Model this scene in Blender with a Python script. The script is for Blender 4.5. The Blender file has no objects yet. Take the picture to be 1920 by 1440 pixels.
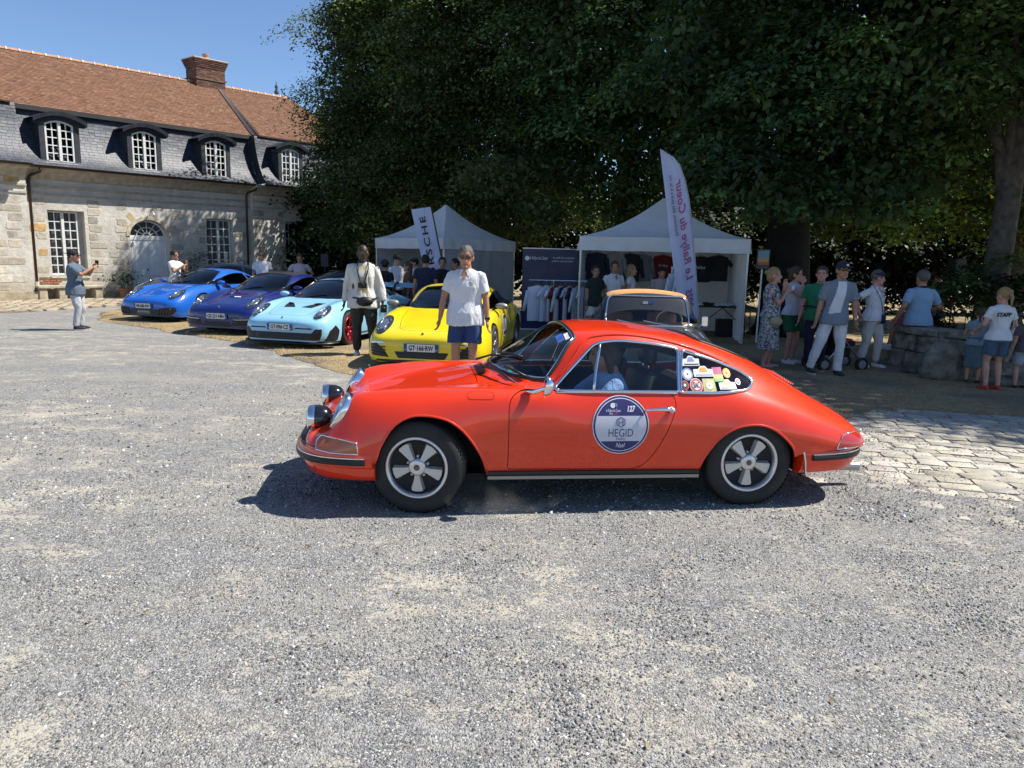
import bpy, bmesh, math, random
import numpy as np
from mathutils import Vector, Matrix, noise as mnoise, bvhtree, geometry as mgeo
random.seed(7); rng = np.random.default_rng(7)
scene = bpy.context.scene
COL = scene.collection
R = math.radians

# ------------------------------------------------------------------ camera, world, sun, exposure
CAM_H = 1.64; F_PX = 1331.0
_th = math.atan((720 - 492) / F_PX); _roll = R(1.4)
fw = Vector((0, math.cos(_th), -math.sin(_th)))
up0 = Vector((0, math.sin(_th), math.cos(_th))); rt0 = Vector((1, 0, 0))
rt = math.cos(_roll) * rt0 + math.sin(_roll) * up0
up = -math.sin(_roll) * rt0 + math.cos(_roll) * up0
cd = bpy.data.cameras.new('camera'); cam = bpy.data.objects.new('camera', cd); COL.objects.link(cam)
cam.matrix_world = Matrix(((rt.x, up.x, -fw.x, 0), (rt.y, up.y, -fw.y, 0), (rt.z, up.z, -fw.z, CAM_H), (0, 0, 0, 1)))
cd.sensor_width = 36; cd.lens = F_PX / 1920 * 36; cd.clip_start = .05; cd.clip_end = 1500
scene.camera = cam

SUN_AZ, SUN_EL = 10.0, 54.0      # azimuth measured from +X towards +Y
world = bpy.data.worlds.new('World'); scene.world = world; world.use_nodes = True
wn = world.node_tree.nodes; wl = world.node_tree.links
sky = wn.new('ShaderNodeTexSky'); sky.sky_type = 'NISHITA'; sky.sun_disc = False
sky.sun_elevation = R(SUN_EL); sky.sun_rotation = R(90 - SUN_AZ)
sky.air_density = .9; sky.dust_density = .15; sky.ozone_density = 5.0; sky.altitude = 600
wl.new(sky.outputs[0], wn['Background'].inputs[0]); wn['Background'].inputs[1].default_value = .092
sd = bpy.data.lights.new('sun', 'SUN'); sun = bpy.data.objects.new('sun', sd); COL.objects.link(sun)
sd.energy = 4.5; sd.angle = R(.53); sd.color = (1, .955, .88)
_sv = Vector((math.cos(R(SUN_EL)) * math.cos(R(SUN_AZ)), math.cos(R(SUN_EL)) * math.sin(R(SUN_AZ)), math.sin(R(SUN_EL))))
sun.rotation_euler = _sv.to_track_quat('Z', 'Y').to_euler(); sun.location = _sv * 60
vs = scene.view_settings; vs.view_transform = 'Standard'; vs.look = 'None'; vs.gamma = 1; vs.use_curve_mapping = False
vs.exposure = .85

# ------------------------------------------------------------------ materials
def srgb(r, g, b):
    f = lambda c: (c / 255 / 12.92) if c / 255 <= .04045 else ((c / 255 + .055) / 1.055) ** 2.4
    return (f(r), f(g), f(b))
MATS = {}
def mat(name, col=(.5, .5, .5), rough=.6, metal=0., var=0., scale=8., bump=0., bscale=60., coat=0., spec=.5,
        trans=0., alpha=1., emit=None, sheen=0., subs=0., var2=None, ior=1.45):
    if name in MATS: return MATS[name]
    m = bpy.data.materials.new(name); m.use_nodes = True
    nt = m.node_tree; b = nt.nodes['Principled BSDF']
    b.inputs['Base Color'].default_value = (*col, 1); b.inputs['Roughness'].default_value = rough
    b.inputs['Metallic'].default_value = metal; b.inputs['Coat Weight'].default_value = coat
    b.inputs['Coat Roughness'].default_value = .03; b.inputs['Specular IOR Level'].default_value = spec
    b.inputs['Transmission Weight'].default_value = trans; b.inputs['Alpha'].default_value = alpha
    b.inputs['Sheen Weight'].default_value = sheen; b.inputs['IOR'].default_value = ior
    if emit: b.inputs['Emission Color'].default_value = (*emit[0], 1); b.inputs['Emission Strength'].default_value = emit[1]
    if var or bump:
        tc = nt.nodes.new('ShaderNodeTexCoord')
    if var:
        n = nt.nodes.new('ShaderNodeTexNoise'); n.inputs['Scale'].default_value = scale; n.inputs['Detail'].default_value = 6
        nt.links.new(tc.outputs['Object'], n.inputs['Vector'])
        mx = nt.nodes.new('ShaderNodeMix'); mx.data_type = 'RGBA'
        c2 = var2 or tuple(min(1, c * (1 + var)) for c in col); c1 = tuple(c * (1 - var) for c in col)
        if var2: c1 = col
        mx.inputs[6].default_value = (*c1, 1); mx.inputs[7].default_value = (*c2, 1)
        mr = nt.nodes.new('ShaderNodeMapRange'); mr.inputs[1].default_value = .3; mr.inputs[2].default_value = .7
        nt.links.new(n.outputs[0], mr.inputs[0]); nt.links.new(mr.outputs[0], mx.inputs[0])
        nt.links.new(mx.outputs[2], b.inputs['Base Color'])
    if bump:
        n2 = nt.nodes.new('ShaderNodeTexNoise'); n2.inputs['Scale'].default_value = bscale; n2.inputs['Detail'].default_value = 5
        nt.links.new(tc.outputs['Object'], n2.inputs['Vector'])
        bp = nt.nodes.new('ShaderNodeBump'); bp.inputs['Strength'].default_value = bump; bp.inputs['Distance'].default_value = .02
        nt.links.new(n2.outputs[0], bp.inputs['Height']); nt.links.new(bp.outputs[0], b.inputs['Normal'])
    MATS[name] = m
    return m
def attr_mat(name, rough=.8, var=.25, scale=20., bump=.3, bscale=50., transl=0., spec=.3):
    """base colour from the per-piece colour attribute 'tint' times fine noise"""
    if name in MATS: return MATS[name]
    m = bpy.data.materials.new(name); m.use_nodes = True; nt = m.node_tree; b = nt.nodes['Principled BSDF']
    a = nt.nodes.new('ShaderNodeAttribute'); a.attribute_name = 'tint'
    tc = nt.nodes.new('ShaderNodeTexCoord')
    n = nt.nodes.new('ShaderNodeTexNoise'); n.inputs['Scale'].default_value = scale; n.inputs['Detail'].default_value = 6
    nt.links.new(tc.outputs['Object'], n.inputs['Vector'])
    mr = nt.nodes.new('ShaderNodeMapRange'); mr.inputs[1].default_value = .3; mr.inputs[2].default_value = .7
    mr.inputs[3].default_value = 1 - var; mr.inputs[4].default_value = 1 + var
    nt.links.new(n.outputs[0], mr.inputs[0])
    vm = nt.nodes.new('ShaderNodeVectorMath'); vm.operation = 'SCALE'
    nt.links.new(a.outputs['Color'], vm.inputs[0]); nt.links.new(mr.outputs[0], vm.inputs['Scale'])
    nt.links.new(vm.outputs[0], b.inputs['Base Color'])
    b.inputs['Roughness'].default_value = rough; b.inputs['Specular IOR Level'].default_value = spec
    if bump:
        n2 = nt.nodes.new('ShaderNodeTexNoise'); n2.inputs['Scale'].default_value = bscale; n2.inputs['Detail'].default_value = 6
        nt.links.new(tc.outputs['Object'], n2.inputs['Vector'])
        bp = nt.nodes.new('ShaderNodeBump'); bp.inputs['Strength'].default_value = bump; bp.inputs['Distance'].default_value = .02
        nt.links.new(n2.outputs[0], bp.inputs['Height']); nt.links.new(bp.outputs[0], b.inputs['Normal'])
    if transl:
        tr = nt.nodes.new('ShaderNodeBsdfTranslucent'); ms = nt.nodes.new('ShaderNodeMixShader'); ms.inputs[0].default_value = transl
        v2 = nt.nodes.new('ShaderNodeVectorMath'); v2.operation = 'MULTIPLY'; v2.inputs[1].default_value = (1.5, 1.5, .5)
        nt.links.new(vm.outputs[0], v2.inputs[0]); nt.links.new(v2.outputs[0], tr.inputs[0])
        o = nt.nodes['Material Output']
        nt.links.new(b.outputs[0], ms.inputs[1]); nt.links.new(tr.outputs[0], ms.inputs[2]); nt.links.new(ms.outputs[0], o.inputs[0])
    MATS[name] = m
    return m
def glass_mat(name, tint=(.8, .9, .88), dark=.5, rough=.0):
    """thin pane: tinted see-through plus mirror reflection by angle"""
    if name in MATS: return MATS[name]
    m = bpy.data.materials.new(name); m.use_nodes = True; nt = m.node_tree; nt.nodes.remove(nt.nodes['Principled BSDF'])
    t = nt.nodes.new('ShaderNodeBsdfTransparent'); t.inputs[0].default_value = (*[c * dark for c in tint], 1)
    g = nt.nodes.new('ShaderNodeBsdfGlossy'); g.inputs['Roughness'].default_value = rough
    lw = nt.nodes.new('ShaderNodeLayerWeight'); lw.inputs[0].default_value = .5       # reflection by angle, the same from both sides
    pw = nt.nodes.new('ShaderNodeMath'); pw.operation = 'POWER'; pw.inputs[1].default_value = 4.; nt.links.new(lw.outputs['Facing'], pw.inputs[0])
    f = nt.nodes.new('ShaderNodeMath'); f.operation = 'MULTIPLY_ADD'; f.inputs[1].default_value = .9; f.inputs[2].default_value = .06; nt.links.new(pw.outputs[0], f.inputs[0])
    ms = nt.nodes.new('ShaderNodeMixShader')
    nt.links.new(f.outputs[0], ms.inputs[0]); nt.links.new(t.outputs[0], ms.inputs[1]); nt.links.new(g.outputs[0], ms.inputs[2])
    nt.links.new(ms.outputs[0], nt.nodes['Material Output'].inputs[0])
    MATS[name] = m
    return m

# ------------------------------------------------------------------ objects and tags
def tag(o, label=None, cat=None, group=None, kind=None):
    if label: o['label'] = label
    if cat: o['category'] = cat
    if group: o['group'] = group
    if kind: o['kind'] = kind
    return o
def empty(name, loc=(0, 0, 0), rz=0., label=None, cat=None, group=None, kind=None):
    o = bpy.data.objects.new(name, None); COL.objects.link(o); o.empty_display_size = .1
    o.location = loc; o.rotation_euler = (0, 0, rz)
    return tag(o, label, cat, group, kind)
class MB:
    """collects polygons; build() links them as one mesh object"""
    def __init__(s): s.v = []; s.f = []; s.mi = []; s.cur = 0; s.tint = []; s.curt = None
    def add(s, vs, fs):
        o = len(s.v); s.v.extend([tuple(map(float, p)) for p in vs]); s.f.extend([tuple(i + o for i in f) for f in fs])
        s.mi.extend([s.cur] * len(fs))
        if s.curt is not None: s.tint.extend([s.curt] * len(vs))
        return s
    def box(s, c, d, rz=0., M=None, taper=1.):
        hx, hy, hz = d[0] / 2, d[1] / 2, d[2] / 2
        ps = [(-hx, -hy, -hz), (hx, -hy, -hz), (hx, hy, -hz), (-hx, hy, -hz), (-hx * taper, -hy * taper, hz), (hx * taper, -hy * taper, hz), (hx * taper, hy * taper, hz), (-hx * taper, hy * taper, hz)]
        cs, sn = math.cos(rz), math.sin(rz)
        if M is None: ps = [(c[0] + x * cs - y * sn, c[1] + x * sn + y * cs, c[2] + z) for x, y, z in ps]
        else: ps = [tuple(M @ Vector((x, y, z)) + Vector(c)) for x, y, z in ps]
        return s.add(ps, [(3, 2, 1, 0), (4, 5, 6, 7), (0, 1, 5, 4), (1, 2, 6, 5), (2, 3, 7, 6), (3, 0, 4, 7)])
    def box2(s, a, b):
        return s.box([(a[i] + b[i]) / 2 for i in range(3)], [abs(b[i] - a[i]) for i in range(3)])
    def tube(s, pts, r, n=8, cap=True, sc=(1, 1)):
        """tube along points; r a number or one per point"""
        pts = [Vector(p) for p in pts]; k = len(pts); rs = [r] * k if not hasattr(r, '__len__') else list(r)
        vs = []; prev = None
        for i, p in enumerate(pts):
            d = (pts[min(i + 1, k - 1)] - pts[max(i - 1, 0)])
            if d.length < 1e-9: d = Vector((0, 0, 1))
            d.normalize()
            if prev is None: u = d.orthogonal().normalized()
            else:
                u = prev - d * prev.dot(d)
                u = d.orthogonal().normalized() if u.length < 1e-6 else u.normalized()
            prev = u; w = d.cross(u)
            for j in range(n):
                a = 2 * math.pi * j / n
                vs.append(p + u * (rs[i] * sc[0] * math.cos(a)) + w * (rs[i] * sc[1] * math.sin(a)))
        fs = [(i * n + j, i * n + (j + 1) % n, (i + 1) * n + (j + 1) % n, (i + 1) * n + j) for i in range(k - 1) for j in range(n)]
        if cap: fs += [tuple(range(n - 1, -1, -1)), tuple((k - 1) * n + j for j in range(n))]
        return s.add(vs, fs)
    def lathe(s, prof, n=24, M=None, c=(0, 0, 0)):
        """profile (r, z) turned round z, then placed by M and c"""
        vs = []; M = M or Matrix.Identity(3); c = Vector(c)
        for r, z in prof:
            for j in range(n):
                a = 2 * math.pi * j / n
                vs.append(M @ Vector((r * math.cos(a), r * math.sin(a), z)) + c)
        k = len(prof)
        fs = [(i * n + j, i * n + (j + 1) % n, (i + 1) * n + (j + 1) % n, (i + 1) * n + j) for i in range(k - 1) for j in range(n)]
        return s.add(vs, fs)
    def ell(s, c, r, M=None, n=12, m=8):
        vs = []; c = Vector(c); M = M or Matrix.Identity(3)
        for i in range(1, m):
            t = math.pi * i / m
            for j in range(n):
                a = 2 * math.pi * j / n
                vs.append(M @ Vector((r[0] * math.sin(t) * math.cos(a), r[1] * math.sin(t) * math.sin(a), r[2] * math.cos(t))) + c)
        vs.append(M @ Vector((0, 0, r[2])) + c); vs.append(M @ Vector((0, 0, -r[2])) + c); tp, bt = len(vs) - 2, len(vs) - 1
        fs = [((i) * n + j, (i + 1) * n + j, (i + 1) * n + (j + 1) % n, i * n + (j + 1) % n) for i in range(m - 2) for j in range(n)]
        fs += [(tp, j, (j + 1) % n) for j in range(n)] + [(bt, (m - 2) * n + (j + 1) % n, (m - 2) * n + j) for j in range(n)]
        return s.add(vs, fs)
    def prism(s, poly, a, b, axis='y'):
        """2-D outline extruded from a to b along an axis; outline in the two other axes"""
        n = len(poly)
        def P(p, h): return {'y': (p[0], h, p[1]), 'x': (h, p[0], p[1]), 'z': (p[0], p[1], h)}[axis]
        vs = [P(p, a) for p in poly] + [P(p, b) for p in poly]
        fs = [(i, (i + 1) % n, n + (i + 1) % n, n + i) for i in range(n)] + [tuple(range(n - 1, -1, -1)), tuple(range(n, 2 * n))]
        return s.add(vs, fs)
    def grid(s, P):
        """P[i][j] points"""
        ni, nj = len(P), len(P[0])
        return s.add([p for row in P for p in row], [(i * nj + j, (i + 1) * nj + j, (i + 1) * nj + j + 1, i * nj + j + 1) for i in range(ni - 1) for j in range(nj - 1)])
    def mesh(s, name, mats, smooth=False, fix=True, bevel=0.):
        me = bpy.data.meshes.new(name); me.from_pydata(s.v, [], s.f)
        for m in (mats if isinstance(mats, (list, tuple)) else [mats]): me.materials.append(m)
        if any(s.mi): me.polygons.foreach_set('material_index', s.mi)
        if s.tint:
            at = me.attributes.new('tint', 'FLOAT_COLOR', 'POINT')
            at.data.foreach_set('color', np.array([(*t, 1) for t in s.tint], np.float32).ravel())
        if fix or bevel:
            bm = bmesh.new(); bm.from_mesh(me)
            if bevel: bmesh.ops.bevel(bm, geom=bm.edges[:], offset=bevel, segments=1, affect='EDGES', profile=.5)
            bmesh.ops.recalc_face_normals(bm, faces=bm.faces[:]); bm.to_mesh(me); bm.free()
        if smooth:
            me.shade_smooth()
            if smooth is not True: me.set_sharp_from_angle(angle=R(smooth))
        return me
    def build(s, name, mats, parent=None, smooth=False, fix=True, bevel=0., loc=None, rz=None):
        return link(name, s.mesh(name, mats, smooth, fix, bevel), parent, loc, rz)
def link(name, me, parent=None, loc=None, rz=None):
    o = bpy.data.objects.new(name, me); COL.objects.link(o)
    if parent: o.parent = parent
    if loc is not None: o.location = loc
    if rz is not None: o.rotation_euler = (0, 0, rz)
    return o
def fast_mesh(name, V, quads, mats, tint=None, smooth=False):
    """numpy arrays -> mesh; quads (n,4) or (n,3)"""
    me = bpy.data.meshes.new(name); V = np.ascontiguousarray(V, np.float32); Q = np.ascontiguousarray(quads, np.int32)
    k = Q.shape[1]
    me.vertices.add(len(V)); me.vertices.foreach_set('co', V.ravel())
    me.loops.add(Q.size); me.loops.foreach_set('vertex_index', Q.ravel())
    me.polygons.add(len(Q)); me.polygons.foreach_set('loop_start', np.arange(0, Q.size, k, dtype=np.int32))
    me.update(calc_edges=True)
    for m in (mats if isinstance(mats, (list, tuple)) else [mats]): me.materials.append(m)
    if tint is not None:
        at = me.attributes.new('tint', 'FLOAT_COLOR', 'POINT')
        T = np.ones((len(V), 4), np.float32); T[:, :3] = tint; at.data.foreach_set('color', T.ravel())
    if smooth: me.shade_smooth()
    return me
def copy_tree(o, parent=None):
    c = o.copy(); COL.objects.link(c)
    if parent: c.parent = parent; c.matrix_parent_inverse = o.matrix_parent_inverse
    for ch in list(o.children): copy_tree(ch, c)
    return c
def lerp(a, b, t): return a + (b - a) * t
def smooth_closed(pts, n=40):
    """closed Catmull-Rom through 2-D points"""
    P = np.array(pts, float); k = len(P); out = []
    for i in range(k):
        p0, p1, p2, p3 = P[i - 1], P[i], P[(i + 1) % k], P[(i + 2) % k]
        m = max(2, n // k)
        for t in np.arange(m) / m:
            out.append(.5 * ((2 * p1) + (p2 - p0) * t + (2 * p0 - 5 * p1 + 4 * p2 - p3) * t * t + (3 * p1 - p0 - 3 * p2 + p3) * t ** 3))
    return [tuple(p) for p in out]
def smooth_open(pts, n=8):
    P = [np.array(p, float) for p in pts]; P = [2 * P[0] - P[1]] + P + [2 * P[-1] - P[-2]]; out = []
    for i in range(1, len(P) - 2):
        p0, p1, p2, p3 = P[i - 1], P[i], P[i + 1], P[i + 2]
        for t in np.arange(n) / n:
            out.append(.5 * ((2 * p1) + (p2 - p0) * t + (2 * p0 - 5 * p1 + 4 * p2 - p3) * t * t + (3 * p1 - p0 - 3 * p2 + p3) * t ** 3))
    out.append(P[-2]); return [tuple(p) for p in out]
def round_poly(pts, r, n=4):
    """rounds the corners of a convex 2-D polygon"""
    P = [Vector(p) for p in pts]; out = []; k = len(P)
    for i in range(k):
        a, b, c = P[i - 1], P[i], P[(i + 1) % k]
        rr = r[i] if hasattr(r, '__len__') else r
        rr = min(rr, (a - b).length * .48, (c - b).length * .48)
        if rr < 1e-4: out.append(tuple(b)); continue
        p0 = b + (a - b).normalized() * rr; p1 = b + (c - b).normalized() * rr
        for t in np.arange(n + 1) / n: out.append(tuple((1 - t) ** 2 * p0 + 2 * t * (1 - t) * b + t * t * p1))
    return out
def text_mesh(body, size=.1, extrude=0.0005, shear=0., bold=0., spacing=1., align='CENTER'):
    c = bpy.data.curves.new('txt', 'FONT'); c.body = body; c.size = size; c.shear = shear; c.offset = bold
    c.space_character = spacing; c.align_x = align; c.align_y = 'CENTER'; c.extrude = extrude; c.resolution_u = 3
    o = bpy.data.objects.new('txt', c); COL.objects.link(o)
    dg = bpy.context.evaluated_depsgraph_get(); dg.update()
    me = bpy.data.meshes.new_from_object(o.evaluated_get(dg)); bpy.data.objects.remove(o); bpy.data.curves.remove(c)
    return me
def text(name, body, size, m, parent, M, width=None, **k):
    """flat lettering; local x right, y up, z out of the face; M places it; width fits it to a length"""
    me = text_mesh(body, size, **k); xs = [v.co.x for v in me.vertices]; ys = [v.co.y for v in me.vertices]
    me.transform(Matrix.Translation((-(max(xs) + min(xs)) / 2, -(max(ys) + min(ys)) / 2, 0)))
    if width:
        w = max(xs) - min(xs)
        if w > 0: me.transform(Matrix.Diagonal((width / w, 1, 1, 1)))
    me.transform(M); me.materials.clear(); me.materials.append(m); me.name = name
    return link(name, me, parent)
def frame_m(origin, xdir, ydir):
    x = Vector(xdir).normalized(); y = Vector(ydir).normalized(); z = x.cross(y).normalized(); y = z.cross(x)
    M = Matrix((x, y, z)).transposed().to_4x4(); M.translation = Vector(origin)
    return M
def voxelize(mb, vox, smooth_it=3, disp=0., dscale=6., seed=0., aniso=(1, 1, 1)):
    """one continuous skin round the collected solids"""
    me = mb.mesh('tmp', [], fix=True); o = bpy.data.objects.new('tmp', me); COL.objects.link(o)
    md = o.modifiers.new('r', 'REMESH'); md.mode = 'VOXEL'; md.voxel_size = vox; md.adaptivity = 0
    if smooth_it:
        sm = o.modifiers.new('s', 'SMOOTH'); sm.iterations = smooth_it; sm.factor = .5
    dg = bpy.context.evaluated_depsgraph_get(); dg.update()
    out = bpy.data.meshes.new_from_object(o.evaluated_get(dg)); bpy.data.objects.remove(o); bpy.data.meshes.remove(me)
    if disp:
        n = len(out.vertices); co = np.empty(n * 3, np.float32); out.vertices.foreach_get('co', co); co = co.reshape(-1, 3)
        nr = np.empty(n * 3, np.float32); out.vertices.foreach_get('normal', nr); nr = nr.reshape(-1, 3)
        d = np.array([mnoise.noise(Vector((p[0] * dscale * aniso[0] + seed, p[1] * dscale * aniso[1], p[2] * dscale * aniso[2]))) + .6 * abs(mnoise.noise(Vector((p[0] * dscale * 2.3 * aniso[0] + 9, p[1] * dscale * 2.3 + seed, p[2] * dscale * 1.5 * aniso[2])))) for p in co.tolist()], np.float32)
        co += nr * (d * disp)[:, None]; out.vertices.foreach_set('co', co.ravel()); out.update()
    out.shade_smooth()
    return out
WHITE = mat('white_paint', (.78, .78, .76), .45); BLACK = mat('black_plastic', (.012, .012, .013), .45)
CHROME = mat('chrome', (.82, .83, .84), .08, 1.)
# ------------------------------------------------------------------ ground
def ground_mat():
    m = bpy.data.materials.new('gravel_ground'); m.use_nodes = True; nt = m.node_tree; N = nt.nodes; L = nt.links
    b = N['Principled BSDF']; b.inputs['Roughness'].default_value = .9; b.inputs['Specular IOR Level'].default_value = .2
    tc = N.new('ShaderNodeTexCoord')
    def noise(sc, det=5, rough=.55, sx=1., sy=1.):
        mp = N.new('ShaderNodeMapping'); mp.inputs['Scale'].default_value = (sx, sy, 1)
        n = N.new('ShaderNodeTexNoise'); n.inputs['Scale'].default_value = sc; n.inputs['Detail'].default_value = det; n.inputs['Roughness'].default_value = rough
        L.new(tc.outputs['Object'], mp.inputs[0]); L.new(mp.outputs[0], n.inputs['Vector']); return n.outputs[0]
    def ramp(s, a, bb, lo=0., hi=1.):
        r = N.new('ShaderNodeMapRange'); r.inputs[1].default_value = a; r.inputs[2].default_value = bb; r.inputs[3].default_value = lo; r.inputs[4].default_value = hi
        L.new(s, r.inputs[0]); return r.outputs[0]
    def mix(f, a, bb, mode='MIX'):
        x = N.new('ShaderNodeMix'); x.data_type = 'RGBA'; x.blend_type = mode
        if isinstance(f, float): x.inputs[0].default_value = f
        else: L.new(f, x.inputs[0])
        for i, c in ((6, a), (7, bb)):
            if isinstance(c, tuple): x.inputs[i].default_value = (*c, 1)
            else: L.new(c, x.inputs[i])
        return x.outputs[2]
    def math_(op, a, bb):
        x = N.new('ShaderNodeMath'); x.operation = op
        for i, c in ((0, a), (1, bb)):
            if isinstance(c, (int, float)): x.inputs[i].default_value = c
            else: L.new(c, x.inputs[i])
        return x.outputs[0]
    # stones: two sizes of chippings, each cell its own grey
    def cells(sc):
        v = N.new('ShaderNodeTexVoronoi'); v.inputs['Scale'].default_value = sc; v.inputs['Randomness'].default_value = 1
        L.new(tc.outputs['Object'], v.inputs['Vector'])
        s = N.new('ShaderNodeSeparateColor'); L.new(v.outputs['Color'], s.inputs[0]); return v.outputs['Distance'], s.outputs[0]
    d1, c1 = cells(150.); d2, c2 = cells(78.)
    cr = N.new('ShaderNodeValToRGB'); L.new(c1, cr.inputs[0]); e = cr.color_ramp.elements
    e[0].position = 0; e[0].color = (.10, .10, .10, 1); e[1].position = 1; e[1].color = (.64, .625, .585, 1)
    for p, c in ((.25, (.152, .152, .15, 1)), (.55, (.232, .229, .222, 1)), (.85, (.335, .328, .31, 1))): k = e.new(p); k.color = c
    cr2 = N.new('ShaderNodeValToRGB'); L.new(c2, cr2.inputs[0]); e = cr2.color_ramp.elements
    e[0].color = (.13, .131, .133, 1); e[1].color = (.41, .40, .375, 1)
    stones = mix(ramp(noise(6, 3), .45, .6), cr.outputs[0], cr2.outputs[0])
    dust = mix(noise(140, 3), (.34, .305, .24), (.50, .46, .375))
    big = noise(.33, 6, .6, 1., 1.6); med = noise(2.6, 7, .6, 1., 1.5); fine = noise(24, 4)
    bare = math_('ADD', math_('MULTIPLY', big, .50), math_('MULTIPLY', med, .60))
    bare = math_('ADD', bare, math_('MULTIPLY', math_('SUBTRACT', fine, .5), .30))
    bare = math_('ADD', bare, math_('MULTIPLY', math_('SUBTRACT', c1, .5), .12))
    f = ramp(bare, .575, .665, 0., .9)
    col = mix(f, stones, dust)
    col = mix(ramp(math_('ADD', noise(.55, 5, .6, 1., 2.2), math_('MULTIPLY', math_('SUBTRACT', fine, .5), .3)), .47, .62, 0., .30), col, dust)
    col = mix(ramp(med, .35, .65, .0, .25), col, mix(1.0, col, (.88, .885, .895), 'MULTIPLY'))
    # far from the courtyard: dull green-brown land
    L.new(col, b.inputs['Base Color'])
    h = math_('ADD', math_('MULTIPLY', math_('SUBTRACT', .6, d1), .6), math_('MULTIPLY', math_('SUBTRACT', .6, d2), .7))
    hh = math_('MULTIPLY', h, ramp(f, 0., 1., 1., .25))
    bp = N.new('ShaderNodeBump'); bp.inputs['Strength'].default_value = 1.; bp.inputs['Distance'].default_value = .011
    L.new(hh, bp.inputs['Height'])
    bp2 = N.new('ShaderNodeBump'); bp2.inputs['Strength'].default_value = .5; bp2.inputs['Distance'].default_value = .06
    L.new(noise(2.2, 4), bp2.inputs['Height']); L.new(bp2.outputs[0], bp.inputs['Normal'])
    L.new(bp.outputs[0], b.inputs['Normal'])
    return m
def undul(x, y): return .012 * mnoise.noise(Vector((x * .5, y * .5, 3.1))) + .006 * mnoise.noise(Vector((x * 1.7, y * 1.7, 8.)))
g = MB()
xs = [-500, -120, -40, -24] + list(np.arange(-20, 20.1, .5)) + [24, 40, 120, 500]; ys = [-60, -20, -6] + list(np.arange(-2, 36.1, .5)) + [40, 60, 150, 600]
g.grid([[(x, y, undul(x, y) if abs(x) < 20 and -2 < y < 36 else 0) for x in xs] for y in ys])
GRAVEL = ground_mat()
tag(g.build('ground', GRAVEL, smooth=True), kind='structure')

# dry grass verge: from the parked cars back under the trees; the edge wanders
GRASS_EDGE = [(-11.2, 19.2), (-9.9, 17.2), (-7.75, 15.5), (-5.05, 13.3), (-3.6, 11.6), (-2.47, 10.13), (-.6, 9.1), (1.2, 8.5), (2.6, 7.9), (3.3, 7.35), (4.0, 7.95), (4.7, 8.25), (5.9, 8.05), (7.5, 8.2), (10, 8.4), (16, 8.0), (24, 7.5)]
edge = smooth_open(GRASS_EDGE, 14)
edge = [(x + .16 * mnoise.noise(Vector((x * 1.3, y * 1.3, 0))) + .07 * mnoise.noise(Vector((x * 5, y * 5, 5))), y + .16 * mnoise.noise(Vector((x * 1.3, y * 1.3, 9))) + .07 * mnoise.noise(Vector((x * 5, y * 5, 2)))) for x, y in edge]
def grass_mat():
    m = bpy.data.materials.new('dry_grass'); m.use_nodes = True; nt = m.node_tree; N = nt.nodes; L = nt.links
    b = N['Principled BSDF']; b.inputs['Roughness'].default_value = .95; b.inputs['Specular IOR Level'].default_value = .1
    tc = N.new('ShaderNodeTexCoord')
    def noise(sc, det=6):
        n = N.new('ShaderNodeTexNoise'); n.inputs['Scale'].default_value = sc; n.inputs['Detail'].default_value = det
        L.new(tc.outputs['Object'], n.inputs['Vector']); return n.outputs[0]
    r = N.new('ShaderNodeValToRGB'); L.new(noise(9), r.inputs[0]); e = r.color_ramp.elements
    e[0].position = .32; e[0].color = (.20, .14, .072, 1); e[1].position = .7; e[1].color = (.50, .39, .215, 1)
    r2 = N.new('ShaderNodeValToRGB'); L.new(noise(60), r2.inputs[0]); e = r2.color_ramp.elements
    e[0].position = .3; e[0].color = (.10, .07, .04, 1); e[1].position = .65; e[1].color = (.50, .39, .22, 1)
    x = N.new('ShaderNodeMix'); x.data_type = 'RGBA'; x.inputs[0].default_value = .5
    L.new(r.outputs[0], x.inputs[6]); L.new(r2.outputs[0], x.inputs[7])
    # packed earth patches further back
    mr = N.new('ShaderNodeMapRange'); mr.inputs[1].default_value = .48; mr.inputs[2].default_value = .62; L.new(noise(.6), mr.inputs[0])
    x2 = N.new('ShaderNodeMix'); x2.data_type = 'RGBA'; L.new(mr.outputs[0], x2.inputs[0]); L.new(x.outputs[2], x2.inputs[6]); x2.inputs[7].default_value = (.20, .165, .12, 1)
    L.new(x2.outputs[2], b.inputs['Base Color'])
    bp = N.new('ShaderNodeBump'); bp.inputs['Strength'].default_value = 1; bp.inputs['Distance'].default_value = .03; L.new(noise(45), bp.inputs['Height']); L.new(bp.outputs[0], b.inputs['Normal'])
    return m
gv = [(x, y, .016 + undul(x, y)) for x, y in edge]; back = []
P = [[(lerp(x, x * 1.25, t), lerp(y, 62, t ** 1.6), (.017 if t else .006) + undul(x, lerp(y, 62, t ** 1.6)) * (1 if t < .5 else 0) + .012 * min(1, t * 14)) for x, y in edge] for t in np.linspace(0, 1, 40)]
tag(MB().grid(P).build('dry_grass_verge', grass_mat(), smooth=True), kind='structure')

def grass_side(x, y):
    """signed distance-like test: positive on the grass"""
    for (x0, y0), (x1, y1) in zip(GRASS_EDGE[:-1], GRASS_EDGE[1:]):
        if x0 <= x <= x1: return y - lerp(y0, y1, (x - x0) / (x1 - x0))
    return -1
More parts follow.
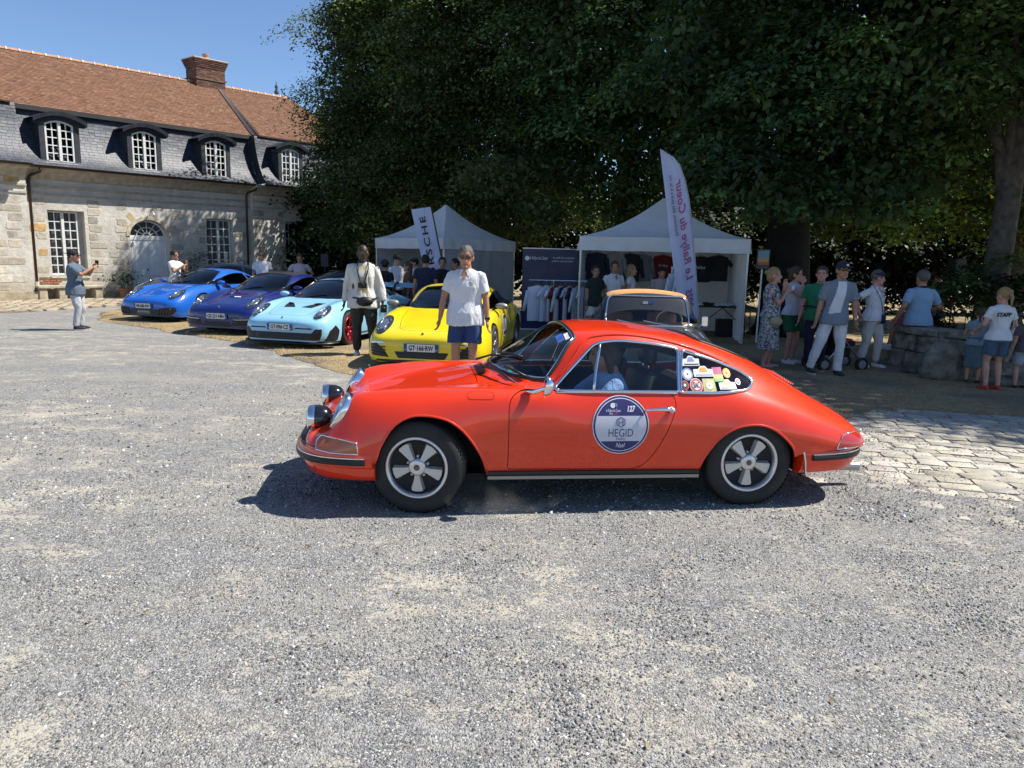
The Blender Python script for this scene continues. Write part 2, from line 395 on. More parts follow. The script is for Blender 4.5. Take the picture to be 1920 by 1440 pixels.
# blades of dry grass, thicker along the edge
n = 26000; bx = rng.uniform(-11, 7, n * 3); by = np.empty(n * 3)
for i in range(n * 3): by[i] = -1
pts = []
for i in range(n * 3):
    x = bx[i]; d = abs(rng.normal(0, 1.6)) if i % 3 else rng.uniform(0, 6)
    for (x0, y0), (x1, y1) in zip(GRASS_EDGE[:-1], GRASS_EDGE[1:]):
        if x0 <= x <= x1:
            y = lerp(y0, y1, (x - x0) / (x1 - x0)) + d - .08; break
    else: continue
    if mnoise.noise(Vector((x * 1.4, y * 1.4, 0))) + .3 * rng.uniform(-1, 1) > -.05: pts.append((x, y))
    if len(pts) >= n: break
p = np.array(pts); n = len(p); hgt = rng.uniform(.012, .05, n); a = rng.uniform(0, 6.28, n); ln = rng.uniform(.3, 1.4, n) * hgt
w = rng.uniform(.002, .005, n)
V = np.zeros((n, 3, 3)); V[:, 0, 0] = p[:, 0] - w * np.sin(a); V[:, 0, 1] = p[:, 1] + w * np.cos(a); V[:, 1, 0] = p[:, 0] + w * np.sin(a); V[:, 1, 1] = p[:, 1] - w * np.cos(a)
V[:, 2, 0] = p[:, 0] + ln * np.cos(a); V[:, 2, 1] = p[:, 1] + ln * np.sin(a); V[:, :2, 2] = .012; V[:, 2, 2] = .022 + hgt
tint = np.repeat(np.array([.36, .27, .14])[None] * rng.uniform(.5, 1.5, (n, 1)) * np.array([1, 1, 1])[None], 3, 0)
tag(link('dry_grass', fast_mesh('dry_grass', V.reshape(-1, 3), np.arange(n * 3).reshape(-1, 3), attr_mat('straw', .9, .1, 5, 0), tint)), kind='stuff')

# loose chippings lying proud of the courtyard near the viewer and round the car
def chippings(n, x0, x1, y0, y1, s0, s1, keep=None):
    base = np.array([(-1, -1, -.6), (1, -1, -.6), (1, 1, -.6), (-1, 1, -.6), (-.7, -.7, .6), (.7, -.7, .6), (.7, .7, .6), (-.7, .7, .6)], float)
    q = np.array([(4, 5, 6, 7), (0, 1, 5, 4), (1, 2, 6, 5), (2, 3, 7, 6), (3, 0, 4, 7)])
    x = rng.uniform(x0, x1, n); y = y0 + (y1 - y0) * rng.uniform(0, 1, n) ** 1.5
    cl = np.array([mnoise.noise(Vector((xx * 1.5, yy * 1.5, 7.))) + .5 * mnoise.noise(Vector((xx * 5, yy * 5, 1.))) for xx, yy in zip(x, y)])
    ok = cl + rng.uniform(-.7, .7, n) > -.2
    ok &= np.abs(x) < y * .8 + .4
    if keep: ok &= np.array([inside(lane_poly, xx - .35 + .3 * mnoise.noise(Vector((xx * 3, yy * 3, 0))), yy) or inside(lane_poly, xx, yy) for xx, yy in zip(x, y)])
    x, y = x[ok], y[ok]; n = len(x)
    s = s0 * (s1 / s0) ** (rng.uniform(0, 1, n) ** 2.6)
    J = base[None] * (1 + rng.uniform(-.42, .42, (n, 8, 3))) * s[:, None, None] * rng.uniform(.6, 1.2, (n, 1, 3))
    a = rng.uniform(0, 6.28, n); c_, s_ = np.cos(a)[:, None], np.sin(a)[:, None]; tl = rng.uniform(-.5, .5, n)[:, None]
    X = J[:, :, 0] * c_ - J[:, :, 1] * s_; Y = J[:, :, 0] * s_ + J[:, :, 1] * c_; Z = J[:, :, 2] + tl * X
    gz = np.array([undul(xx, yy) for xx, yy in zip(x, y)])
    V = np.stack([X + x[:, None], Y + y[:, None], Z + (s * .22 + gz + (keep or 0))[:, None]], -1)
    g_ = rng.choice([.07, .12, .18, .25, .33, .52], n, p=[.05, .16, .28, .28, .18, .05]) * rng.uniform(.8, 1.2, n)
    T = np.repeat(np.stack([g_ * 1.0, g_ * 1.0, g_ * rng.uniform(.9, 1.05, n)], -1)[:, None], 8, 1).reshape(-1, 3)
    Q = (np.arange(n)[:, None, None] * 8 + q[None]).reshape(-1, 4)
    return fast_mesh('gravel', V.reshape(-1, 3), Q, attr_mat('chipping', .85, .15, 60, 0), T)
tag(link('gravel', chippings(120000, -3.6, 3.8, 1.75, 5.2, .0025, .0075)), kind='stuff')
tag(link('gravel', chippings(14000, -6, 5, 4.5, 9.0, .006, .014)), kind='stuff')

# ------------------------------------------------------------------ cobbled lane on the right and setts by the house
SETT = attr_mat('sett_stone', .8, .16, 9, .35, 40)
def sett(mb, c, d, rz, tint):
    mb.curt = tint; hx, hy, hz = d[0] / 2, d[1] / 2, d[2] / 2; cs, sn = math.cos(rz), math.sin(rz)
    j = lambda k: random.uniform(-k, k)
    ring = []
    for t, z in ((1., -hz), (1., hz * .75), (.955, hz)):
        for x, y in ((-hx, -hy * .75), (-hx * .86, -hy), (hx * .86, -hy), (hx, -hy * .75), (hx, hy * .75), (hx * .86, hy), (-hx * .86, hy), (-hx, hy * .75)):
            X, Y = x * t + j(.012), y * t + j(.009); ring.append((c[0] + X * cs - Y * sn, c[1] + X * sn + Y * cs, c[2] + z + j(.003)))
    top = (c[0], c[1], c[2] + hz * 1.03 + j(.003)); o = len(mb.v)
    fs = [(i, (i + 1) % 8, 8 + (i + 1) % 8, 8 + i) for i in range(8)] + [(8 + i, 8 + (i + 1) % 8, 16 + (i + 1) % 8, 16 + i) for i in range(8)] + [(16 + i, 16 + (i + 1) % 8, 24) for i in range(8)]
    mb.add(ring + [top], fs)
lane = MB(); lane_poly = [(2.55, 6.3), (3.0, 7.4), (4.2, 8.35), (5.8, 8.1), (9.5, 8.2), (13, 8.0), (13, 2.5), (6, 3.2), (4.2, 3.9), (2.9, 4.55), (2.2, 5.3)]
def inside(poly, x, y):
    r = False; j = len(poly) - 1
    for i in range(len(poly)):
        if (poly[i][1] > y) != (poly[j][1] > y) and x < (poly[j][0] - poly[i][0]) * (y - poly[i][1]) / (poly[j][1] - poly[i][1]) + poly[i][0]: r = not r
        j = i
    return r
st_ = .14; ni, nj = int(11.2 / st_), int(6.2 / st_); gi = lambda i, j: (2.0 + i * st_ + .04 * math.sin(j * 2.1), 2.4 + j * st_ + .04 * math.sin(i * 1.7))
ins = [[inside(lane_poly, *gi(i, j)) for j in range(nj + 1)] for i in range(ni + 1)]; vid = {}; fs_ = []
for i in range(ni):
    for j in range(nj):
        q = [(i, j), (i + 1, j), (i + 1, j + 1), (i, j + 1)]
        if any(ins[a_][b_] for a_, b_ in q):
            for k_ in q: vid.setdefault(k_, len(vid))
            fs_.append([vid[k_] for k_ in q])
lane.add([(*gi(i, j), undul(*gi(i, j)) + (.008 if ins[i][j] else -.02)) for i, j in vid], fs_)
lane_o = tag(lane.build('cobbled_lane', GRAVEL, smooth=True), kind='structure')
cand = []; ang = R(-13)
ca, sa = math.cos(ang), math.sin(ang); row = 0; yv = 1.5
while yv < 13:
    d = random.uniform(.125, .165); xv = -4 + random.uniform(0, .2)
    while xv < 16:
        w = random.uniform(.17, .29); X, Y = (xv + w / 2) * ca - (yv + d / 2) * sa, (xv + w / 2) * sa + (yv + d / 2) * ca
        if inside(lane_poly, X, Y) and X < Y * 1.15 + 1.5:
            # loose stones near the worn edge are missing under the gravel
            dd = min((mgeo.intersect_point_line(Vector((X, Y)), Vector(p_), Vector(q_))[0] - Vector((X, Y))).length for p_, q_ in zip(lane_poly[5:] + lane_poly[:1], lane_poly[6:] + lane_poly[:2]))
            e = min(1, dd / 1.1 + .25 * mnoise.noise(Vector((X * 1.2, Y * 1.2, 4.))))
            if random.random() < .22 + 1.0 * e: cand.append((X, Y, w, d, e))
        xv += w + random.uniform(.010, .022)
    yv += d + random.uniform(.010, .022)
cand.sort(key=lambda c: math.hypot(c[0], c[1] + .5))
rest = MB()
for i, (X, Y, w, d, e) in enumerate(cand):
    k = random.uniform(.72, 1.10); t = (.42 * k, .385 * k, .32 * k * random.uniform(.93, 1.05))
    h = .05; z = -.006 + undul(X, Y) - .014 * (1 - e) + random.uniform(-.005, .005)
    if i < 300:
        mb = MB(); sett(mb, (0, 0, 0), (w, d, h), ang + random.uniform(-.05, .05), t)
        o = mb.build('cobblestone', SETT, lane_o, smooth=50, loc=(X, Y, z))
    else: sett(rest, (X, Y, z), (w, d, h), ang + random.uniform(-.05, .05), t)
if rest.v: tag(rest.build('cobblestones', SETT, lane_o, smooth=50), kind='stuff')
tag(link('gravel', chippings(36000, 1.3, 6.0, 3.0, 8.2, .003, .008, .016)), kind='stuff')
# old setts along the foot of the house, left
strip = MB(); hs = [(-22, 19), (-13.3, 18.7), (-12.6, 21.2), (-12.4, 24), (-13.8, 26.6), (-17, 24.6)]
strip.add([(x, y, .014) for x, y in hs], [tuple(range(len(hs)))])
st_o = tag(strip.build('paved_strip', mat('strip_sand', (.27, .225, .16), .95, var=.3, scale=8, bump=.6, bscale=40)), kind='structure')
az = R(54.5)
cnt = 0
hs_in = hs
for r_ in range(16):
    for k in range(40):
        u = -6 + k * .36 + (r_ % 2) * .17 + random.uniform(-.03, .03); v = .55 + r_ * .30
        X = -15.58 + u * math.cos(az) + v * math.sin(az); Y = 24.92 + u * math.sin(az) - v * math.cos(az)
        if not inside(hs, X, Y) or X < -.76 * Y: continue
        mb = MB(); kk = random.uniform(.75, 1.15); sett(mb, (0, 0, 0), (.31, .25, .05), az + random.uniform(-.06, .06), (.36 * kk, .30 * kk, .215 * kk))
        mb.build('cobblestone', SETT, st_o, smooth=50, loc=(X, Y, .018)); cnt += 1
# ------------------------------------------------------------------ the long stone house on the left
H_AZ = R(54.5)
house = empty('stone_house', (-15.58, 24.92, 0), H_AZ, 'long pale stone house with slate mansard, arched dormers and a red tiled roof', 'house')
HW = .0055
def hw(me):
    for v in me.vertices: v.co.z *= 1 + HW * v.co.x
    return me
def hpart(mb, name, m, parent=house, smooth=False, **k):
    return link(name, hw(mb.mesh(name, m, smooth, **k)), parent)
def plaster_mat():
    m = mat('old_plaster', (.42, .375, .30), .9); nt = m.node_tree; N = nt.nodes; L = nt.links; b = N['Principled BSDF']
    tc = N.new('ShaderNodeTexCoord')
    def nz(sc, det=8, rough=.6):
        n = N.new('ShaderNodeTexNoise'); n.inputs['Scale'].default_value = sc; n.inputs['Detail'].default_value = det; n.inputs['Roughness'].default_value = rough
        L.new(tc.outputs['Object'], n.inputs['Vector']); return n.outputs[0]
    r = N.new('ShaderNodeValToRGB'); L.new(nz(.9), r.inputs[0]); e = r.color_ramp.elements
    e[0].position = .33; e[0].color = (.36, .33, .28, 1); e[1].position = .68; e[1].color = (.68, .645, .575, 1)
    r2 = N.new('ShaderNodeValToRGB'); L.new(nz(5., 8, .7), r2.inputs[0]); e = r2.color_ramp.elements
    e[0].position = .35; e[0].color = (.37, .335, .275, 1); e[1].position = .6; e[1].color = (.62, .585, .52, 1)
    x = N.new('ShaderNodeMix'); x.data_type = 'RGBA'; x.inputs[0].default_value = .4; L.new(r.outputs[0], x.inputs[6]); L.new(r2.outputs[0], x.inputs[7])
    # rising damp and dirt at the foot
    s = N.new('ShaderNodeSeparateXYZ'); L.new(tc.outputs['Object'], s.inputs[0])
    a = N.new('ShaderNodeMath'); a.operation = 'MULTIPLY_ADD'; L.new(nz(1.6), a.inputs[0]); a.inputs[1].default_value = 1.6; L.new(s.outputs[2], a.inputs[2])
    mr = N.new('ShaderNodeMapRange'); mr.inputs[1].default_value = .7; mr.inputs[2].default_value = 1.7; mr.inputs[3].default_value = .65; mr.inputs[4].default_value = 0; L.new(a.outputs[0], mr.inputs[0])
    x2 = N.new('ShaderNodeMix'); x2.data_type = 'RGBA'; L.new(mr.outputs[0], x2.inputs[0]); L.new(x.outputs[2], x2.inputs[6]); x2.inputs[7].default_value = (.32, .245, .14, 1)
    L.new(x2.outputs[2], b.inputs['Base Color'])
    bp = N.new('ShaderNodeBump'); bp.inputs['Strength'].default_value = .6; bp.inputs['Distance'].default_value = .05; L.new(nz(7, 10, .7), bp.inputs['Height']); L.new(bp.outputs[0], b.inputs['Normal'])
    return m
PL = plaster_mat()
STONE = attr_mat('facade_stone', .9, .22, 7, .7, 25)
FRAME = mat('window_white', (.66, .66, .63), .5); PANE = glass_mat('window_glass', (.8, .85, .9), .6)
DARK = mat('dark_room', (.012, .012, .013), .9); LEADM = mat('lead_slate', (.028, .032, .042), .45, var=.3, scale=6)  # near-black sheet colour stands in for the shade of unlit rooms
def wall(mb, s0, s1, y0, openings, ztop=4.40, th=.5):
    """front at local y = -y0; openings (a, b, z0, z1, arched)"""
    s = s0
    def bx(a, b, z0, z1): mb.box2((a, -y0, z0), (b, -y0 + th, z1))
    for a, b, z0, z1, arch in openings:
        if a > s: bx(s, a, 0, ztop)
        if z0 > 0: bx(a, b, 0, z0)
        if arch:
            r = (b - a) / 2; c = (a + b) / 2; zs = z1 - r * .82
            poly = [(a, zs)] + [(c - r * math.cos(t), zs + r * .82 * math.sin(t)) for t in np.linspace(0, math.pi, 25)] + [(b, ztop), (a, ztop)]
            poly = [(c - r * math.cos(t), zs + r * .82 * math.sin(t)) for t in np.linspace(0, math.pi, 25)]
            for p, q in zip(poly[:-1], poly[1:]): mb.prism([(p[0], p[1]), (q[0], q[1]), (q[0], ztop), (p[0], ztop)], -y0, -y0 + th, 'y')
        else: bx(a, b, z1, ztop)
        s = b
    bx(s, s1, 0, ztop)
OPEN_C = [(-.45, .72, .80, 3.02, 0), (2.26, 3.70, 0, 2.86, 1), (5.33, 6.52, .72, 3.00, 0)]
OPEN_R = [(8.92, 10.06, .72, 3.02, 0), (11.8, 13.0, .55, 1.85, 0)]
w = MB(); wall(w, -1.15, 7.3, 0, OPEN_C); hpart(w, 'wall', PL)
w = MB(); wall(w, 7.3, 15.2, .28, OPEN_R); hpart(w, 'wall', PL)
w = MB(); wall(w, -6, -1.15, .34, []); hpart(w, 'wall', PL)
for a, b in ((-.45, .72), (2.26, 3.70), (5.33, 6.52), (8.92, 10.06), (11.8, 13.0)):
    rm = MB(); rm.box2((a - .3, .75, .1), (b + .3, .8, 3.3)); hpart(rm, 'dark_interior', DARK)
# ledges: two string courses, eaves cove, plinth, corner strips
l = MB()
for s0, s1, y0 in ((-1.15, 7.3, 0), (7.3, 15.2, .28), (-6, -1.15, .34)):
    l.box2((s0, -y0 - .035, 3.50), (s1, -y0, 3.56)); l.box2((s0, -y0 - .06, 3.74), (s1, -y0, 3.80))
    prof = [(0, 4.0), (.08, 4.06), (.12, 4.16), (.22, 4.26), (.40, 4.32), (.44, 4.40), (0, 4.40)]
    l.prism([(-y0 - p[0], p[1]) for p in prof], s0, s1, 'x')
hpart(l, 'cornice', mat('cornice_plaster', (.40, .36, .29), .9, var=.25, scale=5))
for A_, B_ in (((-6, -.42, 0), (-1.08, -.34, .30)), ((-1.08, -.05, 0), (2.2, -.003, .26)), ((3.76, -.05, 0), (7.3, -.003, .26)), ((7.25, -.34, 0), (15.2, -.281, .28))):
    l = MB(); l.box2(A_, B_); hpart(l, 'plinth', mat('plinth_stone', (.34, .28, .19), .9, var=.35, scale=4, bump=.6, bscale=20))
# exposed stones, each proud of the plaster
tones = [(.46, .41, .33), (.40, .365, .305), (.47, .415, .32), (.37, .34, .29), (.53, .48, .40), (.41, .365, .29)]
def stone(s0, z0, w_, h_, y0, tone=None, rot=0.):
    mb = MB(); kk = random.uniform(.85, 1.12); mb.curt = tuple(c * kk for c in (tone or random.choice(tones)))
    k = 7; rr = [random.uniform(.86, 1.04) for _ in range(12)]
    pts = [(math.copysign(min(1, abs(math.cos(a) * 1.35)), math.cos(a)) * w_ / 2 * rr[i], math.copysign(min(1, abs(math.sin(a) * 1.35)), math.sin(a)) * h_ / 2 * rr[i]) for i, a in enumerate(np.linspace(0, 2 * math.pi, 12, endpoint=False) + .26)]
    c_, s_ = math.cos(rot), math.sin(rot); d = random.uniform(.004, .012)
    P0 = [(s0 + x * c_ - z * s_, -y0 + .01, z0 + x * s_ + z * c_) for x, z in pts]; P1 = [(s0 + (x * c_ - z * s_) * .93, -y0 - d, z0 + (x * s_ + z * c_) * .93) for x, z in pts]
    mb.add(P0 + P1, [(i, (i + 1) % 12, 12 + (i + 1) % 12, 12 + i) for i in range(12)] + [tuple(range(12, 24))])
    hpart(mb, 'stone', STONE, smooth=40)
def clear(s, z, hw_, openings):
    return all(not (a - hw_ < s < b + hw_ and z0 - .1 < z < z1 + .12) for a, b, z0, z1, _ in openings)
ochre = (.47, .31, .14)
for i, zc in enumerate(np.arange(.45, 3.35, .285)):          # quoins beside each opening, in courses
    for a, b, z0, z1, _ in OPEN_C + OPEN_R:
        y0 = .28 if a > 7.3 else 0
        for side in (-1, 1):
            if (a < 1 and random.random() < .85) or random.random() < .55:
                w_ = random.uniform(.36, .56) * (1.15 if i % 2 else .8); c = (a - .06 - w_ / 2) if side < 0 else (b + .10 + w_ / 2)
                if -1.05 < c - w_ / 2 and zc < z1 + .3: stone(c, zc + random.uniform(-.015, .015), w_, random.uniform(.22, .27), y0, ochre if a < 1 and side < 0 and i in (4, 7) else None)
    for c0, y0 in ((-1.55, .34), (-2.0, .34), (7.6, .28)):
        if random.random() < .8: stone(c0 + random.uniform(-.08, .08), zc, random.uniform(.42, .62), random.uniform(.22, .265), y0)
for zc, c0 in ((3.95, -1.55), (4.15, -1.5), (2.0, -2.3), (1.4, -2.4), (2.6, -2.35)): stone(c0, zc, .5, .24, .34, ochre if zc > 3.9 else None)
for a in (.35, .85, 1.75, 2.35, 2.78):                       # voussoirs over the door
    r_ = .98; stone(2.98 - r_ * math.cos(a), 2.27 + r_ * .86 * math.sin(a), .36, .22, 0, (.46, .37, .20) if a < 1 else (.43, .38, .30), math.pi - a)
for _ in range(44):
    c = random.uniform(-1, 14.5); z = random.uniform(.3, 3.3); y0 = .28 if c > 7.3 else 0
    if abs(c - 7.3) > .4 and clear(c, z, .55, OPEN_C + OPEN_R): stone(c, z, random.uniform(.3, .5), random.uniform(.18, .25), y0)
# flaked plaster showing brick, low left
for i in range(9):
    mb = MB(); mb.curt = (.34 * random.uniform(.8, 1.1), .13, .07); mb.box((-.75 + (i % 3) * .2 + (i // 3 % 2) * .1, -.012, .58 + (i // 3) * .075), (.18, .03, .06)); hpart(mb, 'brick', STONE)
# windows
def window(s0, s1, z0, z1, nx, nz, y, parent=house, arch=0., curtain=None, name='window', shade_top=0.):
    """frame with glazing bars; each pane an object of its own"""
    f = MB(); t = .055; mid = (s0 + s1) / 2; d = .05
    def zt(s): return z1 - arch * ((s - mid) / ((s1 - s0) / 2)) ** 2
    def bar(a, b, c, e, dd=d): f.box2((a, y - dd, c), (b, y, e))
    bar(s0, s0 + t, z0, zt(s0 + t)); bar(s1 - t, s1, z0, zt(s1 - t)); bar(s0 + t, s1 - t, z0, z0 + t * 1.3, d * 1.1)
    n = 10
    for i in range(n):
        a, b = lerp(s0, s1, i / n), lerp(s0, s1, (i + 1) / n); f.prism([(a, zt(a) - t), (b, zt(b) - t), (b, zt(b)), (a, zt(a))], y - d * 1.05, y, 'y')
    bar(mid - t * .8, mid + t * .8, z0 + t, z1 - t, d * 1.5)
    xs_ = [s0 + t, mid - t * .8, mid + t * .8, s1 - t]; m_ = .016
    for h in (0, 1):
        a, b = xs_[h * 2], xs_[h * 2 + 1]
        for k in range(1, nx): x = lerp(a, b, k / nx); bar(x - m_, x + m_, z0 + t, zt(x) - t, d * .7)
        for k in range(1, nz): z = lerp(z0 + t, z1 - t, k / nz); bar(a, b, z - m_, z + m_, d * .72)
    fo = hpart(f, name, FRAME, parent)
    sub = fo if parent is house else parent
    for h in (0, 1):
        a, b = xs_[h * 2], xs_[h * 2 + 1]
        for i in range(nx):
            for k in range(nz):
                xa, xb = lerp(a, b, i / nx), lerp(a, b, (i + 1) / nx); za, zb = lerp(z0 + t, z1 - t, k / nz), lerp(z0 + t, z1 - t, (k + 1) / nz)
                yy = y - .012; jx = random.uniform(-.004, .004); jz = random.uniform(-.004, .004)
                p = MB(); za2, zb2 = min(zb, zt(xa) - t), min(zb, zt(xb) - t)
                p.add([(xa, yy + jx, za), (xb, yy - jx, za), (xb, yy - jx + jz, zb2), (xa, yy + jx + jz, za2)], [(0, 1, 2, 3)])
                hpart(p, 'pane', PANE, sub, fix=False)
    if curtain:
        c = MB(); c.grid([[(s, y + .09 + .02 * math.sin(s * 40), z) for s in np.linspace(s0 + .04, s1 - .04, 40)] for z in (z0 + .04, z1 - .04)])
        hpart(c, 'curtain', curtain, sub, smooth=True)
    return fo
CURT = mat('linen_curtain', (.42, .40, .36), .9); CURT2 = mat('pale_shutter', (.60, .62, .64), .8)
window(-.43, .56, .82, 3.0, 2, 7, .22, curtain=CURT); window(5.36, 6.49, .74, 2.98, 2, 7, .22, curtain=CURT2)
window(8.95, 10.03, .74, 3.0, 2, 7, -.06); window(11.83, 12.97, .57, 1.83, 2, 4, -.06)
for a, b, z, y0 in ((-.5, .77, .80, 0), (5.28, 6.57, .72, 0), (8.87, 10.1, .72, .28), (11.75, 13.05, .55, .28)):
    sl = MB(); sl.box2((a, -y0 - .05, z - .07), (b, -y0 + .2, z + .003)); hpart(sl, 'window_sill', mat('sill_stone', (.45, .41, .33), .85, var=.2))
# arched door with fanlight
DW = mat('door_paint', (.70, .71, .70), .45, var=.08, scale=3); dc, dr, dz, yd = 2.98, .70, 2.24, .20
d = MB(); d.box2((2.27, yd - .06, 2.10), (3.69, yd, 2.22)); d.box2((2.27, yd - .05, 0), (2.35, yd, 2.1)); d.box2((3.61, yd - .05, 0), (3.69, yd, 2.1)); hpart(d, 'door_frame', DW)
for sgn in (0, 1):
    a, b = (2.36, 2.975) if sgn == 0 else (2.985, 3.60); p = MB(); p.box2((a, yd - .045, .02), (b, yd - .005, 2.09)); dob = hpart(p, 'door', DW)
    for z0, z1 in ((.18, .62), (.78, 1.96)):
        q = MB(); q.box2((a + .09, yd - .058, z0), (b - .09, yd - .046, z1)); q.box2((a + .13, yd - .066, z0 + .04), (b - .13, yd - .058, z1 - .04)); hpart(q, 'panel', DW, dob)
    if sgn == 0: q = MB(); q.ell((b - .06, yd - .075, 1.02), (.03, .03, .03)); hpart(q, 'door_knob', mat('dark_iron', (.03, .028, .026), .5, .6), dob)
fl = MB()
def arc(r0, r1, t0, t1, n=16, y0=yd - .05, y1=yd):
    for i in range(n):
        a, b = lerp(t0, t1, i / n), lerp(t0, t1, (i + 1) / n)
        fl.prism([(dc - r0 * math.cos(a), dz + r0 * .82 * math.sin(a)), (dc - r0 * math.cos(b), dz + r0 * .82 * math.sin(b)), (dc - r1 * math.cos(b), dz + r1 * .82 * math.sin(b)), (dc - r1 * math.cos(a), dz + r1 * .82 * math.sin(a))], y0, y1, 'y')
arc(.64, .72, 0, math.pi); arc(.38, .415, 0, math.pi, y0=yd - .035, y1=yd - .003); arc(.14, .17, 0, math.pi, y0=yd - .035, y1=yd - .003); fl.box2((2.27, yd - .055, 2.22), (3.69, yd + .001, 2.27))
for k in range(1, 6):
    a = math.pi * k / 6; u = Vector((-math.cos(a), 0, .82 * math.sin(a))); fl.tube([Vector((dc, yd - .03, dz)) + u * .16, Vector((dc, yd - .03, dz)) + u * .66], .014, 4)
fan = hpart(fl, 'fanlight', FRAME)
for k in range(6):
    for r0, r1 in ((.17, .38), (.415, .64)):
        a, b = math.pi * k / 6, math.pi * (k + 1) / 6; p = MB()
        p.add([(dc - r * math.cos(t), yd - .015, dz + .82 * r * math.sin(t)) for r, t in ((r0, a), (r0, b), (r1, b), (r1, (a + b) / 2), (r1, a))], [(0, 1, 2, 3, 4)]); hpart(p, 'pane', PANE, fan, fix=False)
sr = MB()
for i in range(24):
    a, b = math.pi * i / 24, math.pi * (i + 1) / 24
    sr.prism([(dc - .725 * math.cos(a), dz + .60 * math.sin(a)), (dc - .725 * math.cos(b), dz + .60 * math.sin(b)), (dc - .86 * math.cos(b), dz + .72 * math.sin(b)), (dc - .86 * math.cos(a), dz + .72 * math.sin(a))], -.03, .1, 'y')
hpart(sr, 'door_surround', mat('surround_stone', (.48, .42, .32), .85, var=.25, scale=6, bump=.4, bscale=20))
lp = MB(); lp.tube([(2.98, 0, 3.0), (2.98, -.35, 3.12), (2.98, -.42, 3.05)], .015, 6); lp.ell((2.98, -.42, 3.02), (.05, .05, .06)); hpart(lp, 'wall_lamp', mat('lamp_white', (.75, .75, .75), .4))
# ------------------------------------------------------------------ slates
SL = attr_mat('slate', .5, .3, 9, .15, 30, spec=.45); TL = attr_mat('roof_tile', .85, .25, 12, .3, 40)
prof = smooth_open([(.50, 4.44), (.34, 4.62), (.16, 4.90), (.0, 5.28), (-.14, 5.75), (-.26, 6.34)], 10)
pl = [0.]
for a, b in zip(prof[:-1], prof[1:]): pl.append(pl[-1] + math.hypot(b[0] - a[0], b[1] - a[1]))
def pat(t):
    for i in range(len(pl) - 1):
        if t <= pl[i + 1] or i == len(pl) - 2:
            u = (t - pl[i]) / (pl[i + 1] - pl[i]); return lerp(prof[i][0], prof[i + 1][0], u), lerp(prof[i][1], prof[i + 1][1], u)
DORM = [(-.02, .45, 5.90), (2.82, .45, 5.90), (5.67, .45, 5.90), (8.92, .46, 5.90)]
def slates(s0, s1, y0):
    sh = MB(); sh.grid([[(s, -y0 - o + .02, z - .01) for s in (s0, s1)] for o, z in prof]); hpart(sh, 'roof_slope', LEADM)
    mb = MB(); ex = .105; r_ = 0; t = .0
    while t < pl[-1] - .02:
        o0, z0 = pat(t); o1, z1 = pat(min(pl[-1], t + ex * 1.15)); s = s0 + (r_ % 2) * .1 - .1
        while s < s1:
            w_ = random.uniform(.17, .21); a, b = max(s0, s + .004), min(s1, s + w_ - .004)
            if b - a > .02 and not any(abs((a + b) / 2 - c) < h_ * .95 and 4.55 < z0 < zt_ + .1 for c, h_, zt_ in DORM):
                lift = random.uniform(.008, .02); g_ = random.uniform(.75, 1.25); mb.curt = (.026 * g_, .033 * g_, .050 * g_)
                mb.add([(a, -y0 - o0 - lift, z0 - lift * .3), (b, -y0 - o0 - lift, z0 - lift * .3), (b, -y0 - o1 - .003, z1), (a, -y0 - o1 - .003, z1), (a, -y0 - o0, z0 - .004), (b, -y0 - o0, z0 - .004)], [(0, 1, 2, 3), (4, 5, 1, 0)])
            s += w_
        t += ex; r_ += 1
    tag(hpart(mb, 'slates', SL, fix=False), kind='stuff')
slates(-1.2, 7.55, 0); slates(7.55, 15.3, .42); slates(-6, -1.2, .40)
ck = MB()                                                     # slate cheek where the right wing steps forward
for s_, y0, y1 in ((7.55, 0, .42), (-1.2, .40, 0)):
    ck.add([(s_, -y0 - o - .01, z) for o, z in prof] + [(s_, -y1 - o - .03, z) for o, z in prof], [(i, i + 1, len(prof) + i + 1, len(prof) + i) for i in range(len(prof) - 1)])
hpart(ck, 'slate_cheek', LEADM)
# tiled upper slope
def tiles(s_of, e_of, y0, zb=6.36, zr=8.88, run=4.0, ob=-.18):
    L_ = math.hypot(run, zr - zb); n = int(L_ / .118); mb = MB(); sh = MB()
    sh.grid([[(f(t), -y0 - ob + run * t, lerp(zb, zr, t) - .03) for f in (s_of, e_of)] for t in np.linspace(0, 1, 12)])
    hpart(sh, 'roof_slope', mat('tile_bed', (.16, .07, .045), .9))
    for i in range(n):
        t0, t1 = i / n, min(1, (i + 1.25) / n); s = s_of(t0) - (i % 2) * .08; e = e_of(t0)
        ya, yb = -y0 - ob + run * t0, -y0 - ob + run * t1; za, zb_ = lerp(zb, zr, t0), lerp(zb, zr, t1)
        while s < e:
            a, b = max(s, s_of(t0)), min(s + .158, e)
            if b - a > .02:
                k = random.uniform(.85, 1.14); w_ = random.random(); c = (.27, .138, .082) if w_ < .78 else ((.215, .108, .066) if w_ < .92 else (.32, .185, .115))
                k *= .72; mb.curt = (c[0] * k, c[1] * k, c[2] * k); lf = .018 + random.uniform(0, .012)
                mb.add([(a, ya - .006, za + lf), (b, ya - .006, za + lf), (b, yb, zb_ + .003), (a, yb, zb_ + .003), (a, ya, za - .01), (b, ya, za - .01)], [(0, 1, 2, 3), (4, 5, 1, 0)])
            s += .164
    tag(hpart(mb, 'roof_tiles', TL, fix=False), kind='stuff')
val = lambda t: 7.75 + .95 * t
tiles(lambda t: -1.3, val, 0); tiles(val, lambda t: 12.6 - 1.4 * t + 1.5, .42, 6.36, 8.88, 4.42); tiles(lambda t: -6, lambda t: -1.3 + .0 * t, .40, 6.36, 8.9, 4.4)
vs_ = MB()
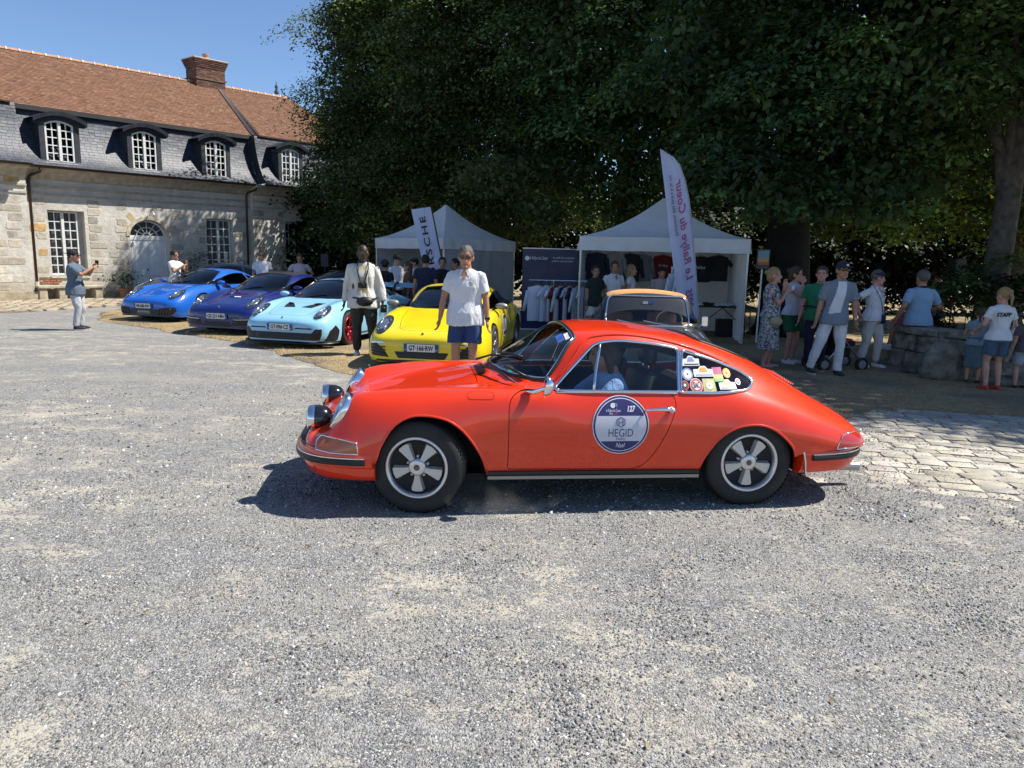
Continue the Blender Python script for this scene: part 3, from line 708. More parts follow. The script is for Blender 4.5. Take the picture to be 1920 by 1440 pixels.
vs_.grid([[(val(t) + d_, -(.42 if d_ > 0 else 0) + .18 + lerp(4.0, 4.42, d_ > 0) * t - .02, lerp(6.36, 8.88, t) + .05) for d_ in (-.07, .05)] for t in np.linspace(0, 1, 8)])
hpart(vs_, 'roof_valley', mat('valley_lead', (.10, .085, .08), .7))
br = MB(); br.box2((-6, .1, 6.22), (12.5, .34, 6.37)); hpart(br, 'roof_fascia', mat('dark_fascia', (.03, .028, .028), .7))
bk = MB(); bk.grid([[(s, 4.18 + 4.2 * t, lerp(8.87, 5.5, t)) for s in (-6, 12.7)] for t in (0, 1)]); hpart(bk, 'rear_roof', mat('tile_bed', (.16, .07, .045)))
for i in range(42):                                           # ridge tiles with pale mortar between
    s = -5.9 + i * .44
    if s > 12.2: break
    mb = MB(); r_ = .105
    mb.add([(s + e_, 4.18 + r_ * math.cos(a), 8.86 + r_ * .9 * math.sin(a)) for e_ in (.02, .42) for a in np.linspace(0, math.pi, 7)], [(j, j + 1, 8 + j, 7 + j) for j in range(6)])
    hpart(mb, 'ridge_tile', mat('ridge_clay', (.42, .22, .13), .85, var=.2, scale=9), smooth=True)
    mb = MB(); mb.add([(s + e_, 4.18 + .125 * math.cos(a), 8.855 + .115 * math.sin(a)) for e_ in (-.03, .03) for a in np.linspace(0, math.pi, 7)], [(j, j + 1, 8 + j, 7 + j) for j in range(6)])
    hpart(mb, 'mortar_joint', mat('lime_mortar', (.55, .50, .42), .9))
# gutters and downpipes
PIPE = mat('brown_zinc', (.055, .030, .024), .45, .3); gt = MB()
for s0, s1, y0 in ((-1.15, 7.45, .0), (7.45, 15.3, .42), (-6, -1.15, .40)):
    gt.add([(s, -y0 - .52 - .075 * math.cos(a), 4.42 - .075 * math.sin(a)) for s in (s0, s1) for a in np.linspace(0, math.pi, 8)], [(j, j + 1, 9 + j, 8 + j) for j in range(7)])
hpart(gt, 'gutter', PIPE, smooth=True, fix=False)
for s, y0, e in ((-.98, .0, .62), (7.12, .0, .2)):
    pp = MB(); pp.tube([(s + .25, -.52, 4.36), (s + .22, -.5, 4.22), (s + .05, -.16, 4.1), (s, -.13, 3.95), (s, -.1, e)], .045, 8); hpart(pp, 'downpipe', PIPE, smooth=True)
pp = MB(); pp.tube([(-.98, -.1, .62), (-.98, -.1, .1)], .06, 8); hpart(pp, 'downpipe_foot', mat('cast_cream', (.55, .50, .38), .6))
# dormers
for c, hwid, zt_ in DORM:
    y0 = .42 if c > 7.4 else 0.; o1 = 0.36 + y0; b = MB()
    zb = 4.56; arch_h = .16; W = hwid + .17
    for sg in (-1, 1):
        b.box2((c + sg * hwid, -o1, zb - .05), (c + sg * W, .35 - y0, zt_ - .05))                # side posts
    b.box2((c - W, -o1 - .02, zb - .12), (c + W, .2 - y0, zb - .05))
    do = hpart(b, 'dormer', mat('dormer_slate', (.035, .038, .047), .5, var=.3, scale=8))
    h = MB(); n = 14; WW = W + .21
    def top(x, k=0.): return zt_ - .03 + (arch_h + .10) * (1 - (x / WW) ** 2) + k
    for i in range(n):
        a, e = lerp(-WW, WW, i / n), lerp(-WW, WW, (i + 1) / n)
        h.add([(c + a, -o1 - .16, top(a, -.07)), (c + e, -o1 - .16, top(e, -.07)), (c + e, -o1 - .18, top(e, .06)), (c + a, -o1 - .18, top(a, .06)), (c + e, .45 - y0, top(e, .06)), (c + a, .45 - y0, top(a, .06)), (c + a, -o1 + .1, top(a, -.09)), (c + e, -o1 + .1, top(e, -.09))],
              [(0, 1, 2, 3), (3, 2, 4, 5), (0, 6, 7, 1)])
        # infill between window head and hood
        zi = lambda x: zt_ - .10 + .10 * (1 - (x / hwid) ** 2) if abs(x) < hwid else zt_ - .12
        h.add([(c + a, -o1 + .02, zi(a) - .02), (c + e, -o1 + .02, zi(e) - .02), (c + e, -o1 + .02, top(e, -.02)), (c + a, -o1 + .02, top(a, -.02))], [(0, 1, 2, 3)])
    hpart(h, 'dormer_hood', LEADM, do, fix=False)
    window(c - hwid + .01, c + hwid - .01, zb, zt_ + .02, 2, 5, -o1 + .07, do, arch=.13, name='window')
    k = MB(); k.box2((c - hwid - .04, -o1 - .05, zb - .05), (c + hwid + .04, -o1 + .06, zb)); hpart(k, 'window_sill', FRAME, do)
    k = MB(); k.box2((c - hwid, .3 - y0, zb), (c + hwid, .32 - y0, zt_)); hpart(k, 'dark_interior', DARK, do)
# chimney
BR = attr_mat('chimney_brick', .9, .2, 14, .3, 40); ch = MB(); c0, c1, yc0, yc1 = 7.50, 8.92, 3.80, 4.60
ch.box2((c0 + .02, yc0 + .02, 8.3), (c1 - .02, yc1 - .02, 9.74)); cho = hpart(ch, 'chimney', mat('mortar', (.34, .29, .23), .95))
bb = MB(); z = 8.6; r_ = 0
while z < 9.76:
    grow = .0 if z < 9.46 else (z - 9.46) * .35 + .02
    if 8.95 < z < 9.06: grow = .05
    for face in range(4):
        L_ = (c1 - c0 if face % 2 == 0 else yc1 - yc0) + 2 * grow; u = -(r_ % 2) * .11
        while u < L_:
            a, b_ = max(0, u), min(L_, u + .205)
            if b_ - a > .03:
                k = random.uniform(.6, 1.25); bb.curt = (.165 * k, .085 * k, .06 * k) if random.random() < .8 else (.11 * k, .06 * k, .05 * k); t = .03
                if face == 0: A, B_ = (c0 - grow + a, yc0 - grow, z), (c0 - grow + b_, yc0 - grow + t, z + .056)
                elif face == 1: A, B_ = (c1 + grow - t, yc0 - grow + a, z), (c1 + grow, yc0 - grow + b_, z + .056)
                elif face == 2: A, B_ = (c0 - grow + a, yc1 + grow - t, z), (c0 - grow + b_, yc1 + grow, z + .056)
                else: A, B_ = (c0 - grow, yc0 - grow + a, z), (c0 - grow + t, yc0 - grow + b_, z + .056)
                bb.box2(A, B_)
            u += .215
    z += .068; r_ += 1
tag(hpart(bb, 'bricks', BR, cho, fix=False), kind='stuff')
cp = MB(); cp.box2((c0 - .12, yc0 - .12, 9.78), (c1 + .12, yc1 + .12, 9.85)); hpart(cp, 'chimney_cap', mat('lime_mortar', (.55, .50, .42)), cho)
cp = MB(); cp.lathe([(.13, 9.84), (.14, 9.9), (.12, 10.02), (.15, 10.05), (.15, 10.11), (.1, 10.11), (.09, 9.9)], 14, c=(c0 + .75, 4.2, 0)); hpart(cp, 'chimney_pot', mat('terracotta', (.42, .20, .11), .8), cho, smooth=40)
fi = MB(); fi.lathe([(.10, 9.0), (.13, 9.1), (.05, 9.2), (.09, 9.3), (.04, 9.4), (.02, 9.6), (.0, 9.62)], 10, c=(12.0, 4.2, 0)); hpart(fi, 'finial', mat('zinc', (.10, .11, .12), .5, .5), smooth=True)
gb = MB(); gb.prism([(.2, 4.4), (8.2, 4.4), (4.2, 8.9)], 14.6, 14.7, 'x'); gb.box2((-5.9, .3, 0), (14.6, 8, 4.3)); hpart(gb, 'gable', PL)
# stone bench against the facade
bench = empty('stone_bench', house.matrix_world @ Vector((0, 0, 0)), 0, 'old stone bench on three blocks under the tall window', 'bench')
bench.location = (-15.58, 24.92, 0); bench.rotation_euler = (0, 0, H_AZ)
BS = mat('bench_stone', (.40, .345, .25), .9, var=.3, scale=5, bump=.5, bscale=18)
b = MB(); b.box2((-1.12, -.52, .40), (1.0, -.06, .49)); b.build('seat', BS, bench, bevel=.015)
for s in (-.95, -.35, .82): b = MB(); b.box2((s - .13, -.47, 0), (s + .13, -.08, .40)); b.build('leg', BS, bench, bevel=.02)
# ------------------------------------------------------------------ trees and hedges
def leaf_quads(P, Nrm, size, jitter=.6, droop=.0, aspect=.62):
    """diamond leaves at points P, lying roughly across Nrm"""
    n = len(P); N_ = Nrm + rng.normal(0, jitter, (n, 3)); N_ /= np.linalg.norm(N_, axis=1)[:, None]
    T = rng.normal(0, 1, (n, 3)); T[:, 2] -= droop; T -= N_ * (T * N_).sum(1)[:, None]; T /= np.linalg.norm(T, axis=1)[:, None]
    B_ = np.cross(N_, T); s = size * rng.uniform(.65, 1.25, n)[:, None]
    V = np.stack([P - T * s * .5, P - B_ * s * .5 * aspect + T * s * .02 + N_ * s * .08, P + T * s * .55 - N_ * s * .07, P + B_ * s * .5 * aspect + T * s * .02 + N_ * s * .08], 1)
    return V.reshape(-1, 3), np.arange(n * 4).reshape(-1, 4)
LEAF = attr_mat('leaf', .55, .2, 1.2, 0, transl=.32, spec=.35)
BARK = mat('bark', (.085, .072, .058), .95, var=.5, scale=7, bump=1., bscale=14)
def crown_leaves(lobes, n_clump, per, size, clump_r, tone0=(.038, .062, .017), inner=.25, noise_k=.25, zmin=None, sub=None):
    """leaves on rounded boughs that stand out of the crown, each bough open above and hollow below, larger leaves inside close the crown"""
    total = n_clump * per; subs = []
    for l in lobes:
        c = np.array(l[:3]); r = np.array(l[3:6]); m = sub or max(9, int(6.2 * (r[0] * r[2]) ** .8))
        for i in range(m):
            u = rng.normal(0, 1, 3); u /= np.linalg.norm(u)
            if u[1] > .35 and rng.uniform() < .6: u[1] = -u[1]
            s_ = rng.uniform(.24, .46) * min(r[0], r[2]); s_ = min(max(s_, .32), 1.45)
            subs.append((c + u * r * rng.uniform(.62, .98), np.array([s_ * 1.15, s_ * 1.15, s_ * .62]), float(np.clip(np.exp(rng.normal(-.1, .55)), .3, 2.6)), u))
    A = np.array([q[1][0] ** 2 for q in subs]); A /= A.sum(); Ps, Ns, Ts = [], [], []
    for i, (c, r, tone, uo) in enumerate(subs):
        k = max(12, int(total * A[i])); u = rng.normal(0, 1, (k, 3)); u[:, 2] = np.where(u[:, 2] < -.3 * rng.uniform(0, 1, k), -u[:, 2], u[:, 2]); u /= np.linalg.norm(u, axis=1)[:, None]
        rad = rng.uniform(.45, 1.0, k) ** .45 * (1 + .30 * np.sin(u[:, 0] * 5.1 + i) * np.sin(u[:, 1] * 4.7 + i * 2) + .16 * rng.normal(0, 1, k))
        p = c + u * r * rad[:, None]; e = np.maximum(0, np.hypot(u[:, 0], u[:, 1]) * rad - .45); p[:, 2] -= e * r[0] * .55
        Ps.append(p); Ns.append(u * .5 + uo * .25 + np.array([0, 0, .85]))
        fine = .75 + .5 * (np.sin(u[:, 0] * 7 + i * 1.3) * np.cos(u[:, 1] * 6 + i) * .5 + .5)
        t = np.array(tone0)[None] * tone * fine[:, None] * rng.uniform(.7, 1.3, (k, 1)) + (rng.uniform(0, 1, (k, 1)) < .03) * np.array([.05, .035, 0.]); Ts.append(t)
    P_, N_, T_ = np.concatenate(Ps), np.concatenate(Ns), np.concatenate(Ts)
    if zmin is not None: ok = P_[:, 2] > zmin + .5 * rng.uniform(0, 1, len(P_)); P_, N_, T_ = P_[ok], N_[ok], T_[ok]
    V, Q = leaf_quads(P_, N_, size, .42, .5); T4 = np.repeat(T_, 4, 0)
    if inner:
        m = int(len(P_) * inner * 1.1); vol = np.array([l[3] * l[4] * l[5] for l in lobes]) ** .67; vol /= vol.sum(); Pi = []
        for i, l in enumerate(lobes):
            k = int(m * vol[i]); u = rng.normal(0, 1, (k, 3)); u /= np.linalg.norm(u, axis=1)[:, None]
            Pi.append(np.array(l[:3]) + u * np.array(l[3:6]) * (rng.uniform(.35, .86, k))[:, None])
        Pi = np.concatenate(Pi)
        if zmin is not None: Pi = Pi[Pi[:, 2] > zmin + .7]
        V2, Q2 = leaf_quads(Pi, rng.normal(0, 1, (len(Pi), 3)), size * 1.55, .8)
        Q = np.concatenate([Q, Q2 + len(V)]); V = np.concatenate([V, V2]); T4 = np.concatenate([T4, np.tile(np.array(tone0) * .8, (len(V2), 1))])  # darker tone puts the shade inside the crown into these leaves
    return V, Q, T4
TONE = 2.0
def tree(name, label, base, lobes, trunk_r, n_clump, per, size, clump_r, group=None, lean=(0, 0), limbs=5, cat='tree', split=None, bark=None, **k):
    t = empty(name, (base[0], base[1], 0), 0, label, cat, group)
    lobes = [(l[0] - base[0], l[1] - base[1], *l[2:]) for l in lobes]
    c = np.array([np.mean([l[j] for l in lobes]) for j in range(3)])
    mb = MB(); top = Vector((c[0] * .6 + lean[0], c[1] * .6 + lean[1], c[2])); hsp = split or c[2] * .5
    p1 = Vector((lean[0] * .5, lean[1] * .5, hsp))
    mb.tube([(0, 0, -.1), (.02, 0, .25), p1 * .45 + Vector((.05, 0, 0)), p1, top * .6 + p1 * .4, top], [trunk_r * 1.55, trunk_r * 1.12, trunk_r, trunk_r * .86, trunk_r * .5, trunk_r * .2], 12)
    tr = mb.build('trunk', bark or BARK, t, smooth=True)
    for i, l in enumerate(lobes[:limbs]):
        e = Vector(l[:3]); s_ = p1 * random.uniform(.8, 1.1); m_ = s_.lerp(e, .5) + Vector((0, 0, .5))
        b = MB(); b.tube(smooth_open([s_, m_, e], 5), list(np.linspace(trunk_r * .45, .03, 11)), 8); b.build('limb', bark or BARK, t, smooth=True)
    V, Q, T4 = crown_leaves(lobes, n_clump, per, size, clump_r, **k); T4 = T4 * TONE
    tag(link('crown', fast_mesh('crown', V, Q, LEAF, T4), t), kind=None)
    return t
GT = 'tall trees behind the stands'
# the dense hornbeams at the end of the house
tree('hornbeam', 'dense dark tree standing against the end of the stone house', (-5.3, 29.5),
     [(-5.0, 29, 5.2, 3.3, 3.4, 3.2), (-5.4, 29, 8.6, 2.9, 3.2, 3.0), (-4.3, 29.5, 11.0, 3.0, 3.3, 2.8), (-3.6, 29, 7.5, 3.4, 3.2, 3.8), (-5.6, 28.6, 10.4, 1.9, 2.2, 1.8), (-6.3, 28.8, 5.6, 1.8, 2.0, 1.6), (-5.2, 28.6, 2.9, 3.0, 2.4, 1.9)],
     .38, 1500, 70, .125, .50, GT, tone0=(.044, .062, .021), zmin=1.2)
tree('hornbeam', 'tall dark tree rising behind the peak of the smaller white tent', (-.6, 26.5),
     [(-1.2, 26, 5.4, 3.6, 3.0, 3.0), (-.8, 26, 9.2, 3.9, 3.3, 3.2), (.2, 26.5, 12.4, 3.6, 3.2, 3.0), (1.4, 26, 6.8, 3.0, 2.8, 3.2), (-2.6, 26, 8.2, 2.4, 2.6, 3.0), (-.3, 25.5, 3.4, 3.2, 2.2, 1.5), (-.4, 21.9, 4.1, 1.9, 1.3, .85), (.75, 21.3, 3.1, .9, .8, .55)],
     .36, 1500, 70, .125, .50, GT, tone0=(.042, .058, .020), zmin=1.8)
tree('linden', 'broad dark linden between the two tents', (3.6, 24),
     [(3.4, 23, 5.2, 3.2, 2.8, 2.7), (4.6, 22.5, 8.4, 3.5, 3.0, 3.0), (3.2, 23.5, 11.2, 3.6, 3.2, 3.0), (2.0, 23, 7.8, 2.6, 2.6, 2.6), (5.6, 22, 5.6, 2.6, 2.4, 2.2)],
     .34, 1150, 64, .145, .52, GT, tone0=(.032, .058, .021), zmin=2.3)
tree('linden', 'big linden with thick black trunk behind the women by the tent', (6.6, 17.6),
     [(6.4, 17.2, 4.6, 3.1, 2.6, 2.2), (7.6, 17.6, 7.4, 3.3, 3.0, 2.7), (6.0, 18.2, 9.8, 3.3, 3.0, 2.6), (4.6, 17.8, 6.6, 2.2, 2.2, 2.0), (8.6, 17, 4.6, 2.4, 2.2, 1.9), (4.6, 16.9, 3.8, 1.6, 1.4, .9), (5.7, 15.3, 3.05, 1.3, .9, .7), (7.3, 15.2, 3.2, 1.6, .9, .8)],
     .56, 1150, 66, .145, .50, GT, tone0=(.034, .063, .024), zmin=1.95, limbs=4, bark=mat('dark_bark', (.016, .014, .012), .95, var=.4, scale=6, bump=1., bscale=12))
tree('linden', 'old linden with a leaning grey trunk behind the round stone wall', (9.55, 14.5),
     [(9.4, 14.6, 7.2, 3.2, 2.6, 2.3), (8.0, 15.0, 5.2, 2.3, 2.0, 1.5), (11.0, 14.6, 8.6, 3.2, 2.8, 2.4), (8.6, 15.4, 9.4, 2.9, 2.6, 2.2), (11.5, 15, 5.4, 2.2, 2.2, 1.6), (10.2, 14.0, 11.0, 2.6, 2.4, 2.0)],
     .25, 1000, 60, .13, .48, GT, tone0=(.038, .063, .019), zmin=2.6, lean=(.5, .2), split=3.4)
tree('linden', 'large linden by the lane shading the people at the wall', (13.4, 11.2),
     [(12.9, 10.6, 6.2, 3.4, 3.0, 3.0), (13.8, 11.2, 9.4, 3.2, 3.0, 2.8), (14.6, 10.0, 5.4, 3.0, 3.0, 2.4), (10.6, 10.8, 4.6, 1.7, 1.7, 1.3), (11.6, 9.6, 5.0, 2.2, 1.6, 1.6)],
     .40, 900, 60, .13, .50, GT, tone0=(.030, .052, .017), zmin=2.5)
tree('linden', 'farther pale green linden seen through the gaps at the right', (15.5, 22.5),
     [(15.2, 22.2, 5.2, 4.2, 3.2, 3.0), (16, 23, 9.2, 4.2, 3.4, 3.4), (12.0, 22.6, 6.4, 3.6, 2.8, 3.6), (19, 22, 6, 3.4, 3, 3.4), (14.5, 20.5, 3.4, 4.4, 1.8, 2.0), (9.2, 21, 3.8, 3.2, 1.8, 1.9)],
     .4, 900, 50, .17, .55, GT, tone0=(.060, .085, .018), zmin=1.9)
def hedge(label, x0, x1, y, h, depth, n, base=(.018, .030, .010), size=.12):
    lob = [(x, y + random.uniform(-.3, .3), h * .5 + random.uniform(-.2, .2), (x1 - x0) / 7 + .5, depth, h * .56) for x in np.linspace(x0, x1, 7)]
    V, Q, T4 = crown_leaves(lob, n, 30, size, .4, tone0=base, zmin=-.3, inner=.5, sub=26)
    o = link('hedge', fast_mesh('hedge', V, Q, LEAF, T4)); tag(o, label, 'hedge'); return o
hedge('dark clipped hedge closing the view behind the two tents', -9, 8.4, 33, 5.6, 1.2, 1500, size=.2)
hedge('dark hedge far behind the round wall', 8.4, 26, 28.5, 5.0, 1.3, 1400, size=.2)
def shrub(name, label, loc, lobes, n, size, base, stem=True, cat='shrub'):
    t = empty(name, loc, 0, label, cat)
    V, Q, T4 = crown_leaves(lobes, n, 12, size, .13, tone0=base, inner=0, sub=7)
    link('foliage', fast_mesh('foliage', V, Q, LEAF, T4), t)
    if stem:
        b = MB()
        for i in range(6):
            l = random.choice(lobes); e = Vector(l[:3]) + Vector([random.uniform(-.5, .5) * l[3 + j] for j in range(3)]); b.tube([(random.uniform(-.05, .05), 0, .02), e * .5 + Vector((random.uniform(-.05, .05), 0, .05)), e], [.012, .009, .004], 5)
        b.build('stem', BARK, t)
    return t
for lc, lb in (((8.75, 13.75, 0), 'dark leafy bush behind the round wall left of the grey trunk'), ((10.0, 13.4, 0), 'dark leafy bush behind the wall at the right edge')):
    shrub('bush', lb, lc, [(0, 0, .9, .8, .6, .8), (.4, .1, 1.5, .6, .5, .5), (-.4, 0, 1.3, .6, .5, .5)], 260, .10, (.035, .055, .018), cat='bush')
hp = lambda s, off, z=0: (-15.58 + s * math.cos(H_AZ) + off * math.sin(H_AZ), 24.92 + s * math.sin(H_AZ) - off * math.cos(H_AZ), z)
shrub('climbing_rose', 'straggly climbing rose on the shaded wall right of the arched door', hp(4.55, .25), [(0, 0, 1.35, .55, .3, .38), (.3, .0, 1.6, .4, .25, .25), (-.3, 0, 1.1, .35, .2, .3)], 46, .075, (.035, .05, .018))
po = shrub('potted_plant', 'thin leafy plant in a terracotta pot left of the arched door', hp(1.75, .45), [(0, 0, .95, .28, .28, .35), (.15, 0, .75, .2, .2, .2), (-.12, 0, .65, .2, .2, .2)], 34, .085, (.045, .065, .02), cat='potted plant')
b = MB(); b.lathe([(0, .0), (.17, 0), (.21, .28), (.24, .30), (.24, .36), (.20, .36), (.19, .33), (0, .33)], 18); b.build('pot', mat('terracotta', (.42, .20, .11), .8), po, smooth=40)

# fallen leaves and bits of twig on the gravel
n_ = 240; P_ = np.stack([rng.uniform(-5, 5, n_), 2.2 + rng.uniform(0, 1, n_) ** 1.3 * 9, np.full(n_, .02)], -1); P_[:, 2] = [undul(a, b) + .012 for a, b in P_[:, :2]]
V, Q = leaf_quads(P_, np.tile([0, 0, 1.], (n_, 1)), .028, .35, 0, .5); tag(link('leaf_litter', fast_mesh('leaf_litter', V, Q, attr_mat('dry_leaf', .8, .2, 30, 0), np.repeat(np.array([.20, .13, .06])[None] * rng.uniform(.4, 1.6, (n_, 1)), 4, 0))), kind='stuff')
# ------------------------------------------------------------------ car building kit
def pchip(xs, ys):
    xs = np.array(xs, float); ys = np.array(ys, float); o = np.argsort(xs); xs, ys = xs[o], ys[o]
    h = np.diff(xs); d = np.diff(ys) / h; m = np.zeros(len(xs))
    for i in range(1, len(xs) - 1):
        if d[i - 1] * d[i] > 0:
            w1, w2 = 2 * h[i] + h[i - 1], h[i] + 2 * h[i - 1]; m[i] = (w1 + w2) / (w1 / d[i - 1] + w2 / d[i])
    m[0], m[-1] = d[0], d[-1]
    def f(x):
        x = min(max(x, xs[0]), xs[-1]); i = int(min(max(np.searchsorted(xs, x) - 1, 0), len(h) - 1)); t = (x - xs[i]) / h[i]
        return (2 * t ** 3 - 3 * t * t + 1) * ys[i] + (t ** 3 - 2 * t * t + t) * h[i] * m[i] + (-2 * t ** 3 + 3 * t * t) * ys[i + 1] + (t ** 3 - t * t) * h[i] * m[i + 1]
    return f
def nat_spline(P, n):
    """smooth curve through P (k,2) with chord-length parameter; n samples; flat start at the centre line"""
    P = np.array(P, float); P = np.vstack([[-P[1][0], P[1][1]], P]); k = len(P)
    t = np.concatenate([[0], np.cumsum(np.maximum(1e-4, np.linalg.norm(np.diff(P, axis=0), axis=1)) ** .6)])
    h = np.diff(t); A = np.zeros((k, k)); B = np.zeros((k, 2)); A[0, 0] = A[-1, -1] = 1
    for i in range(1, k - 1):
        A[i, i - 1], A[i, i], A[i, i + 1] = h[i - 1], 2 * (h[i - 1] + h[i]), h[i]; B[i] = 3 * ((P[i + 1] - P[i]) / h[i] - (P[i] - P[i - 1]) / h[i - 1])
    C = np.linalg.solve(A, B); s = np.linspace(t[1], t[-1], n); out = np.zeros((n, 2))
    for j, u in enumerate(s):
        i = min(max(np.searchsorted(t, u) - 1, 0), k - 2); d = u - t[i]
        b = (P[i + 1] - P[i]) / h[i] - h[i] * (C[i + 1] + 2 * C[i]) / 3; dd = (C[i + 1] - C[i]) / (3 * h[i]); out[j] = P[i] + b * d + C[i] * d * d + dd * d ** 3
    out[0, 0] = 0
    return out
class Shell:
    """car skin: cross sections (half outline from the centre line down to the sill) given at key stations"""
    def __init__(s, keys, nx=150, nt=44, extra=()):
        kx = [k[0] for k in keys]; np_ = len(keys[0][1]); f = [[pchip(kx, [k[1][i][c] for k in keys]) for c in (0, 1)] for i in range(np_)]
        x0, x1 = min(kx), max(kx); u = np.linspace(0, 1, nx); xs = sorted(set(list(x0 + (x1 - x0) * (.5 - .5 * np.cos(u * math.pi) * (1 - .25 * np.sin(u * math.pi)))) + list(extra)))
        bm = bmesh.new(); rows = []
        for x in xs:
            c = nat_spline([(f[i][0](x), f[i][1](x)) for i in range(np_)], nt)
            rows.append([bm.verts.new((x, -y, z)) for y, z in c[::-1]] + [bm.verts.new((x, y, z)) for y, z in c[1:]])
        for a, b in zip(rows[:-1], rows[1:]):
            for j in range(len(a) - 1): bm.faces.new((a[j], a[j + 1], b[j + 1], b[j]))
        bm.faces.new(rows[-1]); bm.faces.new(rows[0][::-1])
        bmesh.ops.recalc_face_normals(bm, faces=bm.faces[:])
        if sum(fc.normal.z * fc.calc_area() for fc in bm.faces if fc.calc_center_median().z > .6) < 0: bmesh.ops.reverse_faces(bm, faces=bm.faces[:])
        s.bm = bm
        me = bpy.data.meshes.new('t'); bm.to_mesh(me); s.nrm = [v.normal.copy() for v in me.vertices]; s.tris = []
        tb = bm.copy(); bmesh.ops.triangulate(tb, faces=[fc for fc in tb.faces]); tb.verts.ensure_lookup_table()
        s.vn = [v.normal.copy() for v in tb.verts]; s.vc = [v.co.copy() for v in tb.verts]; s.tf = [[v.index for v in fc.verts] for fc in tb.faces]
        s.bvh = bvhtree.BVHTree.FromBMesh(tb); tb.free(); bpy.data.meshes.remove(me)
    def hit(s, o, d):
        p, n, i, _ = s.bvh.ray_cast(Vector(o), Vector(d))
        if p is None: return None, None
        a, b, c = s.tf[i]
        try: w = mgeo.barycentric_transform(p, s.vc[a], s.vc[b], s.vc[c], s.vn[a], s.vn[b], s.vn[c]).normalized()
        except Exception: w = n
        return p, w
    def on(s, p, ax, sd=1):
        """2-D point seen along an axis -> point and normal of the skin"""
        if ax == 'side': o, d = (p[0], 3 * sd, p[1]), (0, -sd, 0)
        elif ax == 'top': o, d = (p[0], p[1], 4), (0, 0, -1)
        elif ax == 'front': o, d = (5, p[0], p[1]), (-1, 0, 0)
        else: o, d = (-5, p[0], p[1]), (1, 0, 0)
        q, n = s.hit(o, d)
        if q is None:
            q, n, _, _ = s.bvh.find_nearest(Vector((p[0], .7 * sd, p[1])) if ax == 'side' else Vector((p[0], p[1], .8)) if ax == 'top' else Vector((2.1 if ax == 'front' else -2.1, p[0], p[1])))
        return q, n
    def cut(s, poly, ax, sd=0, keep=None):
        """knife the convex outline out of the skin; returns its faces as a list of (verts, normals) mesh, or drops them"""
        bm = s.bm; P = [Vector(p) for p in poly]; k = len(P)
        if sum(P[i].x * P[(i + 1) % k].y - P[(i + 1) % k].x * P[i].y for i in range(k)) < 0: P.reverse()
        dr = {'side': Vector((0, 1, 0)), 'top': Vector((0, 0, 1)), 'front': Vector((1, 0, 0)), 'back': Vector((1, 0, 0))}[ax]
        up_ = (lambda p: Vector((p.x, 0, p.y))) if ax == 'side' else (lambda p: Vector((p.x, p.y, 0))) if ax == 'top' else (lambda p: Vector((0, p.x, p.y)))
        uv = (lambda c: Vector((c.x, c.z))) if ax == 'side' else (lambda c: Vector((c.x, c.y))) if ax == 'top' else (lambda c: Vector((c.y, c.z)))
        lo = Vector((min(p.x for p in P), min(p.y for p in P))); hi = Vector((max(p.x for p in P), max(p.y for p in P)))
        def ok(fc):
            c = fc.calc_center_median()
            if ax == 'side' and sd and c.y * sd < .2: return False
            if ax == 'side' and not sd and abs(c.y) < .2: return False
            if ax == 'top' and fc.normal.z < .03: return False
            if ax == 'front' and c.x < .5 or ax == 'back' and c.x > -.5: return False
            q = [uv(v.co) for v in fc.verts]
            return max(t.x for t in q) > lo.x and min(t.x for t in q) < hi.x and max(t.y for t in q) > lo.y and min(t.y for t in q) < hi.y
        cur = [fc for fc in bm.faces if ok(fc)]
        for i in range(k):
            a, b = P[i], P[(i + 1) % k]; e = b - a
            if e.length < 1e-6: continue
            no = up_(Vector((e.y, -e.x))).normalized(); co = up_(a)
            if ax in ('front', 'back') : pass
            g_ = set()
            for fc in cur: g_.add(fc); g_.update(fc.edges); g_.update(fc.verts)
            r = bmesh.ops.bisect_plane(bm, geom=list(g_), dist=1e-5, plane_co=co, plane_no=no)
            fs = set(x for x in r['geom'] if isinstance(x, bmesh.types.BMFace)) | set(fc for fc in cur if fc.is_valid)
            cur = [fc for fc in fs if (uv(fc.calc_center_median()) - a).dot(Vector((e.y, -e.x))) < 0]
        out = None
        if keep:
            idx = {}; vs_, fs = [], []
            for fc in cur:
                f_ = []
                for v in fc.verts:
                    if v not in idx: idx[v] = len(vs_); vs_.append(v.co.copy())
                    f_.append(idx[v])
                fs.append(f_)
            out = (vs_, fs)
        bmesh.ops.delete(bm, geom=cur, context='FACES')
        return out
    def normal_at(s, co):
        p, n, i, _ = s.bvh.find_nearest(co)
        a, b, c = s.tf[i]
        try: return mgeo.barycentric_transform(p, s.vc[a], s.vc[b], s.vc[c], s.vn[a], s.vn[b], s.vn[c]).normalized()
        except Exception: return n
    def to_obj(s, name, data, m, parent, thick=0.):
        """data None: what is left of the skin"""
        me = bpy.data.meshes.new(name)
        if data is None:
            loose = [v for v in s.bm.verts if not v.link_faces]; bmesh.ops.delete(s.bm, geom=loose, context='VERTS'); s.bm.to_mesh(me)
        else: me.from_pydata(data[0], [], data[1])
        me.materials.append(m); me.shade_smooth()
        me.normals_split_custom_set_from_vertices([s.normal_at(v.co) for v in me.vertices])
        return link(name, me, parent)
    def panes(s, name, data, m, parent):
        for sd in (1, -1):
            fs = [f for f in data[1] if data[0][f[0]].y * sd > 0]; ix = {}; vs_ = []
            for f in fs:
                for i in f:
                    if i not in ix: ix[i] = len(vs_); vs_.append(data[0][i])
            s.to_obj(name, (vs_, [[ix[i] for i in f] for f in fs]), m, parent)
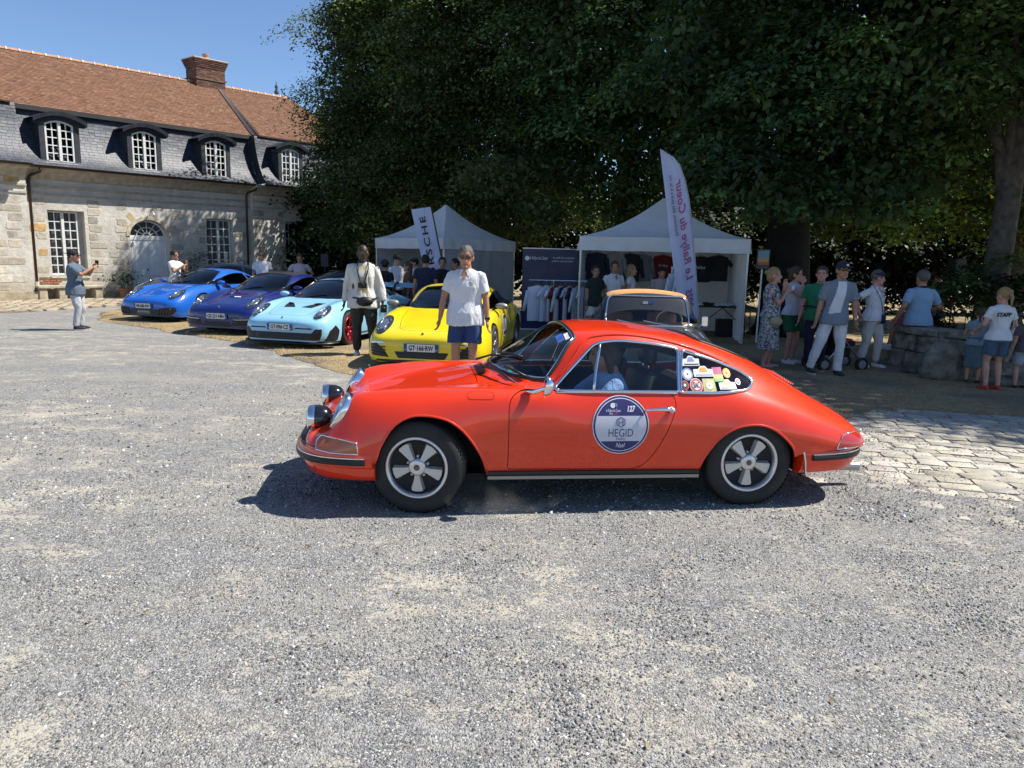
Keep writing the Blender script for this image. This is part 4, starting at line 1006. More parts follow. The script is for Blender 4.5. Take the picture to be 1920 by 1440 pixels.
    def patch(s, name, poly, ax, sd, m, parent, off=.004, step=.03, thick=None, mats=None):
        """conformal plate lying on the skin"""
        bm = bmesh.new(); vs_ = [bm.verts.new((p[0], p[1], 0)) for p in poly]; bm.faces.new(vs_)
        lo = [min(p[i] for p in poly) for i in (0, 1)]; hi = [max(p[i] for p in poly) for i in (0, 1)]
        for i in (0, 1):
            n = int((hi[i] - lo[i]) / step)
            for j in range(1, n + 1):
                c = [0, 0, 0]; c[i] = lerp(lo[i], hi[i], j / (n + 1)); d = [0, 0, 0]; d[i] = 1
                bmesh.ops.bisect_plane(bm, geom=bm.verts[:] + bm.edges[:] + bm.faces[:], plane_co=c, plane_no=d, dist=1e-6)
        nr = []; bm.verts.index_update()
        for v in bm.verts:
            q, n = s.on((v.co.x, v.co.y), ax, sd); v.co = q + n * off; nr.append(n)
        fl = sum((f.normal_update() or f.normal.dot(nr[f.verts[0].index])) for f in bm.faces)
        if fl < 0: bmesh.ops.reverse_faces(bm, faces=bm.faces[:])
        th = thick if thick is not None else off + .002
        bd = [e for e in bm.edges if len(e.link_faces) == 1]; r = bmesh.ops.extrude_edge_only(bm, edges=bd)
        nv = [g_ for g_ in r['geom'] if isinstance(g_, bmesh.types.BMVert)]
        for v in nv:
            n = s.normal_at(v.co); v.co -= n * th; nr.append(n)
        me = bpy.data.meshes.new(name); bm.to_mesh(me); bm.free(); me.materials.append(m); me.shade_smooth()
        if len(nr) == len(me.vertices): me.normals_split_custom_set_from_vertices(nr)
        return link(name, me, parent)
    def path(s, pts, ax, sd, off=.0): return [s.on(p, ax, sd)[0] + s.on(p, ax, sd)[1] * off for p in pts]
    def trim(s, name, pts, ax, sd, r, m, parent, off=.002, n=6, closed=False, sub=3):
        pp = smooth_open(pts, sub) if sub > 1 else pts; dn = [pp[0]]
        for a_, b_ in zip(pp[:-1], pp[1:]):
            n_ = max(1, int(math.hypot(b_[0] - a_[0], b_[1] - a_[1]) / .06)); dn += [(lerp(a_[0], b_[0], j / n_), lerp(a_[1], b_[1], j / n_)) for j in range(1, n_ + 1)]
        pp = dn
        mb = MB(); q = s.path(pp, ax, sd, off)
        if closed: q = q + [q[0], q[1]]
        mb.tube(q, r, n); return mb.build(name, m, parent, smooth=True)
    def letter(s, body, size, c, ax, sd, m, parent, off=.006, width=None, name='lettering', rot=0., **k):
        """flat print laid on the skin; mirrored so it reads from outside"""
        me = text_mesh(body, size, extrude=0, **k); xs = [v.co.x for v in me.vertices]
        if not xs: return None
        kx = width / (max(xs) - min(xs)) if width else 1; cr, sr_ = math.cos(rot), math.sin(rot)
        # which way is right when looking at the face
        sx = {'side': -sd, 'front': 1, 'back': -1, 'top': 1}[ax]
        for v in me.vertices:
            X, Y = v.co.x * kx, v.co.y; X, Y = X * cr - Y * sr_, X * sr_ + Y * cr; q, n = s.on((c[0] + sx * X, c[1] + Y), ax, sd); v.co = q + n * off
        me.materials.clear(); me.materials.append(m); return link(name, me, parent)
def circ(c, r, n=32, r2=None): return [(c[0] + r * math.cos(2 * math.pi * i / n), c[1] + (r2 or r) * math.sin(2 * math.pi * i / n)) for i in range(n)]
RUBBER = mat('tyre_rubber', (.022, .021, .020), .75, var=.25, scale=9); GLOSSB = mat('gloss_black', (.008, .008, .009), .15, coat=1.)
SILVER = mat('rim_silver', (.66, .66, .66), .3, .85); ALU = mat('brushed_grey', (.60, .58, .54), .5, .5)
REDL = mat('tail_red', (.45, .03, .015), .15, coat=1.); AMBER = mat('amber_lens', (.42, .10, .02), .15, coat=1.)
LENS = glass_mat('lamp_glass', (.9, .95, 1.), .9); CGLASS = glass_mat('car_glass', (.90, .97, .95), .96); TINTED = glass_mat('tinted_glass', (.6, .75, .8), .22)
CABIN = mat('cabin_black', (.012, .012, .013), .8); PLATEW = mat('plate_white', (.70, .70, .70), .4); PLATEB = mat('plate_blue', (.015, .05, .28), .4); INK = mat('ink_black', (.01, .01, .012), .6)
def paint(name, c, rough=.45):
    m = mat(name, c, rough, coat=1., spec=.15); m.node_tree.nodes['Principled BSDF'].inputs['Coat IOR'].default_value = 1.58; return m
def wheel(root, c, side, r=.31, w=.2, rim=.2, style='fuchs', rimcol=SILVER, spokecol=ALU, steer=0., ns=5, name='wheel'):
    """side +1 = left of the car; the outer face looks along side*y"""
    e = bpy.data.objects.new(name, None); COL.objects.link(e); e.parent = root; e.location = c; e.rotation_euler = (0, 0, steer)
    M = Matrix(((1, 0, 0), (0, 0, side), (0, 1, 0)))              # lathe z -> car y
    def put(mb, nm, m, sm=True): return mb.build(nm, m, e, smooth=sm)
    h = w / 2; t = MB(); t.lathe([(rim, -h * .86), (rim + .012, -h * .96), (r - .055, -h), (r - .02, -h * .9), (r - .004, -h * .72), (r, -h * .4), (r, h * .4), (r - .004, h * .72), (r - .02, h * .9), (r - .055, h), (rim + .012, h * .96), (rim, h * .86)], 56, M); put(t, 'tyre', RUBBER)
    tr = MB()                                                      # tread grooves as raised blocks
    for i in range(64):
        a = 2 * math.pi * i / 64
        for zz in (-.55, .0, .55):
            p = M @ Vector((r * math.cos(a), r * math.sin(a), zz * h)); q = M @ Vector((r * math.cos(a + .062), r * math.sin(a + .062), (zz + .1) * h)); d = Vector(p).normalized() * .0012
            ax = M @ Vector((0, 0, h * .2)); tr.add([p - ax + d, p + ax + d, q + ax + d, q - ax + d], [(0, 1, 2, 3)])
    put(tr, 'tread', RUBBER, False)
    b = MB(); b.lathe([(rim, h * .86), (rim - .004, h * .93), (rim - .016, h * .93), (rim - .022, h * .84), (rim - .03, h * .35), (rim - .032, -h * .8)], 56, M); put(b, 'rim_lip', rimcol)
    d = MB(); d.lathe([(rim - .03, h * .1), (.05, h * .02), (0, h * .02)], 40, M); put(d, 'brake_disc', mat('brake_dark', (.03, .03, .03), .5, .5))
    if style == 'fuchs':
        dk = MB(); dk.lathe([(rim - .028, h * .55), (rim - .05, h * .30), (.085, h * .28), (.05, h * .4), (0, h * .4)], 40, M); put(dk, 'rim_centre', mat('rim_black_matt', (.008, .008, .009), .6))
        for i in range(5):
            a = -math.pi / 2 + 2 * math.pi * i / 5; s_ = MB(); R_ = Matrix.Rotation(a, 3, 'Z')
            out = [(.050, .0185), (.075, .0225), (.115, .034), (.152, .046), (.163, .041), (.167, .0)]
            pl_ = [(x, y) for x, y in out] + [(x, -y) for x, y in out[::-1][1:]]
            top = lambda x: h * (.72 - .10 * ((x - .05) / .11)); T = [(x, y * .80, top(x)) for x, y in pl_]; Bt = [(x, y * 1.08, h * .27) for x, y in pl_]; k = len(pl_)
            V = [M @ (R_ @ Vector(p)) for p in T + Bt]; s_.add(V, [tuple(range(k))] + [(j, (j + 1) % k, k + (j + 1) % k, k + j) for j in range(k)]); put(s_, 'spoke', spokecol, 35)
            n_ = MB(); a2 = a + math.pi / 5; n_.lathe([(.0, h * .5), (.009, h * .5), (.011, h * .3)], 8, M, M @ Vector((.068 * math.cos(a2), .068 * math.sin(a2), 0))); put(n_, 'wheel_nut', ALU)
        hb = MB(); hb.lathe([(.058, h * .4), (.056, h * .74), (.046, h * .80), (.030, h * .82), (0, h * .82)], 24, M); put(hb, 'hub_cap', SILVER)
        cr = MB(); cr.lathe([(.022, h * .82), (.021, h * .85), (0, h * .85)], 6, M); put(cr, 'crest', mat('crest_dark', (.12, .11, .10), .5))
    else:
        dk = MB(); dk.lathe([(rim - .03, h * .0), (0, -h * .05)], 32, M); put(dk, 'rim_centre', BLACK)
        for i in range(ns):
            a0 = 2 * math.pi * i / ns + .3; s_ = MB()
            for da in (-.10, .10):
                a1 = a0 + da * 1.5; p0 = M @ Vector((.05 * math.cos(a0 + da), .05 * math.sin(a0 + da), h * .55)); p1 = M @ Vector(((rim - .02) * math.cos(a1), (rim - .02) * math.sin(a1), h * .8)); s_.tube([p0, p0.lerp(p1, .5) + M @ Vector((0, 0, .006)), p1], [.014, .011, .014], 6)
            put(s_, 'spoke', spokecol)
        hb = MB(); hb.lathe([(.06, h * .4), (.055, h * .62), (.04, h * .68), (0, h * .68)], 16, M); put(hb, 'hub_cap', spokecol)
    return e
def plate(root, loc, M3, txt, blue_both=True, name='number_plate'):
    """French plate: white with blue ends; M3 columns: right, up, out"""
    M = M3.to_4x4(); M.translation = Vector(loc)
    def q(nm, x0, x1, z0, z1, o, m, par):
        b = MB(); b.box2((x0, z0, 0), (x1, z1, o)); me = b.mesh(nm, m); me.transform(M); return link(nm, me, par)
    p = q(name, -.26, .26, -.055, .055, .008, PLATEW, root)
    q('plate_rim', -.265, .265, -.060, .060, .005, BLACK, p); q('blue_band', -.26, -.215, -.055, .055, .010, PLATEB, p); q('blue_band', .215, .26, -.055, .055, .010, PLATEB, p)
    me = text_mesh(txt, .105, extrude=.001, bold=.0025); xs = [v.co.x for v in me.vertices]; ys = [v.co.y for v in me.vertices]
    me.transform(Matrix.Translation((0, 0, .0105)) @ Matrix.Diagonal((.38 / (max(xs) - min(xs)), .078 / (max(ys) - min(ys)), 1, 1)) @ Matrix.Translation((0, -(max(ys) + min(ys)) / 2, 0))); me.transform(M); me.materials.clear(); me.materials.append(INK); link('lettering', me, p)
    for x, t in ((-.237, 'F'), (.237, '77')):
        me = text_mesh(t, .04, extrude=.001); me.transform(Matrix.Translation((x, -.03, .0115))); me.transform(M); me.materials.clear(); me.materials.append(PLATEW); link('lettering', me, p)
    return p
def seat_part(root, x, y, m, hs=.0, z=.25):
    b = MB(); b.box((x + .05, y, z + .12), (.48, .46, .16)); b.build('seat', m, root, bevel=.04, smooth=True)
    b = MB(); b.prism([(x - .16, z + .15), (x - .04, z + .15), (x - .20, z + .72), (x - .30, z + .72)], y - .22, y + .22, 'y'); bk = b.build('seat_back', m, root, bevel=.035, smooth=True)
    b = MB(); b.box((x - .27, y, z + .82 + hs), (.09, .24, .20)); b.build('headrest', m, bk, bevel=.035, smooth=True)
    b = MB(); b.tube([(x - .26, y - .06, z + .68), (x - .27, y - .06, z + .78 + hs)], .007, 6); b.tube([(x - .26, y + .06, z + .68), (x - .27, y + .06, z + .78 + hs)], .007, 6); b.build('headrest_post', CHROME, bk)
# ------------------------------------------------------------------ the red coupe in the foreground
def red_keys():
    K = []
    def k(x, *p): K.append((x, p))
    #        centre       mid           valley/gutter crown/glass    shoulder/belt  widest        lower        sill
    k(1.900, (0, .440), (.16, .440), (.28, .438), (.36, .435), (.42, .428), (.44, .420), (.45, .412), (.45, .405))
    k(1.870, (0, .500), (.22, .498), (.36, .490), (.46, .478), (.53, .455), (.56, .435), (.57, .42), (.575, .405))
    k(1.800, (0, .560), (.24, .556), (.40, .535), (.51, .505), (.60, .478), (.645, .445), (.66, .42), (.665, .40))
    k(1.715, (0, .605), (.25, .600), (.40, .570), (.535, .542), (.635, .530), (.69, .470), (.715, .425), (.72, .40))
    k(1.640, (0, .632), (.26, .628), (.42, .625), (.545, .655), (.655, .605), (.715, .510), (.742, .43), (.745, .395))
    k(1.570, (0, .655), (.27, .653), (.44, .685), (.560, .752), (.665, .682), (.735, .540), (.762, .43), (.763, .39))
    k(1.500, (0, .676), (.27, .676), (.45, .720), (.580, .778), (.680, .715), (.750, .560), (.775, .43), (.775, .38))
    k(1.360, (0, .712), (.28, .713), (.46, .748), (.600, .797), (.700, .745), (.775, .585), (.795, .43), (.790, .33))
    k(1.150, (0, .755), (.29, .756), (.475, .776), (.620, .814), (.718, .768), (.795, .600), (.808, .43), (.795, .27))
    k(.900, (0, .796), (.30, .797), (.485, .800), (.635, .821), (.730, .782), (.795, .605), (.800, .43), (.775, .262))
    k(.740, (0, .832), (.30, .828), (.490, .815), (.640, .822), (.735, .790), (.790, .610), (.790, .43), (.765, .262))
    k(.640, (0, .872), (.30, .846), (.490, .818), (.645, .822), (.736, .792), (.788, .610), (.786, .43), (.762, .262))
    k(.560, (0, .930), (.29, .893), (.490, .826), (.650, .820), (.736, .792), (.787, .610), (.784, .43), (.760, .262))
    k(.420, (0, 1.018), (.29, .985), (.500, .882), (.652, .818), (.736, .794), (.786, .610), (.783, .43), (.760, .262))
    k(.270, (0, 1.106), (.30, 1.080), (.520, .980), (.645, .832), (.732, .798), (.785, .612), (.783, .43), (.759, .262))
    k(.120, (0, 1.186), (.30, 1.164), (.530, 1.082), (.632, .922), (.726, .803), (.785, .612), (.783, .43), (.759, .262))
    k(.000, (0, 1.214), (.31, 1.196), (.535, 1.136), (.625, .972), (.723, .805), (.785, .612), (.783, .43), (.759, .262))
    k(-.220, (0, 1.222), (.31, 1.208), (.535, 1.160), (.622, .985), (.722, .806), (.785, .612), (.783, .43), (.759, .262))
    k(-.460, (0, 1.206), (.31, 1.193), (.530, 1.142), (.622, .975), (.722, .804), (.785, .610), (.783, .43), (.759, .262))
    k(-.700, (0, 1.170), (.31, 1.157), (.525, 1.096), (.624, .945), (.724, .797), (.788, .606), (.786, .43), (.762, .262))
    k(-.900, (0, 1.124), (.31, 1.110), (.520, 1.042), (.632, .908), (.730, .786), (.798, .600), (.800, .43), (.780, .270))
    k(-1.130, (0, 1.050), (.31, 1.034), (.515, .955), (.645, .838), (.742, .755), (.815, .590), (.815, .43), (.800, .29))
    k(-1.330, (0, .962), (.31, .945), (.515, .868), (.655, .775), (.750, .705), (.815, .565), (.815, .43), (.803, .33))
    k(-1.520, (0, .862), (.31, .845), (.520, .780), (.655, .708), (.748, .643), (.805, .535), (.808, .44), (.800, .385))
    k(-1.760, (0, .728), (.31, .715), (.515, .668), (.645, .612), (.730, .562), (.775, .490), (.785, .44), (.783, .402))
    k(-1.940, (0, .628), (.30, .620), (.49, .590), (.610, .548), (.695, .505), (.735, .460), (.745, .43), (.745, .408))
    k(-2.020, (0, .570), (.28, .565), (.45, .545), (.560, .515), (.640, .485), (.680, .452), (.69, .43), (.69, .410))
    k(-2.060, (0, .500), (.25, .498), (.40, .490), (.50, .475), (.570, .460), (.61, .442), (.62, .428), (.62, .412))
    k(-2.075, (0, .440), (.2, .440), (.32, .438), (.40, .434), (.46, .430), (.49, .424), (.50, .420), (.50, .415))
    return K
RED = paint('red_orange_paint', (.76, .036, .004)); SKYCH = mat('polished_trim', (.72, .74, .78), .12, 1.)
RX, RY, RYAW = .43, 5.35, R(188)
red = empty('sports_car', (RX, RY, 0), RYAW, 'classic orange red coupe with round door sticker crossing the gravel', 'car')
SH = Shell(red_keys(), 170, 46)
FA = [(1.425, .2), (1.42, .33), (1.388, .454), (1.32, .571), (1.26, .625), (1.196, .655), (1.14, .664), (1.06, .660), (.99, .645), (.932, .622), (.86, .570), (.801, .50), (.755, .43), (.722, .368), (.696, .287), (.69, .2)]
RA = [(-.75, .2), (-.762, .277), (-.78, .335), (-.805, .385), (-.84, .444), (-.877, .492), (-.94, .543), (-1.012, .577), (-1.07, .590), (-1.135, .594), (-1.20, .585), (-1.26, .563), (-1.31, .532), (-1.354, .495), (-1.395, .455), (-1.43, .405), (-1.471, .265), (-1.475, .2)]
def hull(P):
    P = sorted(set(P)); H = []
    for seq in (P, P[::-1]):
        L = []
        for p in seq:
            while len(L) > 1 and (L[-1][0] - L[-2][0]) * (p[1] - L[-2][1]) - (L[-1][1] - L[-2][1]) * (p[0] - L[-2][0]) <= 1e-7: L.pop()
            L.append(p)
        H += L[:-1]
    return H
SH.cut(hull(FA), 'side'); SH.cut(hull(RA), 'side')
DW_ = round_poly([(.250, .812), (-.040, 1.112), (-.200, 1.134), (-.45, 1.112), (-.636, 1.078), (-.598, .803)], [.03, .06, .2, .3, .03, .02])
QW = round_poly([(-.664, 1.066), (-.612, .802), (-.895, .794), (-1.115, .812), (-1.185, .858), (-1.10, .922), (-.88, 1.008)], [.02, .02, .3, .06, .06, .1, .3])
WS = [(.075, -.485), (.075, .485), (.20, .565), (.29, .605), (.36, .575), (.44, .50), (.52, .40), (.57, .29), (.60, .15), (.612, 0), (.60, -.15), (.57, -.29), (.52, -.40), (.44, -.50), (.36, -.575), (.29, -.605), (.20, -.565)]
RW = round_poly([(-.84, -.36), (-.84, .36), (-1.22, .35), (-1.33, .22), (-1.33, -.22), (-1.22, -.35)], .07)
gl_d = SH.cut(DW_, 'side', 0, True); gl_q = SH.cut(QW, 'side', 0, True); gl_w = SH.cut(WS, 'top', 0, True); gl_r = SH.cut(RW, 'top', 0, True)
DOOR = round_poly([(.556, .300), (.556, .812), (-.545, .808), (-.580, .73), (-.529, .579), (-.446, .414), (-.372, .318), (-.300, .288)], [.02, .12, .05, .1, .3, .3, .08, .06], 6)
def offs(poly, d):
    P = [Vector(p) for p in poly]; k = len(P); A = sum(P[i].x * P[(i + 1) % k].y - P[(i + 1) % k].x * P[i].y for i in range(k)); s_ = 1 if A > 0 else -1; out = []
    for i in range(k):
        e0 = (P[i] - P[i - 1]).normalized(); e1 = (P[(i + 1) % k] - P[i]).normalized(); n = Vector((e0.y + e1.y, -(e0.x + e1.x))) * s_
        out.append(tuple(P[i] + n.normalized() * d))
    return out
doors = []
for sd in (1, -1):
    SH.cut(offs(DOOR, .0), 'side', sd, None) if False else None
    ring_in = SH.cut(DOOR, 'side', sd, True); doors.append((sd, ring_in))
    SH.cut(offs(DOOR, .0045), 'side', sd)
HOOD = round_poly([(.735, -.44), (.735, .44), (1.30, .425), (1.62, .35), (1.80, .24), (1.80, -.24), (1.62, -.35), (1.30, -.425)], .06)
hood_d = SH.cut(HOOD, 'top', 0, True); SH.cut(offs(HOOD, .0045), 'top')
LID = round_poly([(-1.46, -.36), (-1.46, .36), (-1.95, .34), (-1.95, -.34)], .05)
lid_d = SH.cut(LID, 'top', 0, True); SH.cut(offs(LID, .005), 'top')
SH.to_obj('body', None, RED, red)
for sd, d in doors:
    do = SH.to_obj('door', d, RED, red)
    hb = MB(); y = lambda p: SH.on(p, 'side', sd)[0].y
    q0, n0 = SH.on((-.36, .690), 'side', sd); q1, n1 = SH.on((-.535, .692), 'side', sd)
    hb.tube([q0 + n0 * .006, q0 + n0 * .03, q0.lerp(q1, .3) + n0 * .036, q0.lerp(q1, .75) + n1 * .036, q1 + n1 * .03, q1 + n1 * .006], [.008, .010, .010, .013, .019, .018], 8); hb.build('handle', CHROME, do, smooth=True)
    lb = MB(); lb.lathe([(.0, .036), (.012, .035), (.02, .025), (.022, .0)], 12, Matrix(((1, 0, 0), (0, 0, sd), (0, 1, 0))), q1 + n1 * .012); lb.build('lock_button', ALU, do, smooth=True)
SH.to_obj('hood', hood_d, RED, red); lid_o = SH.to_obj('engine_lid', lid_d, RED, red)
SH.panes('side_glass', gl_d, CGLASS, red); SH.panes('rear_side_glass', gl_q, glass_mat('quarter_glass', (.7, .8, .8), .5), red); SH.to_obj('windscreen', gl_w, CGLASS, red); SH.to_obj('rear_window', gl_r, CGLASS, red)
for sd in (1, -1):
    SH.trim('window_frame', DW_ + DW_[:1], 'side', sd, .0115, SKYCH, red, .004, sub=1); SH.trim('window_frame', QW + QW[:1], 'side', sd, .0115, SKYCH, red, .004, sub=1)
    SH.trim('window_post', [(-.012, .815), (-.085, 1.118)], 'side', sd, .011, SKYCH, red, .004, sub=6)
    b = MB(); q = SH.path([(-.602, .80), (-.640, 1.075)], 'side', sd, .0); q2 = SH.path([(-.618, .80), (-.658, 1.068)], 'side', sd, .0); n_ = Vector((0, sd * .004, 0)); b.add([q[0] + n_, q[1] + n_, q2[1] + n_, q2[0] + n_], [(0, 1, 2, 3)]); b.build('centre_pillar', SKYCH, red)
    SH.trim('rain_gutter', [(.235, .86), (.12, .99), (.02, 1.125), (-.08, 1.158), (-.24, 1.168), (-.46, 1.146), (-.70, 1.092), (-.90, 1.022), (-1.02, .968)], 'side', sd, .008, RED, red, .003)
    SH.trim('belt_trim', [(.24, .803), (-.2, .801), (-.59, .795)], 'side', sd, .006, CHROME, red, .003)
    SH.trim('wheel_arch_lip', FA[1:-1], 'side', sd, .009, RED, red, -.004, sub=2); SH.trim('wheel_arch_lip', RA[1:-1], 'side', sd, .009, RED, red, -.004, sub=2)
    # fuel flap seam on the left wing only
    if sd == 1: SH.trim('fuel_flap', round_poly([(.825, .762), (.655, .762), (.655, .806), (.825, .806)], .02) , 'side', sd, .0018, mat('seam_dark', (.05, .006, .003), .8), red, .0, sub=1, n=4)
    # sill: black strip over a bright strip
    for z0, z1, m, nm in ((.258, .288, mat('sill_rubber', (.02, .02, .021), .5), 'sill_strip'), (.228, .258, mat('sill_alloy', (.30, .30, .29), .4, .85), 'sill_trim')):
        b = MB(); prof = [(.0, z0), (.020, z0 + .004), (.022, z1 - .004), (.0, z1)]
        b.grid([[(lerp(.690, -.760, t), sd * (.758 + o), z - .010 * t) for o, z in prof] for t in np.linspace(0, 1, 14)]); b.build(nm, m, red, smooth=40)
SH.trim('windscreen_frame', [(p[0], p[1]) for p in WS] + [WS[0]], 'top', 1, .011, mat('screen_rubber', (.02, .02, .02), .5), red, .003, sub=1)
SH.trim('windscreen_trim', [(p[0], p[1]) for p in offs(WS, -.012)] + [offs(WS, -.012)[0]], 'top', 1, .006, SKYCH, red, .006, sub=1)
SH.trim('rear_window_frame', RW + RW[:1], 'top', 1, .008, BLACK, red, .003, sub=1)
# bonnet air grille and wipers
for y0 in (.0, .36):
    a = SH.on((.63, y0 - .20), 'top')[0]; w_ = MB(); p1 = SH.on((.50, y0 + .22), 'top')[0] + Vector((0, 0, .02)); w_.tube([a + Vector((.06, 0, .03)), a.lerp(p1, .5) + Vector((.03, 0, .04)), p1], [.011, .008, .006], 6)
    q0, q1 = SH.on((.52, y0 - .02), 'top')[0] + Vector((.02, 0, .018)), SH.on((.40, y0 + .36 if y0 < .1 else y0 + .19), 'top')[0] + Vector((.02, 0, .018)); w_.tube([q0, q0.lerp(q1, .5) + Vector((0.01, 0, .01)), q1], .009, 6); w_.build('wiper', BLACK, red, smooth=True)
gr = MB()
for i in range(9): gr.box((.655 + i * .007, 0, SH.on((.655 + i * .007, 0.), 'top')[0].z + .002), (.003, .46, .006))
gr.build('air_grille', BLACK, red)
# headlights
for sd in (1, -1):
    c = Vector((1.650, sd * .555, .655)); n_ = Vector((.87, sd * .10, .48)).normalized(); u = Vector((0, 1, 0)); u = (u - n_ * u.dot(n_)).normalized(); v_ = n_.cross(u); M = Matrix((u, v_, n_)).transposed()
    S_ = Matrix.Diagonal((.98, 1.22, 1)); M2 = M @ S_
    h = MB(); h.lathe([(.098, -.06), (.108, -.02), (.110, .004), (.107, .013), (.101, .015), (.097, .008)], 40, M2, c); ho = h.build('headlight', CHROME, red, smooth=True)
    h = MB(); h.lathe([(.095, .010), (.07, -.03), (.03, -.06), (0, -.065)], 30, M2, c); h.build('reflector', mat('reflector', (.7, .7, .68), .15, 1.), ho, smooth=True)
    h = MB(); h.lathe([(.099, .010), (.085, .020), (.05, .030), (0, .034)], 30, M2, c); h.build('lens', LENS, ho, smooth=True)
# lamps on the bumper: chrome ring, black shell
for sd in (1, -1):
    c = Vector((1.815, sd * .40, .572)); M = Matrix(((0, 0, 1), (1, 0, 0), (0, 1, 0)))
    h = MB(); h.lathe([(0, -.105), (.03, -.102), (.055, -.088), (.074, -.062), (.084, -.03), (.087, .0), (.087, .013)], 32, M, c); lo_ = h.build('fog_lamp', GLOSSB, red, smooth=True)
    h = MB(); h.lathe([(.087, .012), (.089, .02), (.085, .055), (.078, .062), (.074, .055)], 32, M, c); h.build('lamp_ring', CHROME, lo_, smooth=True)
    h = MB(); h.lathe([(.078, .055), (.06, .068), (.03, .075), (0, .077)], 24, M, c); h.build('lens', mat('yellowed_lens', (.62, .60, .40), .15, coat=1.), lo_, smooth=True)
    h = MB(); h.tube([c + Vector((-.02, 0, -.08)), c + Vector((.0, 0, -.16))], .018, 8); h.tube([c + Vector((-.03, 0, -.155)), c + Vector((.03, 0, -.155))], .03, 8); h.build('lamp_bracket', CHROME, lo_, smooth=True)
# bumpers
FB = smooth_open([(1.432, .778), (1.55, .765), (1.66, .735), (1.76, .690), (1.85, .605), (1.915, .47), (1.945, .27), (1.952, 0)], 5)
def both(c): return c + [(x, -y) for x, y in c[::-1][1:]]
def sweep(name, c, prof, m, par=red, sm=40):
    """profile (outward, z) swept along a plan curve"""
    P = []; k = len(c)
    for i in range(k):
        a, b = Vector(c[max(0, i - 1)]), Vector(c[min(k - 1, i + 1)]); t = (b - a).normalized(); n = Vector((-t.y, t.x)); n = n if n.dot(Vector(c[i])) > 0 else -n
        P.append([(c[i][0] + n.x * o, c[i][1] + n.y * o, z + zs) for o, z, zs in [(p[0], p[1], 0) for p in prof]])
    mb = MB(); mb.grid(P); mb.add(P[0], [tuple(range(len(prof)))]); mb.add(P[-1], [tuple(range(len(prof)))]); return mb.build(name, m, par, smooth=sm)
fb = sweep('front_bumper', both(FB), [(-.10, .430), (-.02, .428), (.004, .418), (.012, .395), (.012, .345), (.004, .322), (-.03, .312), (-.10, .312)], RED)
sweep('rubber_strip', both(FB[2:]), [(.012, .382), (.026, .380), (.032, .367), (.032, .352), (.026, .340), (.012, .338)], BLACK, fb); sweep('bright_line', both(FB[2:]), [(.012, .389), (.026, .389), (.026, .382), (.012, .382)], CHROME, fb)
sweep('front_valance', both([(x - .012, y - .012) for x, y in FB]), [(-.10, .40), (-.035, .40), (-.012, .322), (.0, .312), (-.004, .285), (-.020, .245), (-.05, .218), (-.12, .214)], RED)
FBU = both(FB[1:]); sweep('bumper_seal', FBU, [(-.09, .437), (-.004, .437), (-.002, .431), (-.09, .431)], BLACK)
for sd in (1, -1):
    pl_ = [(1.520, .412), (1.528, .482), (1.60, .495), (1.70, .502), (1.76, .500), (1.79, .47), (1.79, .420), (1.7, .412)]
    SH.patch('indicator', pl_, 'side', sd, AMBER, red, .006, .03); SH.trim('indicator_rim', pl_ + pl_[:1], 'side', sd, .005, CHROME, red, .006, sub=1)
RB = smooth_open([(-1.50, .790), (-1.62, .782), (-1.76, .760), (-1.88, .720), (-1.99, .640), (-2.07, .50), (-2.11, .30), (-2.12, 0)], 5)
rb = sweep('rear_bumper', both(RB), [(-.10, .400), (-.02, .400), (.008, .392), (.014, .372), (.012, .318), (-.005, .27), (-.03, .236), (-.10, .226)], RED)
sweep('rubber_strip', both(RB[3:]), [(.014, .374), (.028, .372), (.034, .360), (.034, .346), (.028, .334), (.014, .332)], BLACK, rb); sweep('bright_line', both(RB[3:]), [(.014, .381), (.028, .381), (.028, .374), (.014, .374)], CHROME, rb)
for sd in (1, -1):
    b = MB(); b.tube([(-1.502, sd * .80, .398), (-1.515, sd * .808, .33), (-1.535, sd * .79, .235)], .009, 6); b.build('bumper_edge', SKYCH, red)
    tl_ = [(-1.752, .412), (-1.800, .500), (-1.90, .512), (-1.99, .505), (-2.0, .425), (-1.9, .416)]
    SH.patch('tail_light', tl_, 'side', sd, REDL, red, .008, .03); SH.trim('tail_light_rim', tl_ + tl_[:1], 'side', sd, .005, CHROME, red, .008, sub=1)
    vent = [(-.98, .775), (-1.15, .778), (-1.15, .800), (-.98, .793)]
ex = MB(); ex.tube([(-1.9, .36, .17), (-2.22, .36, .155)], .035, 16, cap=False); ex.tube([(-2.22, .36, .155), (-2.21, .36, .155), (-2.0, .36, .165)], [.035, .029, .029], 16, cap=False); ex.build('exhaust_pipe', mat('old_steel', (.42, .40, .36), .35, .9), red, smooth=True)
gl = MB()
for i in range(10): gl.box((-1.50 - i * .018, 0, SH.on((-1.50 - i * .018, 0), 'top')[0].z + .006), (.007, .60, .010))
gl.build('engine_grille', CHROME, lid_o)
gb2 = MB(); gb2.add([SH.on(p, 'top')[0] + Vector((0, 0, .002)) for p in ((-1.485, -.31), (-1.485, .31), (-1.69, .31), (-1.69, -.31))], [(0, 1, 2, 3)]); gb2.build('grille_back', BLACK, lid_o)
